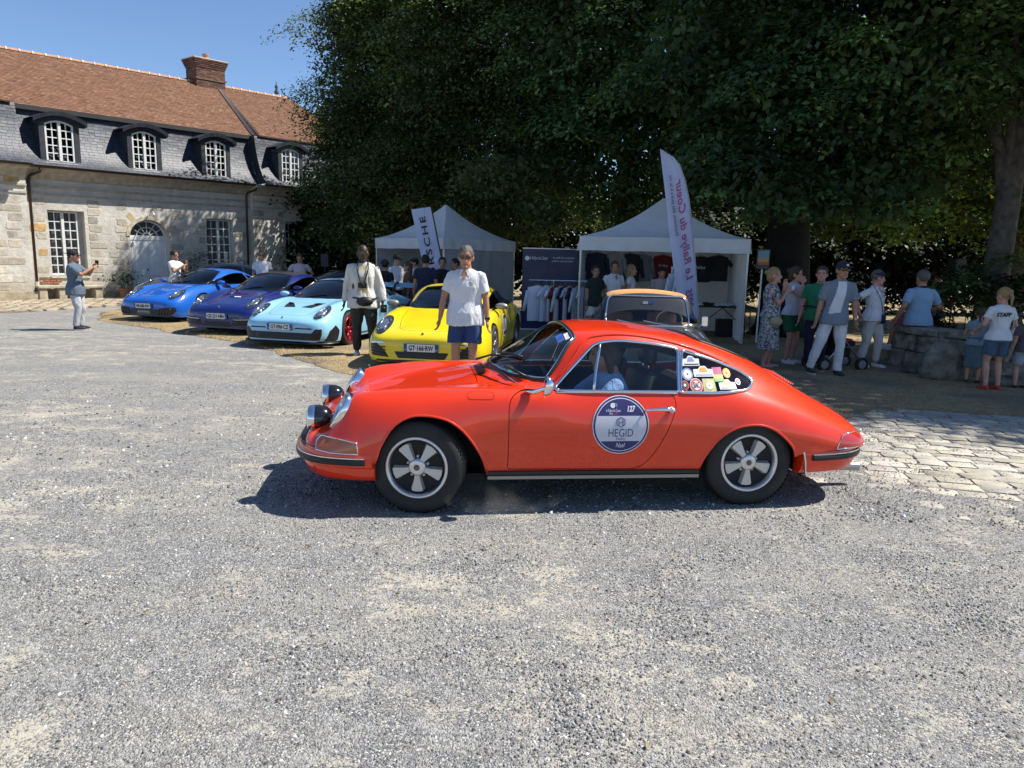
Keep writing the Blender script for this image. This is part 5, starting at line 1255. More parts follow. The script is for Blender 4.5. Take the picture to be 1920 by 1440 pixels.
# mirror on the left door
mr = MB(); q, n_ = SH.on((.40, .800), 'side', 1); mr.tube([q + Vector((.05, .0, .005)), q + Vector((.0, .05, .012)), q + Vector((-.05, .09, .04)), q + Vector((-.07, .11, .06))], [.020, .022, .018, .014], 8, sc=(1, .7)); mi = mr.build('door_mirror', CHROME, red, smooth=True)
mr = MB(); Mm = Matrix.Rotation(R(-100), 3, 'Y') @ Matrix.Diagonal((1.2, .85, 1)); mr.lathe([(0, .055), (.03, .05), (.048, .03), (.055, .0), (.052, -.008)], 24, Mm, q + Vector((-.065, .12, .068))); mr.build('mirror_bowl', CHROME, mi, smooth=True)
mr = MB(); mr.lathe([(0, -.006), (.051, -.006)], 20, Mm, q + Vector((-.065, .12, .068))); mr.build('mirror_face', mat('mirror_face', (.8, .8, .8), .02, 1.), mi)
# wheels
for x, sd, st in ((1.134, 1, R(-13)), (1.134, -1, R(-13)), (-1.134, 1, 0), (-1.134, -1, 0)): wheel(red, (x, sd * .672, .31), sd, .312, .185, .208, steer=st)
# interior, floor, wheel wells
for sd in (1, -1): b = MB(); b.box2((-.62, sd * .675, .25), (.58, sd * .70, .775)); b.build('door_lining', CABIN, red)
b = MB(); b.box2((-1.45, -.66, .20), (1.35, .66, .24)); b.box2((-.76, -.752, .225), (.69, .752, .255)); b.prism([(1.40, -.74), (1.60, -.72), (1.75, -.62), (1.85, -.48), (1.91, -.2), (1.91, .2), (1.85, .48), (1.75, .62), (1.60, .72), (1.40, .74)], .318, .345, 'z'); b.box2((.66, -.66, .24), (.70, .66, .78)); b.box2((-1.2, -.6, .24), (-.75, .6, .55)); b.box2((.70, -.50, .50), (1.60, .50, .52)); b.build('floor_pan', CABIN, red)  # floor and bulkheads, plus unseen plates added to block sun through the gaps
for x in (1.10, -1.12):
    for sd in (1, -1):
        b = MB(); b.box2((x - .40, sd * .46, .20), (x + .36, sd * .50, .66)); b.box2((x - .42, sd * .46, .63 if x > 0 else .60), (x + .26, sd * .68, .65 if x > 0 else .62)); b.box2((x - .45, sd * .46, .22), (x - .40, sd * .74, .62)); b.box2((x + .33, sd * .46, .22), (x + .36, sd * .66, .56)); b.build('wheel_well', CABIN, red)
b = MB(); b.prism([(.60, .80), (.66, .70), (.34, .58), (.30, .76), (.38, .80)], -.64, .64, 'y'); b.build('dashboard', mat('dash_black', (.035, .035, .035), .6), red, bevel=.01)
sw = MB(); Ms = Matrix.Rotation(R(-65), 3, 'Y'); n = 28; sw.tube([Vector((.20, .34, .76)) + Ms @ Vector((.18 * math.cos(2 * math.pi * i / n), .18 * math.sin(2 * math.pi * i / n), 0)) for i in range(n + 1)], .011, 6); sw.tube([Vector((.20, .34, .76)) + Ms @ Vector((-.17, 0, 0)), Vector((.20, .34, .76)) + Ms @ Vector((.17, 0, 0))], .010, 6); sw.tube([(.20, .34, .76), (.45, .34, .65)], .02, 8); sw.build('steering_wheel', BLACK, red, smooth=True)
LEA = mat('seat_black', (.022, .021, .020), .5)
seat_part(red, -.22, .36, LEA, .02, .20); seat_part(red, -.22, -.36, LEA, .02, .20)
b = MB(); b.prism([(-.80, .40), (-.70, .40), (-.86, .80), (-.96, .80)], -.55, .55, 'y'); b.build('rear_bench', LEA, red, bevel=.03)
b = MB()
for sd in (1, -1): b.tube([(.0, sd * .42, 1.09), (-.42, sd * .46, 1.10), (-.70, sd * .48, 1.03)], .03, 6)
b.build('roof_lining', mat('lining_black', (.02, .02, .02), .9), red)
# the round sticker on the left door
NAVY = mat('print_navy', (.030, .030, .13), .45); PW = mat('print_white', (.56, .56, .62), .45); WS_ = mat('print_bright', (.72, .72, .74), .45); PINK = mat('print_pink', (.55, .03, .16), .5)
bc = (-.190, .592); br_ = .193
SH.patch('door_sticker', circ(bc, br_, 56), 'side', 1, WS_, red, .004, .03); SH.patch('sticker_ring', circ(bc, br_ - .005, 56), 'side', 1, NAVY, red, .0046, .03); SH.patch('sticker_line', circ(bc, br_ - .0175, 56), 'side', 1, WS_, red, .0052, .03); SH.patch('sticker_field', circ(bc, br_ - .022, 56), 'side', 1, NAVY, red, .0058, .03)
hw_ = lambda z: math.sqrt(max(0, (br_ - .0215) ** 2 - z * z)); band = [(bc[0] + hw_(z) * s_, bc[1] + z) for s_, zz in ((1, np.linspace(-.105, .062, 8)), (-1, np.linspace(.062, -.105, 8))) for z in zz]
SH.patch('sticker_band', band, 'side', 1, PW, red, .0064, .03)
SH.letter('HEGID', .075, (bc[0], bc[1] - .052), 'side', 1, NAVY, red, .0072, .168); SH.letter('PARIS', .026, (bc[0], bc[1] - .092), 'side', 1, NAVY, red, .0072, .060); SH.letter('Nael', .046, (bc[0], bc[1] - .134), 'side', 1, WS_, red, .0068, .062, shear=.25)
SH.letter('127', .050, (bc[0] - .066, bc[1] + .105), 'side', 1, WS_, red, .0068, .056, shear=.2, bold=.002); SH.letter('le Rallye du Coeur', .028, (bc[0] + .052, bc[1] + .096), 'side', 1, WS_, red, .0068, .100, shear=.2); SH.letter('Paris', .020, (bc[0] + .068, bc[1] + .076), 'side', 1, WS_, red, .0068, .024, shear=.2); SH.letter('2025', .020, (bc[0] + .036, bc[1] + .076), 'side', 1, PINK, red, .0068, .028, shear=.2)
SH.patch('sticker_emblem', circ((bc[0] + .054, bc[1] + .128), .016, 18), 'side', 1, WS_, red, .0066, .03); SH.trim('sticker_emblem', circ((bc[0] + .040, bc[1] + .127), .014, 14)[:10], 'side', 1, .0016, WS_, red, .0066, sub=1, n=4)
hx = [(bc[0] + x, bc[1] + .022 + z) for x, z in ((-.028, .017), (0, .033), (.028, .017), (.028, -.017), (0, -.033), (-.028, -.017), (-.028, .017))]
SH.trim('sticker_logo', hx, 'side', 1, .0024, NAVY, red, .007, sub=1, n=4)
for x in (-.013, .013): SH.trim('sticker_logo', [(bc[0] + x, bc[1] + .022 - .026), (bc[0] + x, bc[1] + .022 + .026)], 'side', 1, .0022, NAVY, red, .007, sub=2, n=4)
SH.trim('sticker_logo', [(bc[0] - .012, bc[1] + .022), (bc[0] + .012, bc[1] + .022)], 'side', 1, .0022, NAVY, red, .007, sub=2, n=4)
# stickers on the rear side window
def sc(n, c): return mat('sticker_' + n, c, .5)
S_W, S_B, S_R, S_Y, S_G, S_M, S_O, S_K = sc('white', (.66, .66, .64)), sc('blue', (.16, .22, .42)), sc('red', (.50, .04, .04)), sc('yellow', (.65, .50, .06)), sc('green', (.10, .30, .06)), sc('magenta', (.36, .02, .14)), sc('orange', (.65, .28, .03)), sc('dark', (.02, .022, .03))
def stk(shape, m, o): SH.patch('window_sticker', shape, 'side', 1, m, red, o, .04)
def rally(cx, cz, w, h, m, m2):
    stk([(cx - w / 2, cz - h / 2), (cx + w / 2, cz - h / 2), (cx + w / 2, cz + h * .18), (cx + w * .25, cz + h * .2), (cx + w * .12, cz + h * .48), (cx - w * .12, cz + h * .48), (cx - w * .25, cz + h * .2), (cx - w / 2, cz + h * .18)], m, .003)
    stk([(cx - w * .22, cz - h * .1), (cx + w * .22, cz - h * .1), (cx + w * .14, cz + h * .34), (cx - w * .14, cz + h * .34)], m2, .0042); stk([(cx - w * .45, cz - h * .42), (cx + w * .4, cz - h * .42), (cx + w * .4, cz - h * .3), (cx - w * .45, cz - h * .3)], S_B if m2 is not S_B else S_K, .0042)
rally(-.722, 1.000, .125, .066, S_W, S_B); rally(-.805, .932, .145, .068, S_W, S_O); rally(-.965, .848, .125, .060, S_W, S_Y)
def badge(cx, cz, r, cols):
    for i, (k, m) in enumerate(cols): stk(circ((cx, cz), r * k, 24), m, .003 + .0012 * i)
badge(-.685, .914, .040, ((1, S_B), (.72, S_W), (.15, S_K))); badge(-.735, .843, .045, ((1, S_W), (.92, S_R), (.62, S_W))); badge(-.652, .845, .030, ((1, S_R), (.8, S_K), (.3, S_W))); badge(-.982, .917, .030, ((1, S_O), (.75, S_Y), (.3, S_R)))
stk([(-.782, .80), (-.875, .80), (-.872, .885), (-.785, .885)], sc('olive', (.36, .34, .17)), .003); badge(-.828, .842, .038, ((1, S_Y), (.85, sc('olive', 0)), (.6, S_W), (.1, S_K)))
stk([(-.872, .905), (-.945, .905), (-.945, .955), (-.872, .955)], S_M, .003); stk([(-.874, .872), (-.945, .872), (-.945, .908), (-.874, .908)], S_Y, .0042); stk([(-.874, .865), (-.945, .865), (-.945, .885), (-.874, .885)], S_G, .0054)
SH.letter('SIAC', .05, (-.735, .843), 'side', 1, S_K, red, .0072, .045, bold=.001); badge(-1.055, .862, .020, ((1, S_W), (.75, S_K), (.25, S_W)))
def on_ws(x, y, w, h, m):
    b = MB(); b.add([SH.on(p, 'top')[0] + SH.on(p, 'top')[1] * .003 for p in ((x, y), (x, y + w), (x + h, y + w), (x + h, y))], [(0, 1, 2, 3)]); b.build('screen_sticker', m, red)
on_ws(.135, .33, .12, .045, sc('sky', (.05, .12, .42))); on_ws(.10, .36, .10, .03, S_W); on_ws(.49, .36, .05, .03, sc('teal', (.03, .35, .25)))

# a little dust thrown up behind the front wheel
dm = bpy.data.materials.new('dust'); dm.use_nodes = True; nt = dm.node_tree; nt.nodes.remove(nt.nodes['Principled BSDF']); pv = nt.nodes.new('ShaderNodeVolumePrincipled'); pv.inputs['Color'].default_value = (.75, .70, .62, 1)
tc_ = nt.nodes.new('ShaderNodeTexCoord'); nz_ = nt.nodes.new('ShaderNodeTexNoise'); nz_.inputs['Scale'].default_value = 4.5; nz_.inputs['Detail'].default_value = 4; mr_ = nt.nodes.new('ShaderNodeMapRange'); mr_.inputs[1].default_value = .48; mr_.inputs[2].default_value = .75; mr_.inputs[4].default_value = 1.3
nt.links.new(tc_.outputs['Object'], nz_.inputs['Vector']); nt.links.new(nz_.outputs[0], mr_.inputs[0]); nt.links.new(mr_.outputs[0], pv.inputs['Density']); nt.links.new(pv.outputs[0], nt.nodes['Material Output'].inputs['Volume'])
b = MB(); b.ell((0, 0, .10), (.42, .30, .10), n=20, m=10); du = b.build('dust', dm, smooth=True); cy_, sy_ = math.cos(RYAW), math.sin(RYAW); du.location = (RX + cy_ * .58 - sy_ * .74, RY + sy_ * .58 + cy_ * .74, .012); du.rotation_euler = (0, 0, RYAW); tag(du, kind='stuff')
# ------------------------------------------------------------------ the parked modern coupes, the grey saloon and the old dark car
def mod_keys(w=1.0, roof=0.):
    K = []
    def k(x, *p): K.append((x, [(y * w, z) for y, z in p]))
    k(2.240, (0, .500), (.15, .498), (.28, .493), (.40, .480), (.47, .440), (.50, .360), (.50, .25), (.48, .165))
    k(2.225, (0, .530), (.18, .528), (.34, .520), (.47, .503), (.55, .460), (.59, .375), (.59, .25), (.565, .160))
    k(2.190, (0, .567), (.22, .564), (.40, .554), (.55, .530), (.65, .485), (.69, .395), (.69, .25), (.66, .155))
    k(2.130, (0, .605), (.25, .602), (.45, .590), (.61, .565), (.72, .515), (.77, .410), (.775, .25), (.74, .17))
    k(2.040, (0, .640), (.27, .636), (.48, .622), (.65, .612), (.775, .550), (.835, .420), (.84, .25), (.81, .155))
    k(1.920, (0, .672), (.29, .668), (.50, .660), (.68, .672), (.810, .585), (.875, .430), (.88, .25), (.855, .150))
    k(1.780, (0, .708), (.30, .704), (.51, .706), (.69, .742), (.825, .640), (.895, .450), (.90, .25), (.875, .150))
    k(1.640, (0, .745), (.31, .742), (.52, .748), (.695, .796), (.830, .690), (.905, .480), (.91, .26), (.880, .150))
    k(1.400, (0, .800), (.32, .798), (.53, .806), (.700, .848), (.830, .750), (.910, .540), (.915, .28), (.885, .155))
    k(1.150, (0, .848), (.33, .846), (.54, .852), (.705, .878), (.830, .795), (.905, .580), (.905, .30), (.880, .165))
    k(1.000, (0, .885), (.33, .878), (.55, .875), (.715, .892), (.835, .812), (.900, .595), (.898, .31), (.875, .170))
    k(.880, (0, .940), (.33, .918), (.56, .890), (.725, .898), (.838, .825), (.897, .605), (.893, .32), (.868, .175))
    k(.700, (0, 1.026), (.33, 1.000), (.575, .930), (.730, .902), (.840, .835), (.895, .612), (.890, .32), (.862, .180))
    k(.450, (0, 1.136), (.34, 1.112), (.580, 1.036), (.715, .930), (.838, .848), (.893, .620), (.888, .32), (.860, .180))
    k(.200, (0, 1.226), (.35, 1.204), (.575, 1.140), (.695, 1.02), (.836, .862), (.892, .625), (.887, .32), (.860, .180))
    k(.000, (0, 1.270), (.36, 1.252), (.570, 1.196), (.690, 1.07), (.834, .872), (.892, .630), (.887, .32), (.860, .180))
    k(-.250, (0, 1.292), (.36, 1.276), (.565, 1.222), (.688, 1.09), (.834, .880), (.893, .635), (.888, .32), (.862, .180))
    k(-.550, (0, 1.282), (.36, 1.266), (.560, 1.208), (.690, 1.08), (.840, .888), (.900, .640), (.895, .32), (.870, .185))
    k(-.850, (0, 1.232), (.36, 1.214), (.555, 1.150), (.695, 1.04), (.855, .892), (.920, .645), (.915, .33), (.890, .19))
    k(-1.200, (0, 1.130), (.36, 1.112), (.560, 1.046), (.715, .970), (.870, .880), (.935, .650), (.930, .34), (.900, .20))
    k(-1.550, (0, 1.006), (.37, .994), (.580, .948), (.740, .902), (.865, .840), (.930, .640), (.925, .35), (.895, .21))
    k(-1.850, (0, .915), (.38, .906), (.600, .880), (.740, .846), (.845, .790), (.905, .620), (.905, .36), (.87, .22))
    k(-2.080, (0, .868), (.37, .858), (.570, .836), (.700, .805), (.795, .755), (.850, .600), (.85, .36), (.82, .23))
    k(-2.210, (0, .800), (.34, .795), (.52, .775), (.630, .745), (.710, .700), (.760, .570), (.76, .37), (.73, .25))
    k(-2.270, (0, .640), (.28, .638), (.42, .630), (.510, .618), (.580, .590), (.61, .520), (.61, .40), (.59, .30))
    k(-2.285, (0, .520), (.2, .520), (.3, .518), (.37, .510), (.42, .495), (.44, .46), (.44, .41), (.43, .37))
    return K
HL_BLK = mat('lamp_housing', (.03, .035, .04), .2, .3, coat=1.); LED = mat('lamp_silver', (.75, .78, .82), .15, 1.)
def coupe(label, loc, yaw, col, plate_txt, kind, wheelcol, group='modern coupes parked in a row on the dry grass', mirror=None, roofcol=None, w=1.0, steer=0., rimstyle=5, sc_=1.0):
    root = empty('sports_car', (loc[0], loc[1], 0), yaw, label, 'car', group); root.scale = (sc_,) * 3
    P = paint('paint_' + kind, col); S = Shell(mod_keys(w), 110, 36)
    for x in (1.225, -1.225):
        c = [(x + .385 * math.cos(a), .335 + .385 * math.sin(a)) for a in np.linspace(math.pi, 0, 22)]; S.cut(hull([(x - .385, .05)] + c + [(x + .385, .05)]), 'side')
    SWN = round_poly([(.80, .905), (.20, 1.085), (0, 1.142), (-.30, 1.18), (-.62, 1.165), (-.66, .915)], [.02, .2, .2, .3, .05, .03])
    RQ = round_poly([(-.70, 1.152), (-.72, .918), (-1.15, .935), (-1.36, .975), (-1.10, 1.06)], [.03, .03, .1, .05, .3])
    WSN = [(.11, -.475), (.11, .475), (.35, .535), (.60, .590), (.72, .610), (.80, .565), (.88, .46), (.94, .28), (.955, 0), (.94, -.28), (.88, -.46), (.80, -.565), (.72, -.610), (.60, -.590), (.35, -.535)]
    RWN = round_poly([(-.80, -.44), (-.80, .44), (-1.50, .40), (-1.50, -.40)], .06)
    a = S.cut(SWN, 'side', 0, True); b_ = S.cut(RQ, 'side', 0, True); c_ = S.cut(WSN, 'top', 0, True); d_ = S.cut(RWN, 'top', 0, True)
    rf = S.cut(round_poly([(.06, -.52), (.06, .52), (-.76, .50), (-.76, -.50)], .05), 'top', 0, True) if roofcol else None
    HD = round_poly([(1.02, -.56), (1.02, .56), (1.60, .50), (1.96, .42), (2.06, .30), (2.06, -.30), (1.96, -.42), (1.60, -.50)], [.1, .1, .3, .2, .1, .1, .2, .3])
    hd = S.cut(HD, 'top', 0, True); S.cut(offs(HD, .006), 'top')
    DR = round_poly([(.72, .24), (.80, .55), (.80, .885), (-.66, .905), (-.74, .62), (-.45, .24)], [.05, .1, .03, .05, .2, .1])
    dr = [(sd, S.cut(DR, 'side', sd, True), S.cut(offs(DR, .006), 'side', sd)) for sd in (1, -1)]
    S.to_obj('body', None, P, root); S.to_obj('hood', hd, P, root)
    for sd, d, _ in dr: S.to_obj('door', d, P, root)
    S.panes('side_glass', a, TINTED, root); S.panes('rear_side_glass', b_, TINTED, root); S.to_obj('windscreen', c_, glass_mat('screen_glass', (.65, .78, .85), .35), root); S.to_obj('rear_window', d_, TINTED, root)
    if rf: S.to_obj('roof', rf, roofcol, root)
    for sd in (1, -1): S.trim('window_frame', SWN + SWN[:1], 'side', sd, .010, GLOSSB, root, .002, sub=1)
    S.trim('windscreen_frame', WSN + [WSN[0]], 'top', 1, .012, GLOSSB, root, .002, sub=1)
    b = MB()
    for y in (-.25, .3): b.tube([S.on((.93, y), 'top')[0] + Vector((0, 0, .015)), S.on((.82, y + .42 if y < 0 else y + .22), 'top')[0] + Vector((0, 0, .02))], .010, 5)
    b.build('wiper', BLACK, root)
    # oval lamps in the wing tops
    for sd in (1, -1):
        el = circ((sd * .662 * w, .688), .112, 36, .120); S.trim('lamp_rim', el + el[:1], 'front', sd, .006, P if kind != 'yellow' else GLOSSB, root, .002, sub=1)
        h = S.patch('headlight', el, 'front', sd, HL_BLK, root, .006, .03)
        S.patch('lamp_lens', circ((sd * .662 * w, .695), .058, 20), 'front', sd, mat('lamp_blue_glass', (.10, .12, .15), .05, .2, coat=1.), root, .012, .03)
        S.trim('lamp_ring', circ((sd * .662 * w, .695), .060, 20) + [(sd * .662 * w + .060, .695)], 'front', sd, .007, LED, root, .012, sub=1)
        for i in range(4):
            an = math.pi / 4 + i * math.pi / 2; q, n_ = S.on((sd * .662 * w + .082 * math.cos(an), .688 + .090 * math.sin(an)), 'front', sd); b = MB(); b.ell(q + n_ * .012, (.012, .016, .012), n=8, m=5); b.build('lamp_led', LED, root, smooth=True)
    b = MB(); q, n_ = S.on((0, .588), 'front'); b.box(q + n_ * .002, (.02, .035, .048)); b.build('crest', mat('crest_gold', (.25, .18, .06), .4, .4), root, bevel=.006)
    D = lambda nm, poly, m=BLACK, off=.006, **k: S.patch(nm, poly, 'front', 1, m, root, off, .045, **k)
    if kind == 'yellow':
        D('centre_intake', round_poly([(-.36, .225), (.36, .225), (.42, .325), (-.42, .325)], .02))
        for s_ in (1, -1):
            D('side_intake', round_poly([(s_ * .50, .235), (s_ * .80, .250), (s_ * .83, .42), (s_ * .72, .445), (s_ * .60, .36)][::s_], .03)); D('daytime_light', round_poly([(s_ * .58, .452), (s_ * .80, .432), (s_ * .80, .450), (s_ * .60, .472)][::s_], .005), LED)
            for z in (.29, .34, .385): S.trim('intake_slat', [(s_ * .56, z), (s_ * .68, z + .005), (s_ * .79, z + .01)], 'front', s_, .010, GLOSSB, root, .012)
        D('front_lip', round_poly([(-.74, .165), (.74, .165), (.70, .20), (-.70, .20)], .01))
    elif kind == 'light_blue':
        D('wide_intake', round_poly([(-.76, .19), (.76, .19), (.80, .30), (.80, .40), (.70, .40), (.64, .325), (-.64, .325), (-.70, .40), (-.80, .40), (-.80, .30)], .012))
        for z in (.23, .27): S.trim('intake_slat', [(-.5, z), (0, z), (.5, z)], 'front', 1, .009, GLOSSB, root, .012)
        for s_ in (1, -1):
            D('slit_intake', round_poly([(s_ * .30, .395), (s_ * .66, .392), (s_ * .62, .418), (s_ * .32, .418)][::s_], .006))
            n1 = [(1.60, s_ * .07), (1.33, s_ * .26), (1.26, s_ * .40), (1.52, s_ * .34), (1.62, s_ * .30)]; S.patch('hood_vent', n1[::s_], 'top', 1, BLACK, root, .006, .05)
            b = MB(); b.add([S.on(p, 'top')[0] + Vector((0, 0, h_)) for p, h_ in (((1.36, s_ * .25), .0), ((1.27, s_ * .40), .0), ((1.40, s_ * .33), .04), ((1.45, s_ * .24), .035))], [(0, 1, 2, 3)]); b.build('vent_fin', BLACK, root, fix=False)
            S.patch('corner_fin', [(2.08, .17), (1.74, .17), (1.70, .36), (1.80, .46), (1.98, .36)], 'side', s_, BLACK, root, .008, .05)
        spl = smooth_open([(1.75, .93), (1.95, .92), (2.10, .82), (2.22, .60), (2.28, .30), (2.29, 0)], 4); sweep('front_splitter', both(spl), [(-.30, .125), (.02, .12), (.03, .13), (.02, .145), (-.30, .15)], BLACK, root)
        wg = MB(); pr = [(-2.05, 1.060), (-2.12, 1.090), (-2.30, 1.120), (-2.42, 1.160), (-2.42, 1.145), (-2.28, 1.095), (-2.10, 1.065)]; wg.prism(pr, -.86, .86, 'y'); wo = wg.build('rear_wing', P, root, smooth=30)
        for s_ in (1, -1):
            b = MB(); b.prism([(-1.98, .86), (-1.90, .86), (-1.98, 1.120), (-2.15, 1.200), (-2.22, 1.160), (-2.22, 1.120), (-2.08, 1.140), (-2.04, 1.060)], s_ * .40 - .01, s_ * .40 + .01, 'y'); b.build('wing_strut', BLACK, root)
            b = MB(); b.prism([(-2.0, 1.000), (-2.46, 1.020), (-2.46, 1.200), (-2.10, 1.160)], s_ * .865 - .008, s_ * .865 + .008, 'y'); b.build('wing_endplate', P, root)
    elif kind == 'violet':
        D('centre_intake', round_poly([(-.34, .20), (.34, .20), (.30, .30), (-.30, .30)], .02))
        for s_ in (1, -1):
            D('side_intake', round_poly([(s_ * .34, .215), (s_ * .82, .235), (s_ * .84, .39), (s_ * .40, .36)][::s_], .03)); S.trim('light_bar', [(s_ * .40, .345), (s_ * .6, .352), (s_ * .82, .362)], 'front', s_, .009, LED, root, .012); S.trim('intake_slat', [(s_ * .42, .29), (s_ * .6, .293), (s_ * .82, .30)], 'front', s_, .012, GLOSSB, root, .012)
        D('front_lip', round_poly([(-.76, .16), (.76, .16), (.74, .185), (-.74, .185)], .01), P, .02)
        b = MB(); q = [S.on((1.50, y), 'top')[0] + Vector((0, 0, .003)) for y in (-.08, .08)]; b.add([q[0], q[1], q[1] + Vector((.05, .03, -.012)), q[0] + Vector((.05, .03, -.012))], [(0, 1, 2, 3)]); b.build('hood_print', mat('print_bright', (.72, .72, .74)), root, fix=False)
    else:
        D('centre_intake', round_poly([(-.50, .20), (.50, .20), (.52, .34), (-.52, .34)], .02)); D('radar_cover', round_poly([(-.20, .21), (.20, .21), (.18, .30), (-.18, .30)], .02), GLOSSB, .012)
        for s_ in (1, -1):
            D('side_intake', round_poly([(s_ * .40, .195), (s_ * .72, .205), (s_ * .82, .30), (s_ * .80, .40), (s_ * .48, .37)][::s_], .04))
            for i in range(5): S.trim('intake_flap', [(s_ * (.44 + i * .065), .215), (s_ * (.46 + i * .065), .36)], 'front', s_, .010, GLOSSB, root, .012)
        D('front_lip', round_poly([(-.76, .165), (.76, .165), (.74, .19), (-.74, .19)], .01), BLACK, .02)
    q, n_ = S.on((0, .43 if kind in ('yellow', 'light_blue') else .40), 'front')
    if kind == 'yellow': zpl = .39
    else: zpl = .425 if kind == 'light_blue' else .41
    plate(root, (2.262, 0, zpl), Matrix(((0, 0, 1), (1, 0, 0), (0, 1, 0))), plate_txt)
    for sd in (1, -1):
        q, n_ = S.on((.62, .895), 'side', sd); b = MB(); b.tube([q, q + Vector((.0, sd * .08, .03))], .018, 6); b.build('mirror_arm', BLACK, root)
        b = MB(); b.ell(q + Vector((.0, sd * .155, .06)), (.065, .110, .056), n=16, m=10); mo = b.build('door_mirror', mirror or P, root, smooth=True)
        b = MB(); b.add([q + Vector((-.060, sd * .08, .02)), q + Vector((-.060, sd * .23, .025)), q + Vector((-.060, sd * .22, .10)), q + Vector((-.060, sd * .09, .095))], [(0, 1, 2, 3)]); b.build('mirror_face', mat('mirror_face', (.8, .8, .8)), mo, fix=False)
        S.trim('sill_line', [(.82, .235), (0, .24), (-.82, .245)], 'side', sd, .012, BLACK, root, .0)
        el = [(-2.0, .70), (-2.0, .745), (-2.2, .735), (-2.2, .70)]; S.patch('tail_light', el, 'side', sd, REDL, root, .006, .06)
        for x in (1.225, -1.225): wheel(root, (x, sd * .795 * w, .342), sd, .345, .26, .262, 'multi', wheelcol, wheelcol, steer if x > 0 else 0, rimstyle)
        for x in (1.225, -1.225):
            b = MB(); b.box2((x - .40, sd * .60, .16), (x + .40, sd * .64, .72)); b.box2((x - .40, sd * .60, .69), (x + .40, sd * .80, .73)); b.build('wheel_well', CABIN, root)
    b = MB(); b.box2((-1.9, -.62, .14), (1.9, .62, .19)); b.box2((.86, -.66, .2), (.90, .66, .86)); b.box2((-1.2, -.66, .2), (-1.0, .66, .80)); b.build('floor_pan', CABIN, root)
    b = MB(); b.prism([(.86, .88), (.90, .80), (.55, .70), (.50, .84), (.62, .90)], -.66, .66, 'y'); b.build('dashboard', CABIN, root)
    for y in (.37, -.37): seat_part(root, -.10, y, mat('seat_dark', (.03, .03, .032), .6), .0, .22)
    sw = MB(); Ms = Matrix.Rotation(R(-62), 3, 'Y'); sw.tube([Vector((.40, .37, .80)) + Ms @ Vector((.17 * math.cos(2 * math.pi * i / 20), .17 * math.sin(2 * math.pi * i / 20), 0)) for i in range(21)], .014, 6); sw.build('steering_wheel', BLACK, root, smooth=True)
    return root, S
YEL = (.74, .58, .008)
ycar, YS = coupe('bright yellow coupe facing the camera with black headlamp rings', (-1.03, 12.42), R(-98), YEL, 'GT·166·RW', 'yellow', mat('rim_dark_silver', (.25, .25, .26), .35, .8), w=1.05, sc_=.97, mirror=mat('mirror_grey', (.28, .27, .26), .4, .4))
YS.patch('side_sticker', circ((.15, .60), .20, 30), 'side', 1, mat('print_white', (.6, .6, .6)), ycar, .006, .05); YS.patch('sticker_band', [(-.0, .72), (.3, .72), (.24, .775), (.06, .775)], 'side', 1, NAVY, ycar, .009, .05); YS.patch('sticker_band', [(.03, .44), (.27, .44), (.31, .50), (-.01, .50)], 'side', 1, NAVY, ycar, .009, .05)
coupe('pale sky blue coupe with black hood vents, red wheels and a tall rear wing', (-3.62, 14.75), R(-105), (.27, .53, .70), 'GT·096·CZ', 'light_blue', mat('rim_red', (.35, .012, .03), .3, .6), w=1.02, sc_=.955)
coupe('deep violet blue soft top coupe parked between the two paler blue cars', (-5.56, 16.75), R(-104), (.004, .012, .115), 'GS·231·NN', 'violet', mat('rim_black', (.03, .03, .032), .35, .6), roofcol=mat('soft_top', (.012, .012, .016), .9))
coupe('bright blue coupe at the left end of the parked row', (-8.17, 19.1), R(-107), (.008, .105, .47), 'HB·608·AW', 'blue', mat('rim_black', (.03, .03, .032), .35, .6))
# grey fastback saloon behind, half hidden by the blue coupe
g_, GS_ = coupe('dark grey long saloon parked sideways by the house wall', (-9.75, 23.6), R(-157), (.085, .092, .095), 'FX·310·LD', 'grey', mat('rim_black', (.03, .03, .032), .35, .6), group='cars parked by the house', sc_=1.1)
coupe('black coupe behind the violet car near the wall', (-5.6, 22.6), R(-150), (.010, .010, .012), 'EV·552·KT', 'black', mat('rim_black', (.03, .03, .032), .35, .6), group='cars parked by the house')
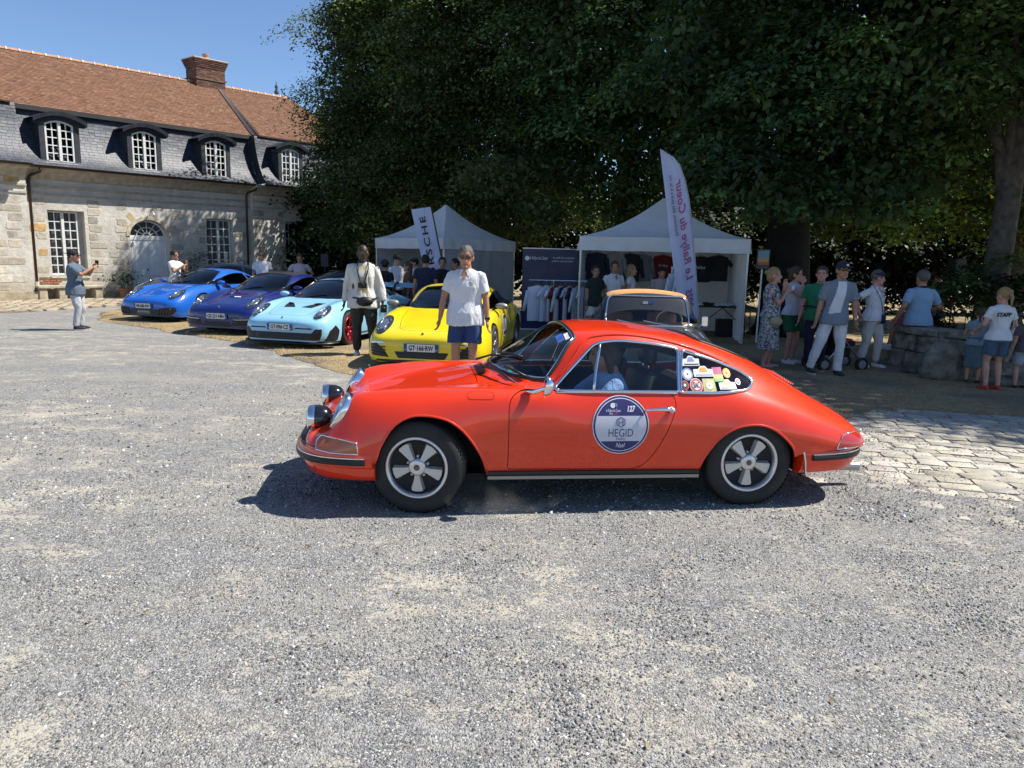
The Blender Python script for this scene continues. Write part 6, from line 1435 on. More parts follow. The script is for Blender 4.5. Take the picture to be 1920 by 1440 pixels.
# ---- old charcoal car with a tan folding roof
OX, OY, OYAW = 1.90, 10.45, R(-94)
old = empty('vintage_car', (OX, OY, 0), OYAW, 'old charcoal car with tan fabric roof parked in front of the larger tent', 'car')
def old_keys():
    K = []
    def k(x, *p): K.append((x, p))
    k(1.95, (0, .38), (.14, .38), (.24, .375), (.32, .37), (.38, .36), (.40, .34), (.40, .31), (.39, .28))
    k(1.90, (0, .50), (.22, .495), (.38, .47), (.50, .45), (.58, .43), (.62, .38), (.62, .31), (.60, .25))
    k(1.78, (0, .62), (.26, .60), (.44, .575), (.57, .60), (.69, .55), (.74, .42), (.74, .31), (.72, .22))
    k(1.60, (0, .70), (.27, .685), (.45, .66), (.60, .72), (.73, .65), (.79, .47), (.79, .32), (.77, .20))
    k(1.35, (0, .72), (.28, .71), (.46, .69), (.61, .75), (.75, .68), (.81, .51), (.81, .33), (.79, .18))
    k(1.00, (0, .765), (.29, .755), (.47, .745), (.62, .775), (.76, .71), (.82, .54), (.82, .34), (.79, .17))
    k(.78, (0, .79), (.30, .785), (.50, .78), (.63, .79), (.765, .735), (.82, .55), (.82, .34), (.79, .17))
    k(.70, (0, .805), (.30, .80), (.53, .79), (.66, .79), (.766, .74), (.82, .55), (.82, .34), (.79, .17))
    k(.60, (0, .88), (.32, .86), (.57, .81), (.67, .80), (.768, .75), (.82, .555), (.82, .34), (.79, .17))
    k(.44, (0, 1.11), (.34, 1.09), (.60, .99), (.675, .86), (.77, .765), (.82, .56), (.82, .34), (.79, .17))
    k(.33, (0, 1.26), (.35, 1.24), (.58, 1.17), (.66, 1.0), (.77, .78), (.82, .565), (.82, .34), (.79, .17))
    k(.25, (0, 1.302), (.35, 1.282), (.57, 1.22), (.65, 1.03), (.77, .79), (.82, .57), (.82, .34), (.79, .17))
    k(.05, (0, 1.305), (.35, 1.285), (.56, 1.22), (.64, 1.04), (.768, .80), (.82, .57), (.82, .34), (.79, .17))
    k(-.40, (0, 1.285), (.33, 1.265), (.54, 1.20), (.63, 1.03), (.766, .80), (.82, .57), (.82, .34), (.79, .17))
    k(-.85, (0, 1.14), (.32, 1.12), (.51, 1.05), (.63, .93), (.76, .78), (.82, .57), (.82, .34), (.79, .18))
    k(-1.30, (0, .92), (.31, .90), (.50, .85), (.62, .79), (.75, .70), (.81, .54), (.81, .34), (.78, .20))
    k(-1.70, (0, .72), (.28, .71), (.44, .68), (.56, .63), (.66, .56), (.71, .45), (.71, .33), (.69, .24))
    k(-1.95, (0, .45), (.2, .45), (.3, .44), (.38, .43), (.44, .41), (.46, .37), (.46, .33), (.45, .29))
    return K
OP = paint('paint_charcoal', (.030, .032, .036)); OS = Shell(old_keys(), 90, 34)
for x in (1.05, -1.05):
    c = [(x + .36 * math.cos(a), .31 + .36 * math.sin(a)) for a in np.linspace(math.pi, 0, 20)]; OS.cut(hull([(x - .36, .05)] + c + [(x + .36, .05)]), 'side')
OWS = round_poly([(-.585, .822), (.585, .822), (.540, 1.215), (-.540, 1.215)], [.10, .10, .09, .09], 5)
ow = OS.cut(OWS, 'front', 0, True); OSW = round_poly([(.56, .86), (.30, 1.14), (-.38, 1.15), (-.55, .84)], .04); os_ = OS.cut(OSW, 'side', 0, True)
orw = OS.cut(round_poly([(-.55, -.42), (-.55, .42), (-.92, .40), (-.92, -.40)], .08), 'top', 0, True); OS.to_obj('rear_window', orw, CGLASS, old)
orf = OS.cut(round_poly([(.335, -.56), (.335, .56), (-.50, .55), (-.50, -.55)], .05), 'top', 0, True)
OS.to_obj('body', None, OP, old); OS.to_obj('windscreen', ow, CGLASS, old); OS.panes('side_glass', os_, CGLASS, old); OS.to_obj('folding_roof', orf, mat('tan_canvas', (.56, .28, .10), .9, var=.1, scale=20, bump=.2, bscale=90), old)
OS.trim('windscreen_frame', OWS + OWS[:1], 'front', 1, .013, CHROME, old, .003, sub=1)
b = MB(); b.prism([(.60, .80), (.68, .72), (.42, .62), (.40, .87)], -.62, .62, 'y'); b.build('dashboard', mat('tan_dash', (.36, .17, .075), .7), old, bevel=.015)
for y0, y1 in ((-.10, -.42), (.30, -.06)): b = MB(); q = [OS.on((y, z), 'front')[0] + Vector((.025, 0, .005)) for y, z in ((y0, .83), (lerp(y0, y1, .5), .855), (y1, .885))]; b.tube(q, .008, 6); b.build('wiper', CHROME, old)
sw = MB(); Ms = Matrix.Rotation(R(-60), 3, 'Y'); sw.tube([Vector((.34, .33, .88)) + Ms @ Vector((.18 * math.cos(2 * math.pi * i / 24), .18 * math.sin(2 * math.pi * i / 24), 0)) for i in range(25)], .010, 6); sw.build('steering_wheel', mat('ivory', (.55, .48, .35), .4), old, smooth=True)
for y in (.33, -.33): seat_part(old, -.2, y, mat('seat_tan', (.25, .12, .06), .7), .0, .22)
b = MB(); b.box2((-1.5, -.6, .16), (1.5, .6, .2)); b.build('floor_pan', CABIN, old)
b = MB(); b.box2((.432, .02, 1.10), (.438, .09, 1.15)); b.build('screen_sticker', mat('sticker_sky', (.05, .12, .42)), old); b = MB(); b.box2((.434, -.06, 1.105), (.440, .01, 1.145)); b.build('screen_sticker', mat('sticker_white', (.6, .6, .6)), old)
for sd in (1, -1):
    for x in (1.05, -1.05): wheel(old, (x, sd * .70, .31), sd, .315, .16, .20, 'multi', CHROME, SILVER, 0, 8)
    q, _ = OS.on((1.72, .60), 'side', sd); c = Vector((1.74, sd * .56, .61)); M = Matrix(((0, 0, 1), (1, 0, 0), (0, 1, 0))); h = MB(); h.lathe([(.10, -.05), (.105, .0), (.10, .02), (.09, .02), (.06, .045), (0, .055)], 28, M, c); h.build('headlight', CHROME, old, smooth=True)
    q, _ = OS.on((.55, .80), 'side', sd)
    if sd == 1: b = MB(); b.tube([q, q + Vector((0, .06, .06))], .012, 6); b.box(q + Vector((.0, .09, .10)), (.05, .09, .14)); b.build('door_mirror', CHROME, old, smooth=30, bevel=.012)
obp = smooth_open([(1.5, .84), (1.75, .80), (1.93, .62), (2.0, .3), (2.01, 0)], 4); sweep('front_bumper', both(obp), [(-.02, .40), (.01, .41), (.02, .37), (.01, .33), (-.02, .34)], CHROME, old)
# ------------------------------------------------------------------ tents, banners, clothes, table
def fabric(name, col, transl=.25, rough=.75, var=.06):
    m = mat(name, col, rough, var=var, scale=3, bump=.25, bscale=6); nt = m.node_tree; b = nt.nodes['Principled BSDF']; o = nt.nodes['Material Output']
    t = nt.nodes.new('ShaderNodeBsdfTranslucent'); t.inputs[0].default_value = (*col, 1); x = nt.nodes.new('ShaderNodeMixShader'); x.inputs[0].default_value = transl
    nt.links.new(b.outputs[0], x.inputs[1]); nt.links.new(t.outputs[0], x.inputs[2]); nt.links.new(x.outputs[0], o.inputs[0]); return m
TENT = fabric('tent_white', (.88, .88, .87), .38); TENTG = fabric('tent_grey_wall', (.36, .37, .38), .15); POLE = mat('tent_pole', (.55, .55, .55), .4, .7)
def tent(label, c, rz, w, d, ze, zv, zp, walls):
    """pop-up tent: pyramid roof with sagging slopes, straight valance, four legs, walls by side name"""
    t = empty('market_tent', (c[0], c[1], 0), rz, label, 'tent', 'white pop-up tents under the trees')
    hx, hy = w / 2, d / 2; M_ = 16; ring = [(-1 + 2 * i / M_, -1) for i in range(M_)] + [(1, -1 + 2 * i / M_) for i in range(M_)] + [(1 - 2 * i / M_, 1) for i in range(M_)] + [(-1, 1 - 2 * i / M_) for i in range(M_)] + [(-1, -1)]
    P = []
    for q in range(19):
        r_ = 1 - q / 18 * .985; k = 1 - r_; row = []
        for i, (u, v) in enumerate(ring):
            e = 1 - abs((i % M_) / M_ * 2 - 1)
            row.append((u * hx * r_, v * hy * r_, ze + (zp - ze) * (.40 * k + .60 * k ** 2.0) - .05 * e * math.sin(math.pi * min(1, k * 1.6)) + .006 * mnoise.noise(Vector((u * r_ * 6, v * r_ * 6, c[0])))))
        P.append(row)
    mb = MB(); mb.grid(P); mb.add(P[-1][:-1], [tuple(range(len(ring) - 1))]); mb.build('roof', TENT, t, smooth=28)
    for s_, a, b in (('front', (-hx, -hy), (hx, -hy)), ('back', (hx, hy), (-hx, hy)), ('left', (-hx, hy), (-hx, -hy)), ('right', (hx, -hy), (hx, hy))):
        A, B = Vector(a), Vector(b); n = Vector((B.y - A.y, A.x - B.x)).normalized()
        mb = MB(); mb.grid([[tuple((A.lerp(B, i / 24) + n * (.012 + .014 * k * math.sin(i * 1.9 + c[0]) + .006 * k))) + (lerp(ze, zv, k / 4) + .004 * math.sin(i * .8),) for k in range(5)] for i in range(25)]); mb.build('valance', TENT, t, smooth=True)
        if s_ in walls:
            m = walls[s_]; mb = MB()
            mb.grid([[tuple(A.lerp(B, i / 40) - n * (.03 + .02 * math.sin(i * .9 + k * .35) + .035 * mnoise.noise(Vector((i * .22, k * .3, c[0] + hx))))) + (lerp(ze - .02, .03, k / 12),) for k in range(13)] for i in range(41)]); mb.build('side_wall', m, t, smooth=True)
    for sx in (-1, 1):
        for sy in (-1, 1):
            b = MB(); b.box((sx * (hx - .03), sy * (hy - .03), ze / 2), (.04, .04, ze)); b.box((sx * (hx - .03), sy * (hy - .03), .006), (.12, .12, .012)); b.build('leg', POLE, t)
    b = MB()
    for sx, sy in ((-1, -1), (1, -1), (1, 1), (-1, 1)): b.tube([(sx * (hx - .03), sy * (hy - .03), ze - .1), (0, 0, zp - .25)], .015, 6)
    b.build('roof_frame', POLE, t); return t
tent('smaller white tent with grey side walls behind the yellow coupe', (-2.12, 22.0), R(49), 3.0, 3.0, 2.26, 1.96, 3.32, {'front': TENTG, 'back': TENTG, 'right': TENTG} if False else {'back': TENTG, 'right': TENTG, 'front': TENTG} if False else {'back': TENTG, 'front': TENTG})
tent('larger white tent selling clothes behind the old charcoal car', (3.44, 17.05), R(-10), 3.6, 3.0, 2.24, 1.94, 3.22, {'back': TENT, 'right': TENT, 'left': TENTG})
# upright banner with the car maker's name running upward
FAB_B = fabric('banner_shade_blue', (.62, .67, .90), .35)  # white cloth; the blue of skylit shade is put into its colour
b1 = empty('banner_flag', (-1.98, 17.9, 0), 0, 'tall rectangular white banner with black upright lettering before the smaller tent', 'banner')
L0, L1 = Vector((-.245, 0, 2.80)), Vector((.10, 0, 1.05)); wv = Vector((.46, 0, .09))
L0 = Vector((-.60, 0, 2.86)); L1 = Vector((-.20, 0, 1.0)); wv = Vector((.47, 0, .075))
mb = MB(); mb.grid([[tuple(L0.lerp(L1, i / 20) + wv * (j / 8) + Vector((0, .015 * math.sin(i * .7 + j) + .01 * j / 8, 0))) for j in range(9)] for i in range(21)]); mb.build('flag_cloth', FAB_B, b1, smooth=True)
mb = MB(); mb.tube([L0 + wv + Vector((.015, .01, .03)), L1 + wv + Vector((.015, .01, 0)), L1 + wv + Vector((.10, .01, -.98))], .018, 6); mb.box(L1 + wv + Vector((.10, 0, -.985)), (.4, .4, .03)); mb.build('flag_pole', BLACK, b1)
ax = (L0 - L1).normalized(); nrm = wv.cross(ax).normalized()
text('lettering', 'PORSCHE', .20, INK, b1, frame_m(L0.lerp(L1, .56) + wv * .48 + Vector((0, -.03, 0)), ax, Vector((0, 0, 1)).cross(Vector((0, 1, 0))) if False else -wv), 1.72, bold=.003, spacing=1.25)
# feather flag, seen from the back: the words are mirrored
b2 = empty('feather_flag', (3.33, 14.2, 0), 0, 'tall curved feather flag with mirrored pink and black writing before the larger tent', 'banner')
H0, H1 = .62, 3.86; n = 30; Lp, Rp = [], []
for i in range(n + 1):
    t = i / n; z = lerp(H0, H1, t); lean = -.20 - .57 * t ; lean = -.02 - .585 * t
    wd = float(np.interp(t, [0, .3, .55, .72, .85, .92, .96, .985, 1], [.37, .42, .45, .45, .41, .36, .29, .21, .10]))
    Lp.append(Vector((lean, 0, z))); Rp.append(Vector((lean + wd, 0, z - .05 * t)))
mb = MB()
mb.grid([[tuple(a.lerp(b, j / 10) + Vector((0, .02 * math.sin(j * 1.1 + i * .15) + .01 * math.sin(i * .5), 0))) for j in range(11)] for i, (a, b) in enumerate(zip(Lp, Rp))]); mb.build('flag_cloth', FAB_B, b2, smooth=True)
mb = MB(); mb.tube([(.40, .02, 0), Rp[0] + Vector((.02, .02, 0))] + [p + Vector((.018, .02, 0)) for p in Rp[1::3]], .014, 6); mb.tube([(-.05, .02, 0), Lp[0] + Vector((0, .02, 0))], .010, 6); mb.box((.2, .02, .02), (.75, .4, .035)); mb.build('flag_pole', mat('pole_grey', (.30, .30, .31), .4, .6), b2)
PK = mat('flag_pink', (.36, .05, .17), .7); axf = (Lp[0] - Lp[-1]).normalized(); axv = Vector((.17, 0, 1)).normalized()
def flagtext(s_, size, z, off, m, width, **k):
    t = (z - H0) / (H1 - H0); o = Lp[0].lerp(Lp[-1], t) + Vector((off, -.035, 0)); M = frame_m(o, Vector((.18, 0, -1)), Vector((1, 0, .18)))
    M = M @ Matrix.Diagonal((-1, -1, 1, 1)) @ Matrix.Diagonal((1, -1, 1, 1)); text('lettering', s_, size, m, b2, M, width, **k)
flagtext('Le Rallye du Coeur', .19, 2.34, .27, PK, 1.95, shear=.3, bold=.002); flagtext('Donnons des jours à la vie', .09, 2.80, .13, mat('flag_ink', (.05, .04, .12), .7), 1.15); flagtext('2025', .18, 1.02, .24, PK, .38, shear=.3, bold=.003)
# printed backdrop
b3 = empty('backdrop_banner', (.86, 17.4, 0), R(3), 'dark grey roll up backdrop banner with small white lettering between the two tents', 'banner')
mb = MB(); mb.box((0, 0, 1.02), (1.36, .02, 1.92)); mb.build('panel', mat('backdrop_print', (.055, .055, .085), .6, var=.35, scale=1.6), b3); mb = MB(); mb.box((0, 0, .03), (1.42, .22, .06)); mb.build('base', mat('base_white', (.6, .62, .68), .4), b3, bevel=.008); mb = MB(); mb.box((0, 0, 1.985), (1.37, .03, .025)); mb.build('top_rail', POLE, b3)
mb = MB(); mb.box((0, -.011, .30), (1.35, .002, .50)); mb.build('panel_foot', mat('backdrop_navy', (.025, .03, .10), .6), b3)
FM = lambda x, z: frame_m((x, -.0125, z), (1, 0, 0), (0, 0, 1)); text('lettering', 'le Rallye du Coeur', .12, PLATEW, b3, FM(-.29, 1.75), .44, shear=.2); text('lettering', 'Au profit de la recherche', .075, PLATEW, b3, FM(.31, 1.77), .52); text('lettering', "contre le cancer de l'enfant", .075, PLATEW, b3, FM(.29, 1.70), .52)
mb = MB(); mb.lathe([(.055, 0), (0, 0)], 20, Matrix(((1, 0, 0), (0, 0, -1), (0, 1, 0))), (-.57, -.0125, 1.75)); mb.build('emblem', PLATEW, b3, fix=False)
# garments
def garment(name, label, cat, loc, rz, m, group, long_=False, h=.72, w=.46, hanger=True, print_=None, flat=False):
    t = empty(name, loc, rz, label, cat, group); mb = MB(); sh = w / 2; sl = .52 if long_ else .20
    body = [(-.08, 0), (-sh, -.05), (-sh, -h), (sh, -h), (sh, -.05), (.08, 0)]
    N = 10; f = .012 if flat else .035
    for sgn in (-1, 1):
        mb.grid([[(lerp(-sh, sh, i / N), sgn * (f + .012 * math.sin(i * 1.7 + loc[0] * 9) * k / 8) * (1 - abs(2 * i / N - 1) ** 4 * .7), -(.05 * abs(2 * i / N - 1) ** .8 if k == 0 else .05 * abs(2 * i / N - 1) * (1 - k / 8) + h * k / 8)) for k in range(9)] for i in range(N + 1)])
    for sx in (-1, 1):
        a = Vector((sx * (sh - .01), 0, -.06)); b = a + Vector((sx * .10, 0, -sl)); mb.tube([a + Vector((0, 0, -.07)), a.lerp(b, .5) + Vector((0, 0, -.05)), b], [.085, .075, .062], 8, sc=(1, .45))
    mb.build('cloth', m, t, smooth=True)
    if hanger: b = MB(); b.tube([(-.18, 0, -.05), (0, 0, .03), (.18, 0, -.05)], .007, 5); b.tube([(0, 0, .03), (0, 0, .09), (.03, 0, .12)], .004, 5); b.build('hanger', mat('hanger_wood', (.30, .18, .08), .6), t)
    if print_: text('print', print_[0], print_[1], print_[2], t, frame_m((0, -f - .018, -.28), (1, 0, 0), (0, 0, 1)), shear=.2)
    return t
SHW = fabric('shirt_white', (.76, .77, .82), .2); SHN = fabric('shirt_navy', (.02, .022, .05), .05); SHR = fabric('shirt_red', (.22, .015, .02), .05); SHK = fabric('shirt_black', (.012, .012, .015), .02); SHG = fabric('shirt_grey', (.30, .30, .32), .1)
rk = empty('clothes_rack', (.98, 16.1, 0), R(2), 'chrome clothes rack hung with white shirts before the grey backdrop', 'clothes rack')
b = MB(); b.tube([(-.66, 0, 1.26), (.72, 0, 1.26)], .016, 8); b.build('rail', CHROME, rk)
for x in (-.10, .60): b = MB(); b.tube([(x, 0, 0), (x, 0, 1.26)], .016, 8); b.tube([(x, -.25, .03), (x, .25, .03)], .014, 6); b.build('upright', CHROME, rk)
hang = [(-.46, SHW, 'long', 'first white long sleeved shirt at the left end of the clothes rack'), (-.26, SHW, 's', 'white shirt hanging second from the left on the clothes rack'), (-.14, SHW, 's', 'white short sleeved shirt hanging third from the left on the rack'), (-.03, SHR, 's', 'dark red shirt between white ones on the clothes rack'), (.06, SHW, 'long', 'white long sleeved shirt right of the dark red one on the rack'), (.17, SHN, 's', 'left navy shirt between white ones on the clothes rack'), (.27, SHW, 's', 'white shirt between two navy ones on the clothes rack'), (.36, SHN, 's', 'right navy shirt near the end of the clothes rack'), (.46, SHW, 'long', 'white long sleeved shirt second from the right end of the rack'), (.58, SHW, 's', 'white shirt at the right end of the clothes rack')]
for i, (x, m, k, lab) in enumerate(hang): garment('hanging_shirt', lab, 'shirt', (.98 + x, 16.1 + .01 * i, 1.15), R(18 if i == 0 else 52 + random.uniform(-8, 8)), m, 'shirts on the clothes rack', k == 'long', .80)
for x, z, m, lab, pr, lg in ((1.95, 1.93, SHN, 'navy jacket hung at the left end inside the larger tent', None, True), (2.36, 1.93, SHG, 'pale grey sweatshirt with a round emblem hung inside the larger tent', ('O', .16, INK), True), (2.74, 1.93, SHK, 'black sweatshirt hung beside the grey one inside the tent', None, True), (3.72, 1.92, SHR, 'dark red shirt hung on the back wall of the larger tent', ('Rallye', .10, PLATEW), False), (4.42, 1.90, SHK, 'black printed shirt hung right of the feather flag', ('Rallye', .10, PLATEW), False), (4.84, 1.93, SHK, 'plain black shirt hung at the right end of the tent', None, False), (3.18, 1.93, SHG, 'grey long sleeved top hung in the middle of the back wall', ('O', .10, INK), True)):
    garment('hanging_shirt', lab, 'shirt', (x, 17.2 + (.9 if m is SHR or m is SHG and x > 3 else 0), z), R(-6), m, 'shirts hung in the larger tent', lg, .62 if not lg else .68, .48, True, pr)
rk2 = empty('clothes_rack', (3.62, 15.7, 0), R(10), 'small white rack with a few shirts beside the feather flag', 'clothes rack')
b = MB(); b.tube([(-.22, 0, 1.62), (.22, 0, 1.62)], .014, 8); b.build('rail', WHITE, rk2)
for x in (-.2, .2): b = MB(); b.tube([(x, 0, 0), (x, 0, 1.62)], .014, 6); b.tube([(x, -.2, .02), (x, .2, .02)], .013, 6); b.build('upright', WHITE, rk2)
for i, x in enumerate((-.10, .06)): garment('hanging_shirt', ('left white shirt on the small rack beside the feather flag', 'right white shirt on the small rack beside the feather flag')[i], 'shirt', (3.62 + x, 15.7, 1.52), R(35), SHW, 'shirts on the small rack', True, .72)
# folding table with folded clothes
tb = empty('folding_table', (4.86, 16.8, 0), R(-6), 'black folding table of folded shirts at the right of the larger tent', 'table')
b = MB(); b.box((0, 0, .74), (1.5, .7, .035)); b.build('table_top', mat('table_black', (.02, .02, .022), .6), tb, bevel=.006)
for x in (-.66, .66):
    for y in (-.28, .28): b = MB(); b.tube([(x, y, 0), (x * .95, y, .73)], .014, 6); b.build('leg', BLACK, tb)
b = MB(); b.tube([(-.66, -.28, .15), (.0, -.28, .72)], .011, 6); b.tube([(.66, -.28, .15), (.0, -.28, .72)], .011, 6); b.build('brace', BLACK, tb)
for i, (x, y, m, lab) in enumerate(((-.58, -.1, SHW, 'folded white shirt at the left edge of the black table'), (-.30, .0, SHK, 'folded black shirt left of middle on the table'), (-.02, -.12, SHW, 'folded white shirt in the middle of the table'), (.20, .1, SHW, 'pale shirt heaped right of middle on the table'), (.42, .05, SHK, 'dark caps and cloth heaped at the right of the table'))):
    b = MB(); b.grid([[(lerp(-.17, .17, u / 8), lerp(-.2, .2, v / 8), .012 + .05 * (1 - abs(u / 4 - 1) ** 5) * (1 - abs(v / 4 - 1) ** 5) + .03 * mnoise.noise(Vector((u * .5 + i * 3, v * .5, 1)))) for v in range(9)] for u in range(9)])
    c_, s_ = math.cos(R(-6)), math.sin(R(-6)); tag(b.build('folded_shirt', m, smooth=True, loc=(4.86 + x * c_ - y * s_, 16.8 + x * s_ + y * c_, .757), rz=random.uniform(-.3, .3)), lab, 'shirt', 'folded clothes on the table')
bx = empty('storage_box', (5.06, 16.9, 0), R(-6), 'black crate standing under the folding table', 'box'); b = MB(); b.box((0, 0, .22), (.45, .35, .42), taper=1.04); b.build('bin', BLACK, bx, bevel=.01); b = MB(); b.box((0, 0, .44), (.49, .39, .03)); b.build('lid', GLOSSB, bx, bevel=.006)
# framed picture on a white post
pf = empty('picture_stand', (5.36, 15.6, 0), R(-4), 'small framed poster of orange cars on a white post beside the tent', 'poster')
b = MB(); b.tube([(0, .03, 0), (0, .03, 1.72)], .018, 6); b.build('post', WHITE, pf); b = MB(); b.box((0, 0, 1.84), (.27, .03, .42)); b.build('frame', mat('frame_brown', (.12, .08, .05), .6), pf, bevel=.004)
for z0, z1, m in ((1.87, 2.02, mat('poster_sky', (.18, .32, .42), .5)), (1.78, 1.87, mat('poster_tan', (.50, .32, .12), .5)), (1.72, 1.80, mat('poster_orange', (.50, .14, .02), .5)), (1.66, 1.73, mat('poster_dark', (.06, .07, .08), .5))): b = MB(); b.box2((-.115, -.018 - .0008 * z1, z0), (.115, -.012, z1)); b.build('print', m, pf)
# loudspeaker on a stand by the wall at the end of the house; second one in the trees
for loc, z, lab in (((-6.6, 25.0), 1.55, 'black loudspeaker on a stand against the shaded house wall'), ((9.55, 15.6), 1.72, 'black loudspeaker among the leaves behind the round wall')):
    sp = empty('speaker', (loc[0], loc[1], 0), R(10), lab, 'loudspeaker', 'black loudspeakers on stands'); b = MB(); b.box((0, 0, z), (.26, .26, .46)); b.build('cabinet', BLACK, sp, bevel=.015)
    b = MB(); b.box((0, -.133, z), (.22, .008, .41)); b.build('speaker_grille', mat('grille_grey', (.05, .05, .055), .7), sp); b = MB(); b.tube([(0, 0, 0), (0, 0, z - .2)], .02, 6)
    for k in range(3): b.tube([(0, 0, .5), (.4 * math.cos(k * 2.1), .4 * math.sin(k * 2.1), 0)], .014, 6)
    b.build('stand', BLACK, sp)
# ------------------------------------------------------------------ the round stone wall and rocks on the right
wl_ = empty('stone_wall', (8.3, 12.35, 0), 0, 'low round wall of big weathered stone blocks with a flat coping', 'wall')
WST = attr_mat('wall_block', .95, .6, 7, 1., 22)
cx, cy, rad = 0., 0., 1.62
def arc_block(a0, a1, z0, z1, r0, r1, tint, parent, name='stone_block'):
    mb = MB(); mb.curt = tint; n = 5; j = lambda k: random.uniform(-k, k); P = []
    for r_, z in ((r0, z0), (r1, z0), (r1 + j(.015), z1), (r0, z1)): P.append([( (r_ + (j(.02) if r_ > r0 else 0)) * math.cos(lerp(a0, a1, i / n)), (r_ + (j(.02) if r_ > r0 else 0)) * math.sin(lerp(a0, a1, i / n)), z + j(.008)) for i in range(n + 1)])
    P.append(P[0]); mb.grid(P); mb.add([p[0] for p in P[:4]], [(0, 1, 2, 3)]); mb.add([p[-1] for p in P[:4]], [(0, 1, 2, 3)]); return mb.build(name, WST, parent, bevel=.018, smooth=40)
for z0, z1, k0, nn in ((.0, .32, .0, 9), (.328, .60, .3, 8)):
    a = R(165) + k0 * .3
    for i in range(nn + 4):
        da = random.uniform(.36, .52); k = random.uniform(.7, 1.15); arc_block(a + .008, a + da - .008, z0, z1, 1.20, rad, (.23 * k, .205 * k, .16 * k), wl_); a += da
        if a > R(165) + 2 * math.pi * .62: break
a = R(160)
for i in range(9): da = random.uniform(.40, .52); k = random.uniform(.8, 1.15); arc_block(a + .006, a + da - .006, .608, .73, 1.12, rad + .05, (.28 * k, .255 * k, .20 * k), wl_, 'coping_stone'); a += da
def rock(label, loc, s_, tint, seed, par=None):
    mb = MB(); mb.curt = tint; mb.ell((0, 0, s_[2] * .45), (s_[0], s_[1], s_[2] * .6), n=30, m=20)
    mb.v = [tuple(Vector(p) * (1 + .26 * mnoise.noise(Vector(p) * 2.2 + Vector((seed, 0, 0))) + .10 * abs(mnoise.noise(Vector(p) * 5 + Vector((seed, 3, 0)))) + .05 * mnoise.noise(Vector(p) * 14))) for p in mb.v]
    return tag(mb.build('rock', WST, smooth=35, loc=loc), label, 'rock', 'rough stones by the round wall')
rock('big rough boulder leaning against the round stone wall', (6.62, 10.85, 0), (.34, .27, .55), (.17, .155, .12), 1.); rock('small flat rock at the foot of the boulder', (7.25, 10.35, 0), (.26, .18, .18), (.14, .125, .10), 4.); rock('low mossy rock left of the boulder by the wall', (6.55, 11.45, 0), (.22, .18, .14), (.12, .115, .085), 7.)
# things lying on the coping
def heap(name, label, cat, loc, r, m, seed):
    mb = MB(); mb.ell((0, 0, r[2] * .5), r, n=18, m=10); mb.v = [(p[0], p[1], max(0, p[2] + .25 * r[2] * mnoise.noise(Vector((p[0] * 9 + seed, p[1] * 9, 0))))) for p in [(v[0] * (1 + .25 * mnoise.noise(Vector(v) * 6 + Vector((seed, 0, 0)))), v[1], v[2]) for v in mb.v]]
    return tag(mb.build(name, m, smooth=True, loc=loc), label, cat)
heap('jacket', 'dark jacket dropped on the coping of the round wall', 'jacket', (8.05, 10.76, .73), (.26, .14, .09), SHN, 2.); heap('scarf', 'beige scarf spread along the top of the round wall', 'scarf', (8.40, 10.74, .73), (.28, .12, .05), fabric('scarf_beige', (.36, .29, .22), .05), 5.)
bg = empty('tote_bag', (7.62, 10.90, .73), 0, 'pale paper bag with pink wrap beside the seated man', 'bag'); b = MB(); b.box((0, 0, .07), (.16, .08, .14), taper=.9); b.build('bag_body', SHW, bg, bevel=.01); b = MB(); b.ell((-.08, 0, .11), (.08, .05, .06)); b.build('pink_wrap', mat('wrap_pink', (.45, .03, .07), .6), bg, smooth=True)
# ------------------------------------------------------------------ pushchair
pc = empty('pushchair', (5.42, 11.85, 0), R(12), 'black and red pushchair standing behind the man in white trousers', 'pushchair')
for x in (-.36, .34):
    for y in (-.22, .22):
        e = bpy.data.objects.new('wheel', None); COL.objects.link(e); e.parent = pc; e.location = (x, y, .11); M = Matrix(((1, 0, 0), (0, 0, 1), (0, 1, 0)))
        b = MB(); b.lathe([(.07, -.025), (.11, -.025), (.115, 0), (.11, .025), (.07, .025)], 20, M); b.build('tyre', RUBBER, e, smooth=True); b = MB(); b.lathe([(.075, .02), (.03, .025), (0, .025)], 16, M); b.lathe([(.075, -.02), (.03, -.025), (0, -.025)], 16, M); b.build('rim', mat('rim_plastic', (.25, .25, .26), .5), e, smooth=True)
AL = mat('pushchair_alloy', (.6, .6, .62), .3, .9)
for y in (-.22, .22):
    b = MB(); b.tube([(.34, y, .12), (-.05, y, .55), (-.48, y, 1.02), (-.56, y, 1.04)], .013, 6); b.tube([(-.36, y, .12), (-.02, y, .50)], .013, 6); b.build('frame_tube', AL, pc, smooth=True)
b = MB(); b.tube([(-.56, -.22, 1.04), (-.58, 0, 1.05), (-.56, .22, 1.04)], .018, 6); b.build('handle', BLACK, pc, smooth=True)
b = MB(); b.prism([(.22, .42), (-.12, .38), (-.34, .85), (-.28, .88), (-.06, .47), (.22, .50)], -.19, .19, 'y'); b.build('seat', mat('pushchair_black', (.015, .015, .017), .8), pc, bevel=.02); b = MB(); b.box((0, 0, .30), (.34, .34, .14)); b.build('basket', mat('pushchair_black', (.015, .015, .017)), pc, bevel=.03); b = MB(); b.box((.05, 0, .50), (.3, .30, .05)); b.build('seat_liner', mat('liner_red', (.38, .02, .03), .7), pc, bevel=.02)
b = MB(); b.ell((-.16, 0, .86), (.30, .22, .22), n=14, m=8); b.v = [(p[0], p[1], max(p[2], .80)) for p in b.v]; b.build('canopy', mat('canopy_grey', (.09, .09, .10), .8), pc, smooth=True)
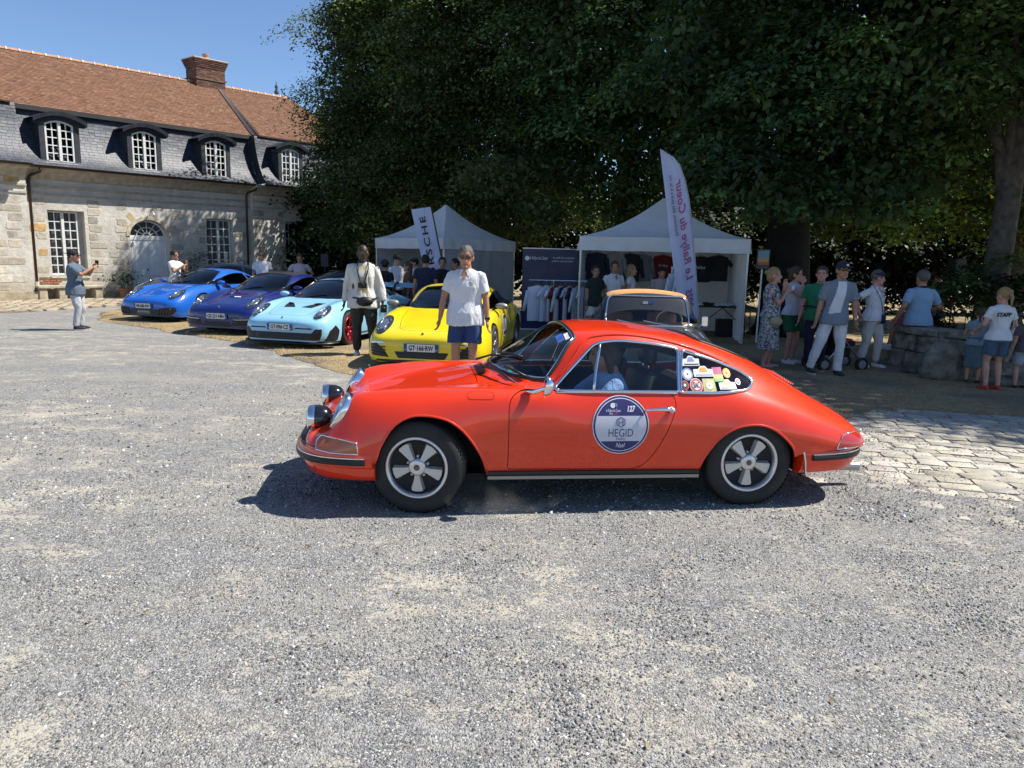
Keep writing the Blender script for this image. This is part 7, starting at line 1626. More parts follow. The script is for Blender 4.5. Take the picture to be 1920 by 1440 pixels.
# ------------------------------------------------------------------ people
def ik(a, b, l1, l2, hint):
    a, b, hint = Vector(a), Vector(b), Vector(hint); d = b - a; L = min(d.length, (l1 + l2) * .998)
    if d.length > L: b = a + d.normalized() * L; d = b - a
    x = (l1 * l1 - l2 * l2 + L * L) / (2 * L); h = math.sqrt(max(0, l1 * l1 - x * x)); u = d.normalized(); n = hint - u * hint.dot(u)
    n = n.normalized() if n.length > 1e-6 else u.orthogonal().normalized()
    return a + u * x + n * h, b
def loft(mb, lev, n=20, lean=(0, 0), z0=.9, tw=0.):
    """closed stack of ellipses: (z, rx, ry, yoff)"""
    P = []
    for z, rx, ry, oy in lev:
        t = (z - z0) / .5; P.append([(rx * math.cos(a) + lean[0] * t, ry * math.sin(a) * (1 if math.sin(a) > 0 else 1) + oy + lean[1] * t, z) for a in np.linspace(0, 2 * math.pi, n, endpoint=False)])
    k = len(P); mb.add([p for r_ in P for p in r_], [(i * n + j, i * n + (j + 1) % n, (i + 1) * n + (j + 1) % n, (i + 1) * n + j) for i in range(k - 1) for j in range(n)] + [tuple(range(n - 1, -1, -1)), tuple((k - 1) * n + j for j in range(n))])
def limb(mb, pts, rs, n=12):
    mb.tube(pts, rs, n)
    for p, r_ in zip(pts, rs): mb.ell(p, (r_, r_, r_), n=10, m=6)
SKINS = {'light': (.50, .27, .185), 'tan': (.40, .195, .115), 'pink': (.52, .27, .20), 'dark': (.045, .022, .014), 'olive': (.34, .18, .11)}
def skin(k): return mat('skin_' + k, SKINS[k], .5, var=.12, scale=14, bump=.08, bscale=80)
CLO = {}
def cloth(k, c, rough=.9, pat=None):
    m = mat('cloth_' + k, c, rough, var=.10, scale=5, bump=.3, bscale=140); nt = m.node_tree
    tc = nt.nodes.new('ShaderNodeTexCoord'); mp = nt.nodes.new('ShaderNodeMapping'); mp.inputs['Rotation'].default_value = (.4, .7, .2); mp.inputs['Scale'].default_value = (1, 1, .4)   # soft folds
    n = nt.nodes.new('ShaderNodeTexNoise'); n.inputs['Scale'].default_value = 13; n.inputs['Detail'].default_value = 3; n.inputs['Distortion'].default_value = .8
    bp = nt.nodes.new('ShaderNodeBump'); bp.inputs['Strength'].default_value = .75; bp.inputs['Distance'].default_value = .035
    old = [l for l in nt.links if l.to_socket.name == 'Normal' and l.to_node.type == 'BSDF_PRINCIPLED'][0]; nt.links.new(old.from_socket, bp.inputs['Normal'])
    nt.links.new(tc.outputs['Object'], mp.inputs[0]); nt.links.new(mp.outputs[0], n.inputs['Vector']); nt.links.new(n.outputs[0], bp.inputs['Height']); nt.links.new(bp.outputs[0], nt.nodes['Principled BSDF'].inputs['Normal']); return m
HAIRC = {'black': (.010, .009, .008), 'brown': (.060, .032, .016), 'grey': (.10, .085, .075), 'blond': (.30, .19, .085), 'red': (.14, .045, .018)}
def person(label, loc, rz, h=1.75, skin_='light', hair='brown', hstyle='short', top=None, sleeve=.55, hem=.86, legs=None, leglen=1., shoes=None, cap=None, cap_back=False, glasses=None, fat=1., woman=False,
           lh=(.27, -.03, .80), rh=(-.27, -.03, .80), lhint=(.3, .6, 0), rhint=(-.3, .6, 0), la=(.11, .0, .08), ra=(-.11, .0, .08), lk=(.1, -1, 0), rk=(-.1, -1, 0), head=(0, 0), pelvis=.0, lean=(0, 0), vox=.014, skirt=None, group=None, disp=.012, collar=None, undershirt=None, sockless=True, cat='person'):
    k = h / 1.75; root = empty('person', (loc[0], loc[1], loc[2] if len(loc) > 2 else 0), rz, label, cat, group); root.scale = (k, k, k)
    sk = skin(skin_); pz = .93 + pelvis; dz = pelvis; sw = .165 if woman else .188; seed = loc[0] * 3.1 + loc[1]
    S_ = lambda sx: Vector((sx * sw + lean[0], lean[1] + .005, 1.392 + dz))
    hipc = lambda sx: Vector((sx * .092, 0, pz - .02))
    # face turns by head = (yaw, pitch)
    hc = Vector((lean[0] * 1.2, lean[1] * 1.25 - .018, 1.612 + dz)); HM = Matrix.Rotation(R(head[0]), 3, 'Z') @ Matrix.Rotation(R(head[1]), 3, 'X') @ Matrix.Scale(1.13, 3); hp_ = lambda x, y, z: hc + HM @ Vector((x, y, z))
    b = MB(); w_ = .155 if woman else .168
    lev = [(pz - .10, .135 * fat, .105 * fat, 0), (pz, (.172 if woman else .160) * fat, .118 * fat, .005), (pz + .15, (.128 if woman else .150) * fat, .102 * fat, -.006 * fat), (pz + .33, w_ * fat ** .6, .118 * fat ** .7, 0), (pz + .43, sw * .97, .104, .005), (pz + .475, sw * .90, .088, .008), (pz + .515, sw * .62, .072, .010), (pz + .55, .066, .060, .008)]
    loft(b, lev, 20, lean, pz); b.tube([hp_(0, .022, -.17), hp_(0, .012, -.06)], [.070 if not woman else .054, .062 if not woman else .048], 12)
    b.ell(hp_(0, .008, .018), (.074, .094, .105), HM, 18, 12); b.ell(hp_(0, -.022, -.055), (.056, .066, .066), HM, 14, 9)
    b.ell(hp_(0, -.094, -.018), (.0125, .02, .026), HM, 8, 6); b.ell(hp_(0, -.080, -.093), (.024, .018, .018), HM, 8, 6)
    for sx in (-1, 1): b.ell(hp_(sx * .077, .012, -.008), (.012, .022, .032), HM, 8, 6)
    arms = {}
    for sx, hd, hint in ((1, lh, lhint), (-1, rh, rhint)):
        s0 = S_(sx); tgt = Vector(hd); tgt.z += dz; e, w = ik(s0, tgt, .285, .255, hint); arms[sx] = (s0, e, w)
        f_ = .92 if woman else 1.; limb(b, [s0 + Vector((sx * .005, 0, -.01)), s0.lerp(e, .5), e, e.lerp(w, .35), w], [.056 * f_, .050 * f_ * fat ** .5, .040 * f_, .041 * f_, .027 * f_])
        # hand: palm, four bent fingers of different length, thumb off the side
        d = (w - e).normalized(); side = Vector((0, -1, 0)) - d * Vector((0, -1, 0)).dot(d); side = side.normalized() if side.length > .1 else d.orthogonal().normalized(); nrm = d.cross(side) * sx; pc_ = w + d * .05
        PM = Matrix((side, nrm, d)).transposed(); b.ell(pc_, (.041, .019, .054), PM, 12, 8)
        for i, (o, L) in enumerate(((.030, .066), (.011, .076), (-.009, .072), (-.028, .056))):
            q = pc_ + d * .036 + side * o; curl = -nrm * .016 ; b.tube([q, q + d * L * .5 + curl * .5, q + d * L * .82 + curl * 1.5, q + d * L + curl * 2.6], [.0105, .0100, .0092, .0075], 7)
        q = pc_ + side * .034 - d * .022; b.tube([q, q + side * .020 + d * .030 - nrm * .012, q + side * .022 + d * .062 - nrm * .018], [.0125, .0115, .009], 7)
    lgs = {}
    for sx, an, hint in ((1, la, lk), (-1, ra, rk)):
        p0 = hipc(sx); a_ = Vector(an); kn, a_ = ik(p0, a_, .425, .415, hint); lgs[sx] = (p0, kn, a_)
        limb(b, [p0, p0.lerp(kn, .5), kn, kn.lerp(a_, .3), kn.lerp(a_, .7), a_], [.088 * fat ** .5, .074 * fat ** .5, .053, .056, .042, .036])
        b.ell(a_ + Vector((0, -.075, -.045)), (.042, .125, .036), None, 12, 7)
    body = link('body', voxelize(b, vox, 2), root); body.data.materials.append(sk)
    # clothes: their own skins round the body
    def torso(inf, hem_, topz=.535):
        m = MB(); L = [(pz - .93 + hem_, (.178 if woman else .172) * fat + inf + .026, .130 * fat + inf + .024, 0), (max(pz - .93 + hem_ + .02, pz + .02), (.178 if woman else .168) * fat + inf + .020, .126 * fat + inf + .018, 0)] + [(z, rx + inf * (1.1 if z < pz + .4 else 1), ry + inf, oy) for z, rx, ry, oy in lev[1:-1] if z > max(pz - .93 + hem_, pz + .02) + .03] + [(pz + .540, .070 + inf * .6, .062 + inf * .6, .008)]
        loft(m, L, 22, lean, pz); return m
    def panel(name, m_, x0, x1, zt, zb, inf, xb0=None, xb1=None):
        """strip of cloth or skin lying on the front of the trunk"""
        L = sorted([(q[0] - dz, q[1], q[2], q[3]) for q in lev]); zs_ = [q[0] for q in L]; G = []
        for i in range(13):
            t = i / 12; z = lerp(zt, zb, t); rx, ry, oy = (float(np.interp(z, zs_, [q[j] for q in L])) for j in (1, 2, 3)); rx += inf; ry += inf; tt = (z + dz - pz) / .5
            a0, a1 = lerp(x0, xb0 if xb0 is not None else x0, t), lerp(x1, xb1 if xb1 is not None else x1, t)
            G.append([(x + lean[0] * tt, oy - ry * math.sqrt(max(.05, 1 - (x / rx) ** 2)) + lean[1] * tt, z + dz) for x in np.linspace(a0, a1, 7)])
        mb_ = MB(); mb_.grid(G); mb_.grid([[(q[0], q[1] + .02, q[2]) for q in r_] for r_ in G]); mb_.build(name, m_, root, smooth=True, fix=False)
    root_panel[0] = panel
    if top:
        m = torso(.018, hem); f_ = .92 if woman else 1.
        for sx in (1, -1):
            s0, e, w = arms[sx]
            if sleeve > 0:
                if sleeve <= 1: end = s0.lerp(e, sleeve); m.tube([s0 + Vector((-sx * .05, 0, -.005)), s0 + Vector((sx * .004, 0, -.008)), s0.lerp(e, .3 * sleeve), end], [.062 * f_, .064 * f_, .067 * f_ * fat ** .3, .068 * f_], 14)
                else: end = e.lerp(w, sleeve - 1); m.tube([s0 + Vector((-sx * .05, 0, -.005)), s0 + Vector((sx * .004, 0, -.008)), s0.lerp(e, .3), e, end], [.064, .068, .068, .060, .048], 14); m.ell(e, (.06, .06, .06), n=10, m=6)
        o = link('shirt', voxelize(m, vox, 3, disp, 6., seed, (1, 1, .55)), root); o.data.materials.append(top)
        if collar:
            m = MB(); m.tube([Vector((lean[0] * 1.05 + .066 * math.cos(a), lean[1] * 1.05 + .008 + .062 * math.sin(a), pz + .530 + .012 * math.sin(a))) for a in np.linspace(-1.2, math.pi + 1.2, 16)], [.021] * 16, 6); m.build('collar', collar, root, smooth=True)
            panel('neck_opening', sk, -.040, .040, 1.455, 1.34, .046, -.004, .004)
            for sx in (-1, 1): panel('collar_flap', collar, sx * .030 - .018, sx * .030 + .018, 1.468, 1.395, .052, sx * .056 - .012, sx * .056 + .012)
    if skirt:
        m = MB(); z1, r1 = skirt[1], skirt[2]; loft(m, [(z1, r1, r1 * .72, 0), (lerp(z1, pz + .08, .5), lerp(r1, .18, .55), lerp(r1 * .72, .13, .5), 0), (pz + .04, .185 * fat, .135 * fat, .005), (pz + .16, .148 * fat, .122 * fat, 0)], 24, lean, pz)
        o = link(skirt[3] if len(skirt) > 3 else 'skirt', voxelize(m, vox, 3, .022, 9., seed, (1, 1, .12)), root); o.data.materials.append(skirt[0])
    if legs:
        m = MB(); loft(m, [(pz - .10, .15 * fat, .122 * fat, 0), (pz - .01, (.184 if woman else .172) * fat, .130 * fat, .005), (pz + (.03 if top and hem < .89 else .10), .160 * fat, .118 * fat, 0)], 20, (lean[0] * .2, lean[1] * .2), pz)
        for sx in (1, -1):
            p0, kn, a_ = lgs[sx]
            if leglen <= .5: e = p0.lerp(kn, leglen * 2); m.tube([p0, p0.lerp(e, .5), e], [.105 * fat ** .6, .104 * fat ** .6, .102 * fat ** .4], 16)
            else: e = kn.lerp(a_, leglen * 2 - 1); m.tube([p0, p0.lerp(kn, .5), kn, kn.lerp(e, .5), e], [.102 * fat ** .6, .092 * fat ** .6, .074, .068, .062], 16); m.ell(kn, (.073,) * 3, n=10, m=6)
        o = link('trousers' if leglen > .5 else 'shorts', voxelize(m, vox, 3, .016, 7., seed + 4, (1, 1, .8)), root); o.data.materials.append(legs)
    if shoes:
        for sx in (1, -1):
            a_ = lgs[sx][2]; m = MB(); m.ell(a_ + Vector((0, -.078, -.038)), (.050, .140, .048), None, 14, 8); m.ell(a_ + Vector((0, .012, -.015)), (.046, .052, .05), None, 12, 7); so = link('shoe', voxelize(m, .012, 3), root); so.data.materials.append(shoes)
            m = MB(); m.prism([(a_.x + p[0] * .053, a_.y - .07 + p[1] * .142) for p in circ((0, 0), 1, 18)], a_.z - .082, a_.z - .052, 'z'); m.build('sole', mat('sole_white', (.5, .5, .48), .7), so)
    # face and hair
    for sx in (-1, 1):
        m = MB(); m.ell(hp_(sx * .030, -.082, .014), (.0115, .008, .0065), HM, 8, 6); m.build('eye', mat('eye_dark', (.03, .022, .018), .3), root)
        m = MB(); m.ell(hp_(sx * .031, -.087, .034), (.018, .006, .0042), HM, 8, 5); m.build('eyebrow', mat('hair_' + ('black' if hair in ('black',) else 'brown'), HAIRC['black' if hair == 'black' else 'brown'], .7), root)
    m = MB(); m.ell(hp_(0, -.083, -.062), (.022, .006, .006), HM, 10, 5); m.build('mouth', mat('lip_' + skin_, tuple(c * f for c, f in zip(SKINS[skin_], (.75, .45, .5))), .5), root)
    hm = mat('hair_' + hair, HAIRC[hair], .55, var=.3, scale=60, bump=.4, bscale=160) if hair else None
    if hair and hstyle != 'bald':
        m = MB(); m.ell(hp_(0, .020, .034), (.083, .099, .100), HM, 18, 12)
        if hstyle in ('long', 'bun', 'bob'): m.ell(hp_(0, .045, -.01), (.088, .075, .105), HM, 16, 10)
        if hstyle == 'long':
            for x in (-.055, 0, .055): m.tube([hp_(x, .06, .02), hp_(x * 1.2, .075, -.10), hp_(x * 1.25, .07, -.24)], [.048, .045, .022], 10)
        if hstyle == 'bob':
            for sx in (-1, 1): m.tube([hp_(sx * .068, .01, .03), hp_(sx * .08, .01, -.07), hp_(sx * .078, .0, -.15)], [.03, .03, .02], 10)
        if hstyle in ('bun', 'tail'): m.ell(hp_(0, .12, .05), (.038, .036, .038), HM, 10, 7)
        if hstyle == 'tail': m.tube([hp_(0, .115, .06), hp_(0, .15, -.04), hp_(0, .13, -.17)], [.03, .028, .012], 8)
        if hstyle == 'curly':
            for i in range(26): a = random.uniform(0, 6.28); t = random.uniform(-.3, 1.3); m.ell(hp_(.085 * math.cos(a) * math.cos(t), .03 + .085 * max(-.45, math.sin(a)) * math.cos(t), .035 + .085 * math.sin(t)), (.034,) * 3, None, 8, 5)
        # keep the face free
        me = voxelize(m, .011, 2, .006, 40., seed); inv = HM.inverted()
        bm = bmesh.new(); bm.from_mesh(me); dl = [v for v in bm.verts if (lambda q: q.y < -.055 and q.z < .066 and abs(q.x) < .085)(inv @ (v.co - hc))]; bmesh.ops.delete(bm, geom=dl, context='VERTS'); bm.to_mesh(me); bm.free(); o = link('hair', me, root); o.data.materials.append(hm)
    if cap:
        m = MB(); sg = -1 if not cap_back else 1
        P = [[hp_(.086 * math.cos(a) * math.cos(t), .012 + .104 * math.sin(a) * math.cos(t), .040 + .082 * math.sin(t)) for a in np.linspace(0, 2 * math.pi, 19)] for t in np.linspace(-.02, math.pi / 2, 8)]; m.grid(P); co = m.build('cap', cap, root, smooth=True)
        m = MB(); m.grid([[hp_(x * .078, sg * (.085 + d * .075 * (1 - (x * .8) ** 2)) + .012, .060 - .012 * d * (1 - .3 * x * x) + z) for x in np.linspace(-1, 1, 9)] for d, z in ((0, 0), (.5, .002), (1, 0), (1, -.006), (.5, -.005), (0, -.006))]); m.build('peak', cap, co, smooth=True)
    if glasses:
        m = MB()
        for sx in (-1, 1): m.ell(hp_(sx * .032, -.098, .010), (.028, .007, .020), HM, 12, 7); m.tube([hp_(sx * .058, -.092, .016), hp_(sx * .078, .0, .012)], .004, 5)
        m.tube([hp_(-.012, -.104, .016), hp_(.012, -.104, .016)], .0035, 5); m.build('glasses', glasses, root, smooth=True)
    root['_a'] = 0; del root['_a']
    return root, arms, lgs, hp_
root_panel = [None]
def strap(root, name, pts, r, m, sc=(1, 1)): b = MB(); b.tube(smooth_open(pts, 6), r, 6, sc=sc); return b.build(name, m, root, smooth=True)
GLB = mat('shades_black', (.01, .01, .012), .08, coat=1.); GLBR = mat('shades_brown', (.045, .016, .008), .1, coat=1.)
C_WH = cloth('white', (.66, .66, .67)); C_OFF = cloth('off_white', (.58, .56, .52)); C_NAVY = cloth('navy', (.018, .022, .05)); C_BLUE = cloth('shorts_blue', (.030, .055, .15)); C_OLIVE = cloth('olive', (.040, .037, .028)); C_JEAN = cloth('pale_jean', (.42, .43, .44)); C_TEE = cloth('slate_tee', (.10, .135, .18)); C_BLK = cloth('black', (.012, .012, .014)); C_GRN = cloth('green', (.015, .12, .055)); C_PINK = cloth('pale_pink', (.50, .42, .43)); C_DEN = cloth('denim', (.07, .11, .18)); C_SKY = cloth('sky_polo', (.25, .38, .52)); C_ROSE = cloth('rose_shorts', (.33, .10, .13)); C_DKG = cloth('dark_green', (.012, .022, .020)); C_EMER = cloth('emerald_shirt', (.02, .20, .085))
SH_W = mat('shoe_white', (.6, .6, .58), .6); SH_D = mat('shoe_dark', (.03, .03, .032), .6); SH_R = mat('shoe_red', (.42, .04, .03), .6)
def stripe_cloth():
    m = mat('cloth_striped', (.10, .13, .17), .9); nt = m.node_tree; tc = nt.nodes.new('ShaderNodeTexCoord'); w = nt.nodes.new('ShaderNodeTexWave'); w.inputs['Scale'].default_value = 22; w.bands_direction = 'X'
    r = nt.nodes.new('ShaderNodeValToRGB'); r.color_ramp.elements[0].color = (.11, .14, .18, 1); r.color_ramp.elements[1].color = (.26, .30, .35, 1); nt.links.new(tc.outputs['Object'], w.inputs['Vector']); nt.links.new(w.outputs[0], r.inputs[0]); nt.links.new(r.outputs[0], nt.nodes['Principled BSDF'].inputs['Base Color']); return m
def floral():
    m = mat('cloth_floral', (.3, .3, .3), .9); nt = m.node_tree; tc = nt.nodes.new('ShaderNodeTexCoord'); n = nt.nodes.new('ShaderNodeTexNoise'); n.inputs['Scale'].default_value = 26; n.inputs['Detail'].default_value = 4; n.inputs['Distortion'].default_value = 1.2
    r = nt.nodes.new('ShaderNodeValToRGB'); e = r.color_ramp.elements; e[0].position = .47; e[0].color = (.07, .085, .12, 1); e[1].position = .53; e[1].color = (.46, .45, .42, 1); nt.links.new(tc.outputs['Object'], n.inputs['Vector']); nt.links.new(n.outputs[0], r.inputs[0]); nt.links.new(r.outputs[0], nt.nodes['Principled BSDF'].inputs['Base Color']); return m
# 1 the man in the white polo before the yellow car
p, ar, lg, hp_ = person('tall man in white polo shirt and blue shorts standing before the yellow car', (-.62, 9.15), R(-6), 1.83, 'tan', 'grey', 'short', C_WH, .72, .80, C_BLUE, .40, SH_W, glasses=GLBR, fat=1.12, lh=(.285, -.04, .80), rh=(-.315, -.08, .82), lhint=(.8, .3, 0), rhint=(-.9, .2, 0), vox=.010, collar=C_WH, head=(4, 6), disp=.020)
b = MB(); w = ar[1][2]; b.tube([w + Vector((0, 0, .035)), w + Vector((0, 0, .012))], .034, 12); b.box(w + Vector((.028, -.012, .024)), (.012, .034, .034)); b.build('wrist_watch', BLACK, p)
b = MB(); b.tube([Vector((.085 + .022 * math.cos(a), -.157, 1.30 + .022 * math.sin(a))) for a in np.linspace(0, 2 * math.pi, 15)], .003, 4); b.tube([(.085, -.158, 1.282), (.085, -.158, 1.30)], .003, 4); b.tube([(.065, -.158, 1.304), (.105, -.158, 1.304)], .003, 4); b.build('chest_emblem', INK, p)
# 2 the photographer in the cream jacket
p, ar, lg, hp_ = person('bald man in cream jacket with camera and belt bag by the sky blue car', (-2.54, 12.05), R(8), 1.87, 'dark', None, 'bald', C_OFF, 1.92, .78, C_OLIVE, .97, SH_W, glasses=mat('glasses_tortoise', (.05, .025, .012), .15, coat=1.), fat=1.22, lh=(.31, -.08, .80), rh=(-.31, .0, .80), lhint=(.9, .25, 0), rhint=(-.9, .25, 0), la=(.16, -.04, .08), ra=(-.11, .02, .08), vox=.0105, head=(12, 4), disp=.028)
root_panel[0]('tee_shirt', mat('print_tee', (.60, .58, .52), .85, var=.5, scale=9, var2=(.35, .25, .05)), -.055, .045, 1.44, .95, .042, -.09, .08)
strap(p, 'camera_strap', [(-.07, .0, 1.52), (-.085, -.14, 1.40), (-.03, -.205, 1.17), (.0, -.215, 1.15)], .010, BLACK); strap(p, 'camera_strap', [(.07, .0, 1.52), (.085, -.14, 1.40), (.03, -.205, 1.17), (.0, -.215, 1.15)], .010, BLACK)
b = MB(); b.box((0, -.225, 1.13), (.13, .055, .085)); b.lathe([(.034, 0), (.036, .06), (.030, .065), (0, .055)], 16, Matrix(((1, 0, 0), (0, 0, -1), (0, 1, 0))), (0, -.25, 1.13)); b.build('camera', BLACK, p, bevel=.006)
b = MB(); b.ell((.03, -.20, .88), (.13, .065, .075), n=16, m=10); b.build('belt_bag', mat('bag_leather', (.012, .011, .011), .45), p, smooth=True); strap(p, 'belt', [(-.22, -.03, .95), (-.10, -.19, .93), (.15, -.18, .92), (.23, -.02, .95)], .014, BLACK)
w = ar[1][2]; b = MB(); b.box(w + Vector((.02, -.05, -.10)), (.10, .07, .12)); b.tube([w + Vector((.02, -.08, -.10)), w + Vector((.02, -.21, -.11))], [.042, .045], 14); b.build('hand_camera', BLACK, p, bevel=.004)
# 3 man filming at the left
p, ar, lg, hp_ = person('man in backward black cap and slate tee filming with a phone', (-9.25, 15.05), R(100), 1.68, 'tan', 'black', 'short', C_TEE, .85, .78, C_JEAN, .97, SH_D, cap=C_BLK, cap_back=True, glasses=GLB, fat=1.12, lh=(.10, -.36, 1.38), rh=(-.06, -.38, 1.36), lhint=(.6, .1, -1), rhint=(-.6, .1, -1), vox=.012, disp=.016)
b = MB(); b.box((.02, -.46, 1.46), (.012, .075, .15), M=Matrix.Rotation(R(8), 3, 'X')); b.build('phone', BLACK, p, bevel=.004)
# 4-6 men beyond the parked cars
G2 = 'people beyond the parked cars'
person('man in white tee seen from the side behind the bright blue car', (-9.75, 20.6), R(75), 1.74, 'tan', 'black', 'short', C_WH, .6, .84, C_BLK, .97, SH_D, lh=(.12, -.30, 1.38), rh=(-.05, -.28, 1.30), lhint=(.5, .2, -1), rhint=(-.5, .2, -1), group=G2)
person('man in white tee and sunglasses standing behind the violet car', (-7.35, 20.9), R(15), 1.80, 'tan', 'brown', 'short', C_WH, .6, .84, C_BLK, .97, SH_D, glasses=GLB, group=G2)
person('man in pale pink polo with hands on hips near the wall', (-6.25, 20.9), R(20), 1.74, 'tan', 'brown', 'short', C_PINK, .62, .86, C_NAVY, .97, SH_D, lh=(.20, -.02, 1.0), rh=(-.20, -.02, 1.0), lhint=(1, .5, 0), rhint=(-1, .5, 0), head=(-20, 14), group=G2)
# 7-13 at the smaller tent
G3 = 'people gathered at the smaller tent'
person('man in dark cap and white shirt with tie at the smaller tent', (-3.05, 18.6), R(30), 1.76, 'light', 'black', 'short', C_WH, 1.9, .86, C_NAVY, .97, SH_D, cap=C_BLK, head=(30, 12), lh=(.15, -.30, 1.02), rh=(-.1, -.30, 1.02), group=G3)
person('person with dark curly hair facing the man in the tie', (-3.15, 17.5), R(160), 1.62, 'olive', 'black', 'curly', C_BLK, .6, .86, C_NAVY, .97, SH_D, woman=True, group=G3)
person('long haired woman in profile at the smaller tent', (-2.55, 17.2), R(-80), 1.60, 'tan', 'brown', 'long', cloth('rust', (.14, .07, .04)), .5, .88, C_DEN, .97, SH_D, woman=True, group=G3)
person('boy in dark cap and white shirt looking left inside the smaller tent', (-2.55, 18.3), R(-75), 1.70, 'light', 'black', 'short', C_WH, .6, .86, C_NAVY, .97, SH_D, cap=C_BLK, group=G3)
person('man in navy polo and navy cap turning his back to the camera', (-2.0, 16.1), R(185), 1.76, 'tan', 'black', 'short', C_NAVY, .62, .82, C_NAVY, .97, SH_D, cap=C_NAVY, fat=1.1, group=G3, vox=.012)
person('dark haired man in black tee left of his taller neighbour', (-1.72, 17.0), R(20), 1.72, 'tan', 'black', 'short', C_BLK, .6, .84, C_NAVY, .97, SH_D, head=(-15, 5), group=G3)
person('dark haired man in black looking left beside the white polo man', (-1.42, 17.1), R(-60), 1.70, 'tan', 'black', 'short', C_BLK, .6, .84, C_NAVY, .97, SH_D, group=G3)
# 14-18 at the larger tent
G4 = 'people at the larger tent'
person('woman in dark green tee and white shorts beside the clothes rack', (1.72, 15.3), R(15), 1.62, 'olive', 'black', 'bun', C_DKG, .6, .82, C_OFF, .38, SH_D, woman=True, lh=(.26, -.12, .95), rh=(-.20, -.05, .72), head=(-10, 8), group=G4)
person('man in white polo with dark chest print inside the larger tent', (2.20, 15.9), R(20), 1.72, 'tan', 'brown', 'short', C_WH, .65, .84, C_NAVY, .97, SH_D, collar=C_WH, head=(-20, 8), group=G4)
person('blonde woman in white top inside the larger tent', (2.62, 16.2), R(70), 1.66, 'light', 'blond', 'long', C_WH, .4, .86, C_DEN, .97, SH_D, woman=True, group=G4)
person('boy in dark cap and pale tee at the back of the larger tent', (3.35, 16.4), R(10), 1.62, 'light', 'black', 'short', C_PINK, .6, .86, C_NAVY, .97, SH_D, cap=C_BLK, group=G4)
person('brown haired woman just left of the feather flag', (3.52, 14.7), R(-15), 1.60, 'tan', 'brown', 'bob', C_BLK, .0, .86, C_NAVY, .97, SH_D, woman=True, group=G4)
# 19-25 in the shade on the right
FL = floral()
p, ar, lg, hp_ = person('blond woman in long floral dress with a cream shoulder bag', (4.25, 11.8), R(70), 1.66, 'pink', 'blond', 'bun', FL, .62, .90, None, 1, None, woman=True, fat=1.08, skirt=(FL, .34, .27), lh=(.03, -.19, 1.42), rh=(-.05, -.24, 1.34), lhint=(.4, .3, -1), rhint=(-.4, .3, -1), vox=.0115, la=(.09, -.02, .08), ra=(-.09, .06, .08))
b = MB(); b.ell((-.22, -.10, .84), (.045, .11, .085), n=14, m=8); b.build('shoulder_bag', mat('bag_cream', (.36, .30, .17), .6), p, smooth=True); strap(p, 'bag_strap', [(.12, 0, 1.44), (-.02, -.15, 1.25), (-.18, -.13, .95)], .007, mat('strap_white', (.5, .5, .48), .6)); b = MB(); b.ell((-.02, -.33, 1.41), (.03, .03, .05)); b.build('ice_cream', SHW, p, smooth=True)
p, ar, lg, hp_ = person('woman in emerald green shorts and white top covering her mouth', (4.80, 12.3), R(40), 1.68, 'pink', 'brown', 'bun', cloth('white_print', (.50, .52, .58)), .35, .90, C_GRN, .36, SH_W, woman=True, lh=(.20, -.12, .86), rh=(.0, -.155, 1.46), rhint=(-.4, -.3, -1), vox=.0115, head=(15, 6))
b = MB()
for sx in (-1, 1): b.ell(hp_(sx * .034, -.055, .095), (.03, .03, .014))
b.build('raised_glasses', GLB, p, smooth=True)
STR = stripe_cloth()
p, ar, lg, hp_ = person('man in navy cap, sunglasses, open striped shirt and white jeans', (5.0, 11.1), R(6), 1.78, 'tan', 'brown', 'short', STR, .85, .80, C_WH, .98, SH_D, cap=C_NAVY, glasses=GLB, fat=1.05, la=(.06, -.10, .08), ra=(-.30, .08, .08), lh=(.26, -.14, .84), rh=(-.28, .02, .86), lhint=(.9, .4, 0), vox=.0105, head=(-6, 2), lean=(.04, 0))
root_panel[0]('white_tee', C_WH, -.085, .045, 1.45, .87, .042, -.185, -.02); b = MB(); b.box(hp_(.012, -.100, .075), (.035, .008, .026)); b.build('cap_badge', PLATEW, p); b = MB(); w = ar[1][2]; b.tube([w + Vector((0, 0, .035)), w + Vector((0, 0, .012))], .032, 12); b.build('wrist_watch', mat('watch_silver', (.4, .38, .35), .3, .8), p)
person('man in bright green shirt half hidden behind the man in the cap', (5.06, 11.85), R(-25), 1.70, 'pink', 'brown', 'short', C_EMER, .7, .84, C_NAVY, .97, SH_D, fat=1.1, rh=(-.30, -.05, .82))
p, ar, lg, hp_ = person('woman in navy cap, white polo and white trousers looking right', (6.08, 12.05), R(35), 1.66, 'pink', 'grey', 'short', C_WH, .75, .86, C_OFF, .93, SH_W, cap=C_NAVY, woman=True, fat=1.12, rh=(-.30, .10, 1.0), lh=(.22, .12, .95), rhint=(-.9, .6, 0), lhint=(.8, .8, 0), head=(45, 8), vox=.0115, collar=C_WH, la=(.10, -.06, .08), ra=(-.10, .12, .08))
strap(p, 'pouch_strap', [(-.10, -.02, 1.46), (-.12, -.16, 1.25), (-.02, -.185, .98)], .006, C_NAVY); strap(p, 'pouch_strap', [(.10, -.02, 1.46), (.10, -.16, 1.25), (.02, -.185, .98)], .006, C_NAVY); b = MB(); b.box((.0, -.19, .90), (.115, .03, .17)); b.build('phone_pouch', C_NAVY, p, bevel=.01)
text('print', 'Off', .06, INK, p, frame_m((-.03, -.165, 1.30), (1, 0, 0), (0, 0, 1)), shear=.2)
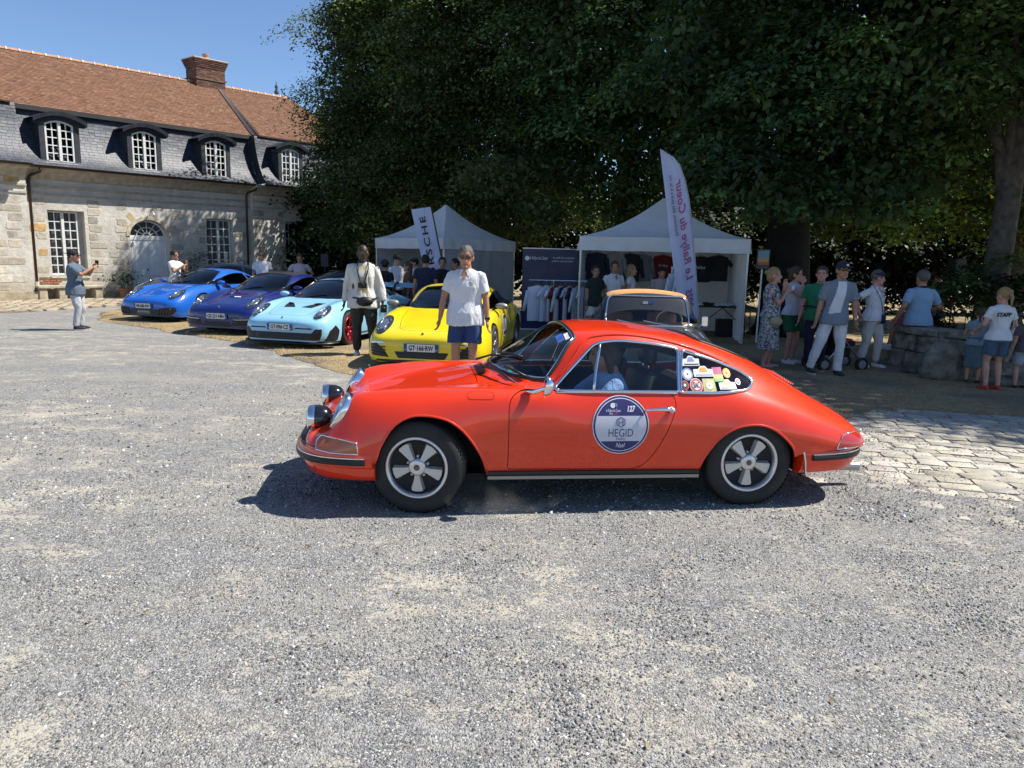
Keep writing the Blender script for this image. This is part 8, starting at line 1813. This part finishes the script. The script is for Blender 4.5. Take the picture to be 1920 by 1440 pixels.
p, ar, lg, hp_ = person('man in sky blue polo and pink shorts sitting on the round wall', (6.84, 12.05, -.10), R(184), 1.78, 'tan', 'grey', 'short', C_SKY, .78, .84, C_ROSE, .45, SH_W, fat=1.12, lh=(.34, -.06, .94), rh=(-.30, -.25, 1.05), la=(.14, -.50, .45), ra=(-.14, -.50, .45), lk=(0, -1, .6), rk=(0, -1, .6), vox=.0115, collar=C_NAVY)
p, ar, lg, hp_ = person('girl seen from behind in a white STAFF tee and denim shorts', (6.80, 9.95), R(184), 1.46, 'light', 'blond', 'tail', C_WH, .62, .88, C_DEN, .34, SH_R, woman=True, vox=.011, rh=(-.24, -.2, .98), lh=(.22, -.22, 1.02), head=(10, 8))
text('print', 'STAFF', .09, C_NAVY, p, frame_m((.07, .155, 1.31), (-1, 0, .02), (0, 0, 1)), .27, shear=.2, bold=.004); b = MB(); b.grid([[(-.20 - .02 * math.sin(z * 9) + .02 * i, -.02 + .12 * i, z) for i in (0, .5, 1)] for z in np.linspace(.52, .92, 6)]); b.build('tote_bag', fabric('tote_canvas', (.42, .38, .30), .1), p, smooth=True); strap(p, 'bag_strap', [(-.17, 0, 1.44), (-.20, .05, 1.15), (-.20, .02, .92)], .010, fabric('tote_canvas', (.42, .38, .30), .1))
person('small child in shorts at the right edge beside the STAFF girl', (7.35, 10.15), R(170), 1.12, 'light', 'brown', 'short', cloth('child_dark', (.10, .09, .10)), .6, .86, cloth('child_grey', (.35, .37, .40)), .40, SH_D)
person('small girl in a teal striped skirt leaning on the round wall', (6.90, 10.55), R(150), 1.15, 'light', 'brown', 'tail', cloth('pale_blue', (.22, .28, .34)), .4, .90, None, 1, SH_D, woman=True, skirt=(cloth('teal_stripe', (.10, .16, .17)), .40, .22), rh=(-.2, -.25, 1.1), lh=(.1, -.3, 1.2))
person('red haired child in white tee sitting on top of the round wall', (7.60, 11.35, .0), R(-75), 1.15, 'light', 'red', 'curly', C_WH, .6, .86, cloth('child_olive', (.07, .07, .06)), .95, SH_D, lh=(.12, -.28, 1.25), rh=(-.05, -.3, 1.2), la=(.10, -.55, 1.02), ra=(-.10, -.50, 1.02), lk=(0, -.6, 1), rk=(0, -.6, 1), lean=(0, .10))
person('blond person far off among the leaves beyond the round wall', (10.9, 18.5), R(20), 1.55, 'light', 'blond', 'long', C_DKG, 1.9, .86, C_NAVY, .97, SH_D, woman=True)
# the driver of the red car
c_, s_ = math.cos(RYAW), math.sin(RYAW); drv = (RX + c_ * -.30 - s_ * .40, RY + s_ * -.30 + c_ * .40, -.465)
person('driver with brown hair and blue shirt leaning forward inside the red coupe', drv, RYAW + R(90), 1.62, 'tan', 'brown', 'bob', cloth('driver_blue', (.30, .42, .72)), .9, .92, C_NAVY, .9, None, lh=(.10, -.42, 1.22), rh=(-.12, -.42, 1.20), la=(.12, -.62, .95), ra=(-.12, -.62, .95), lk=(0, -.3, 1), rk=(0, -.3, 1), lean=(0, -.11), head=(0, 14), lhint=(.9, 0, -.4), rhint=(-.9, 0, -.4))
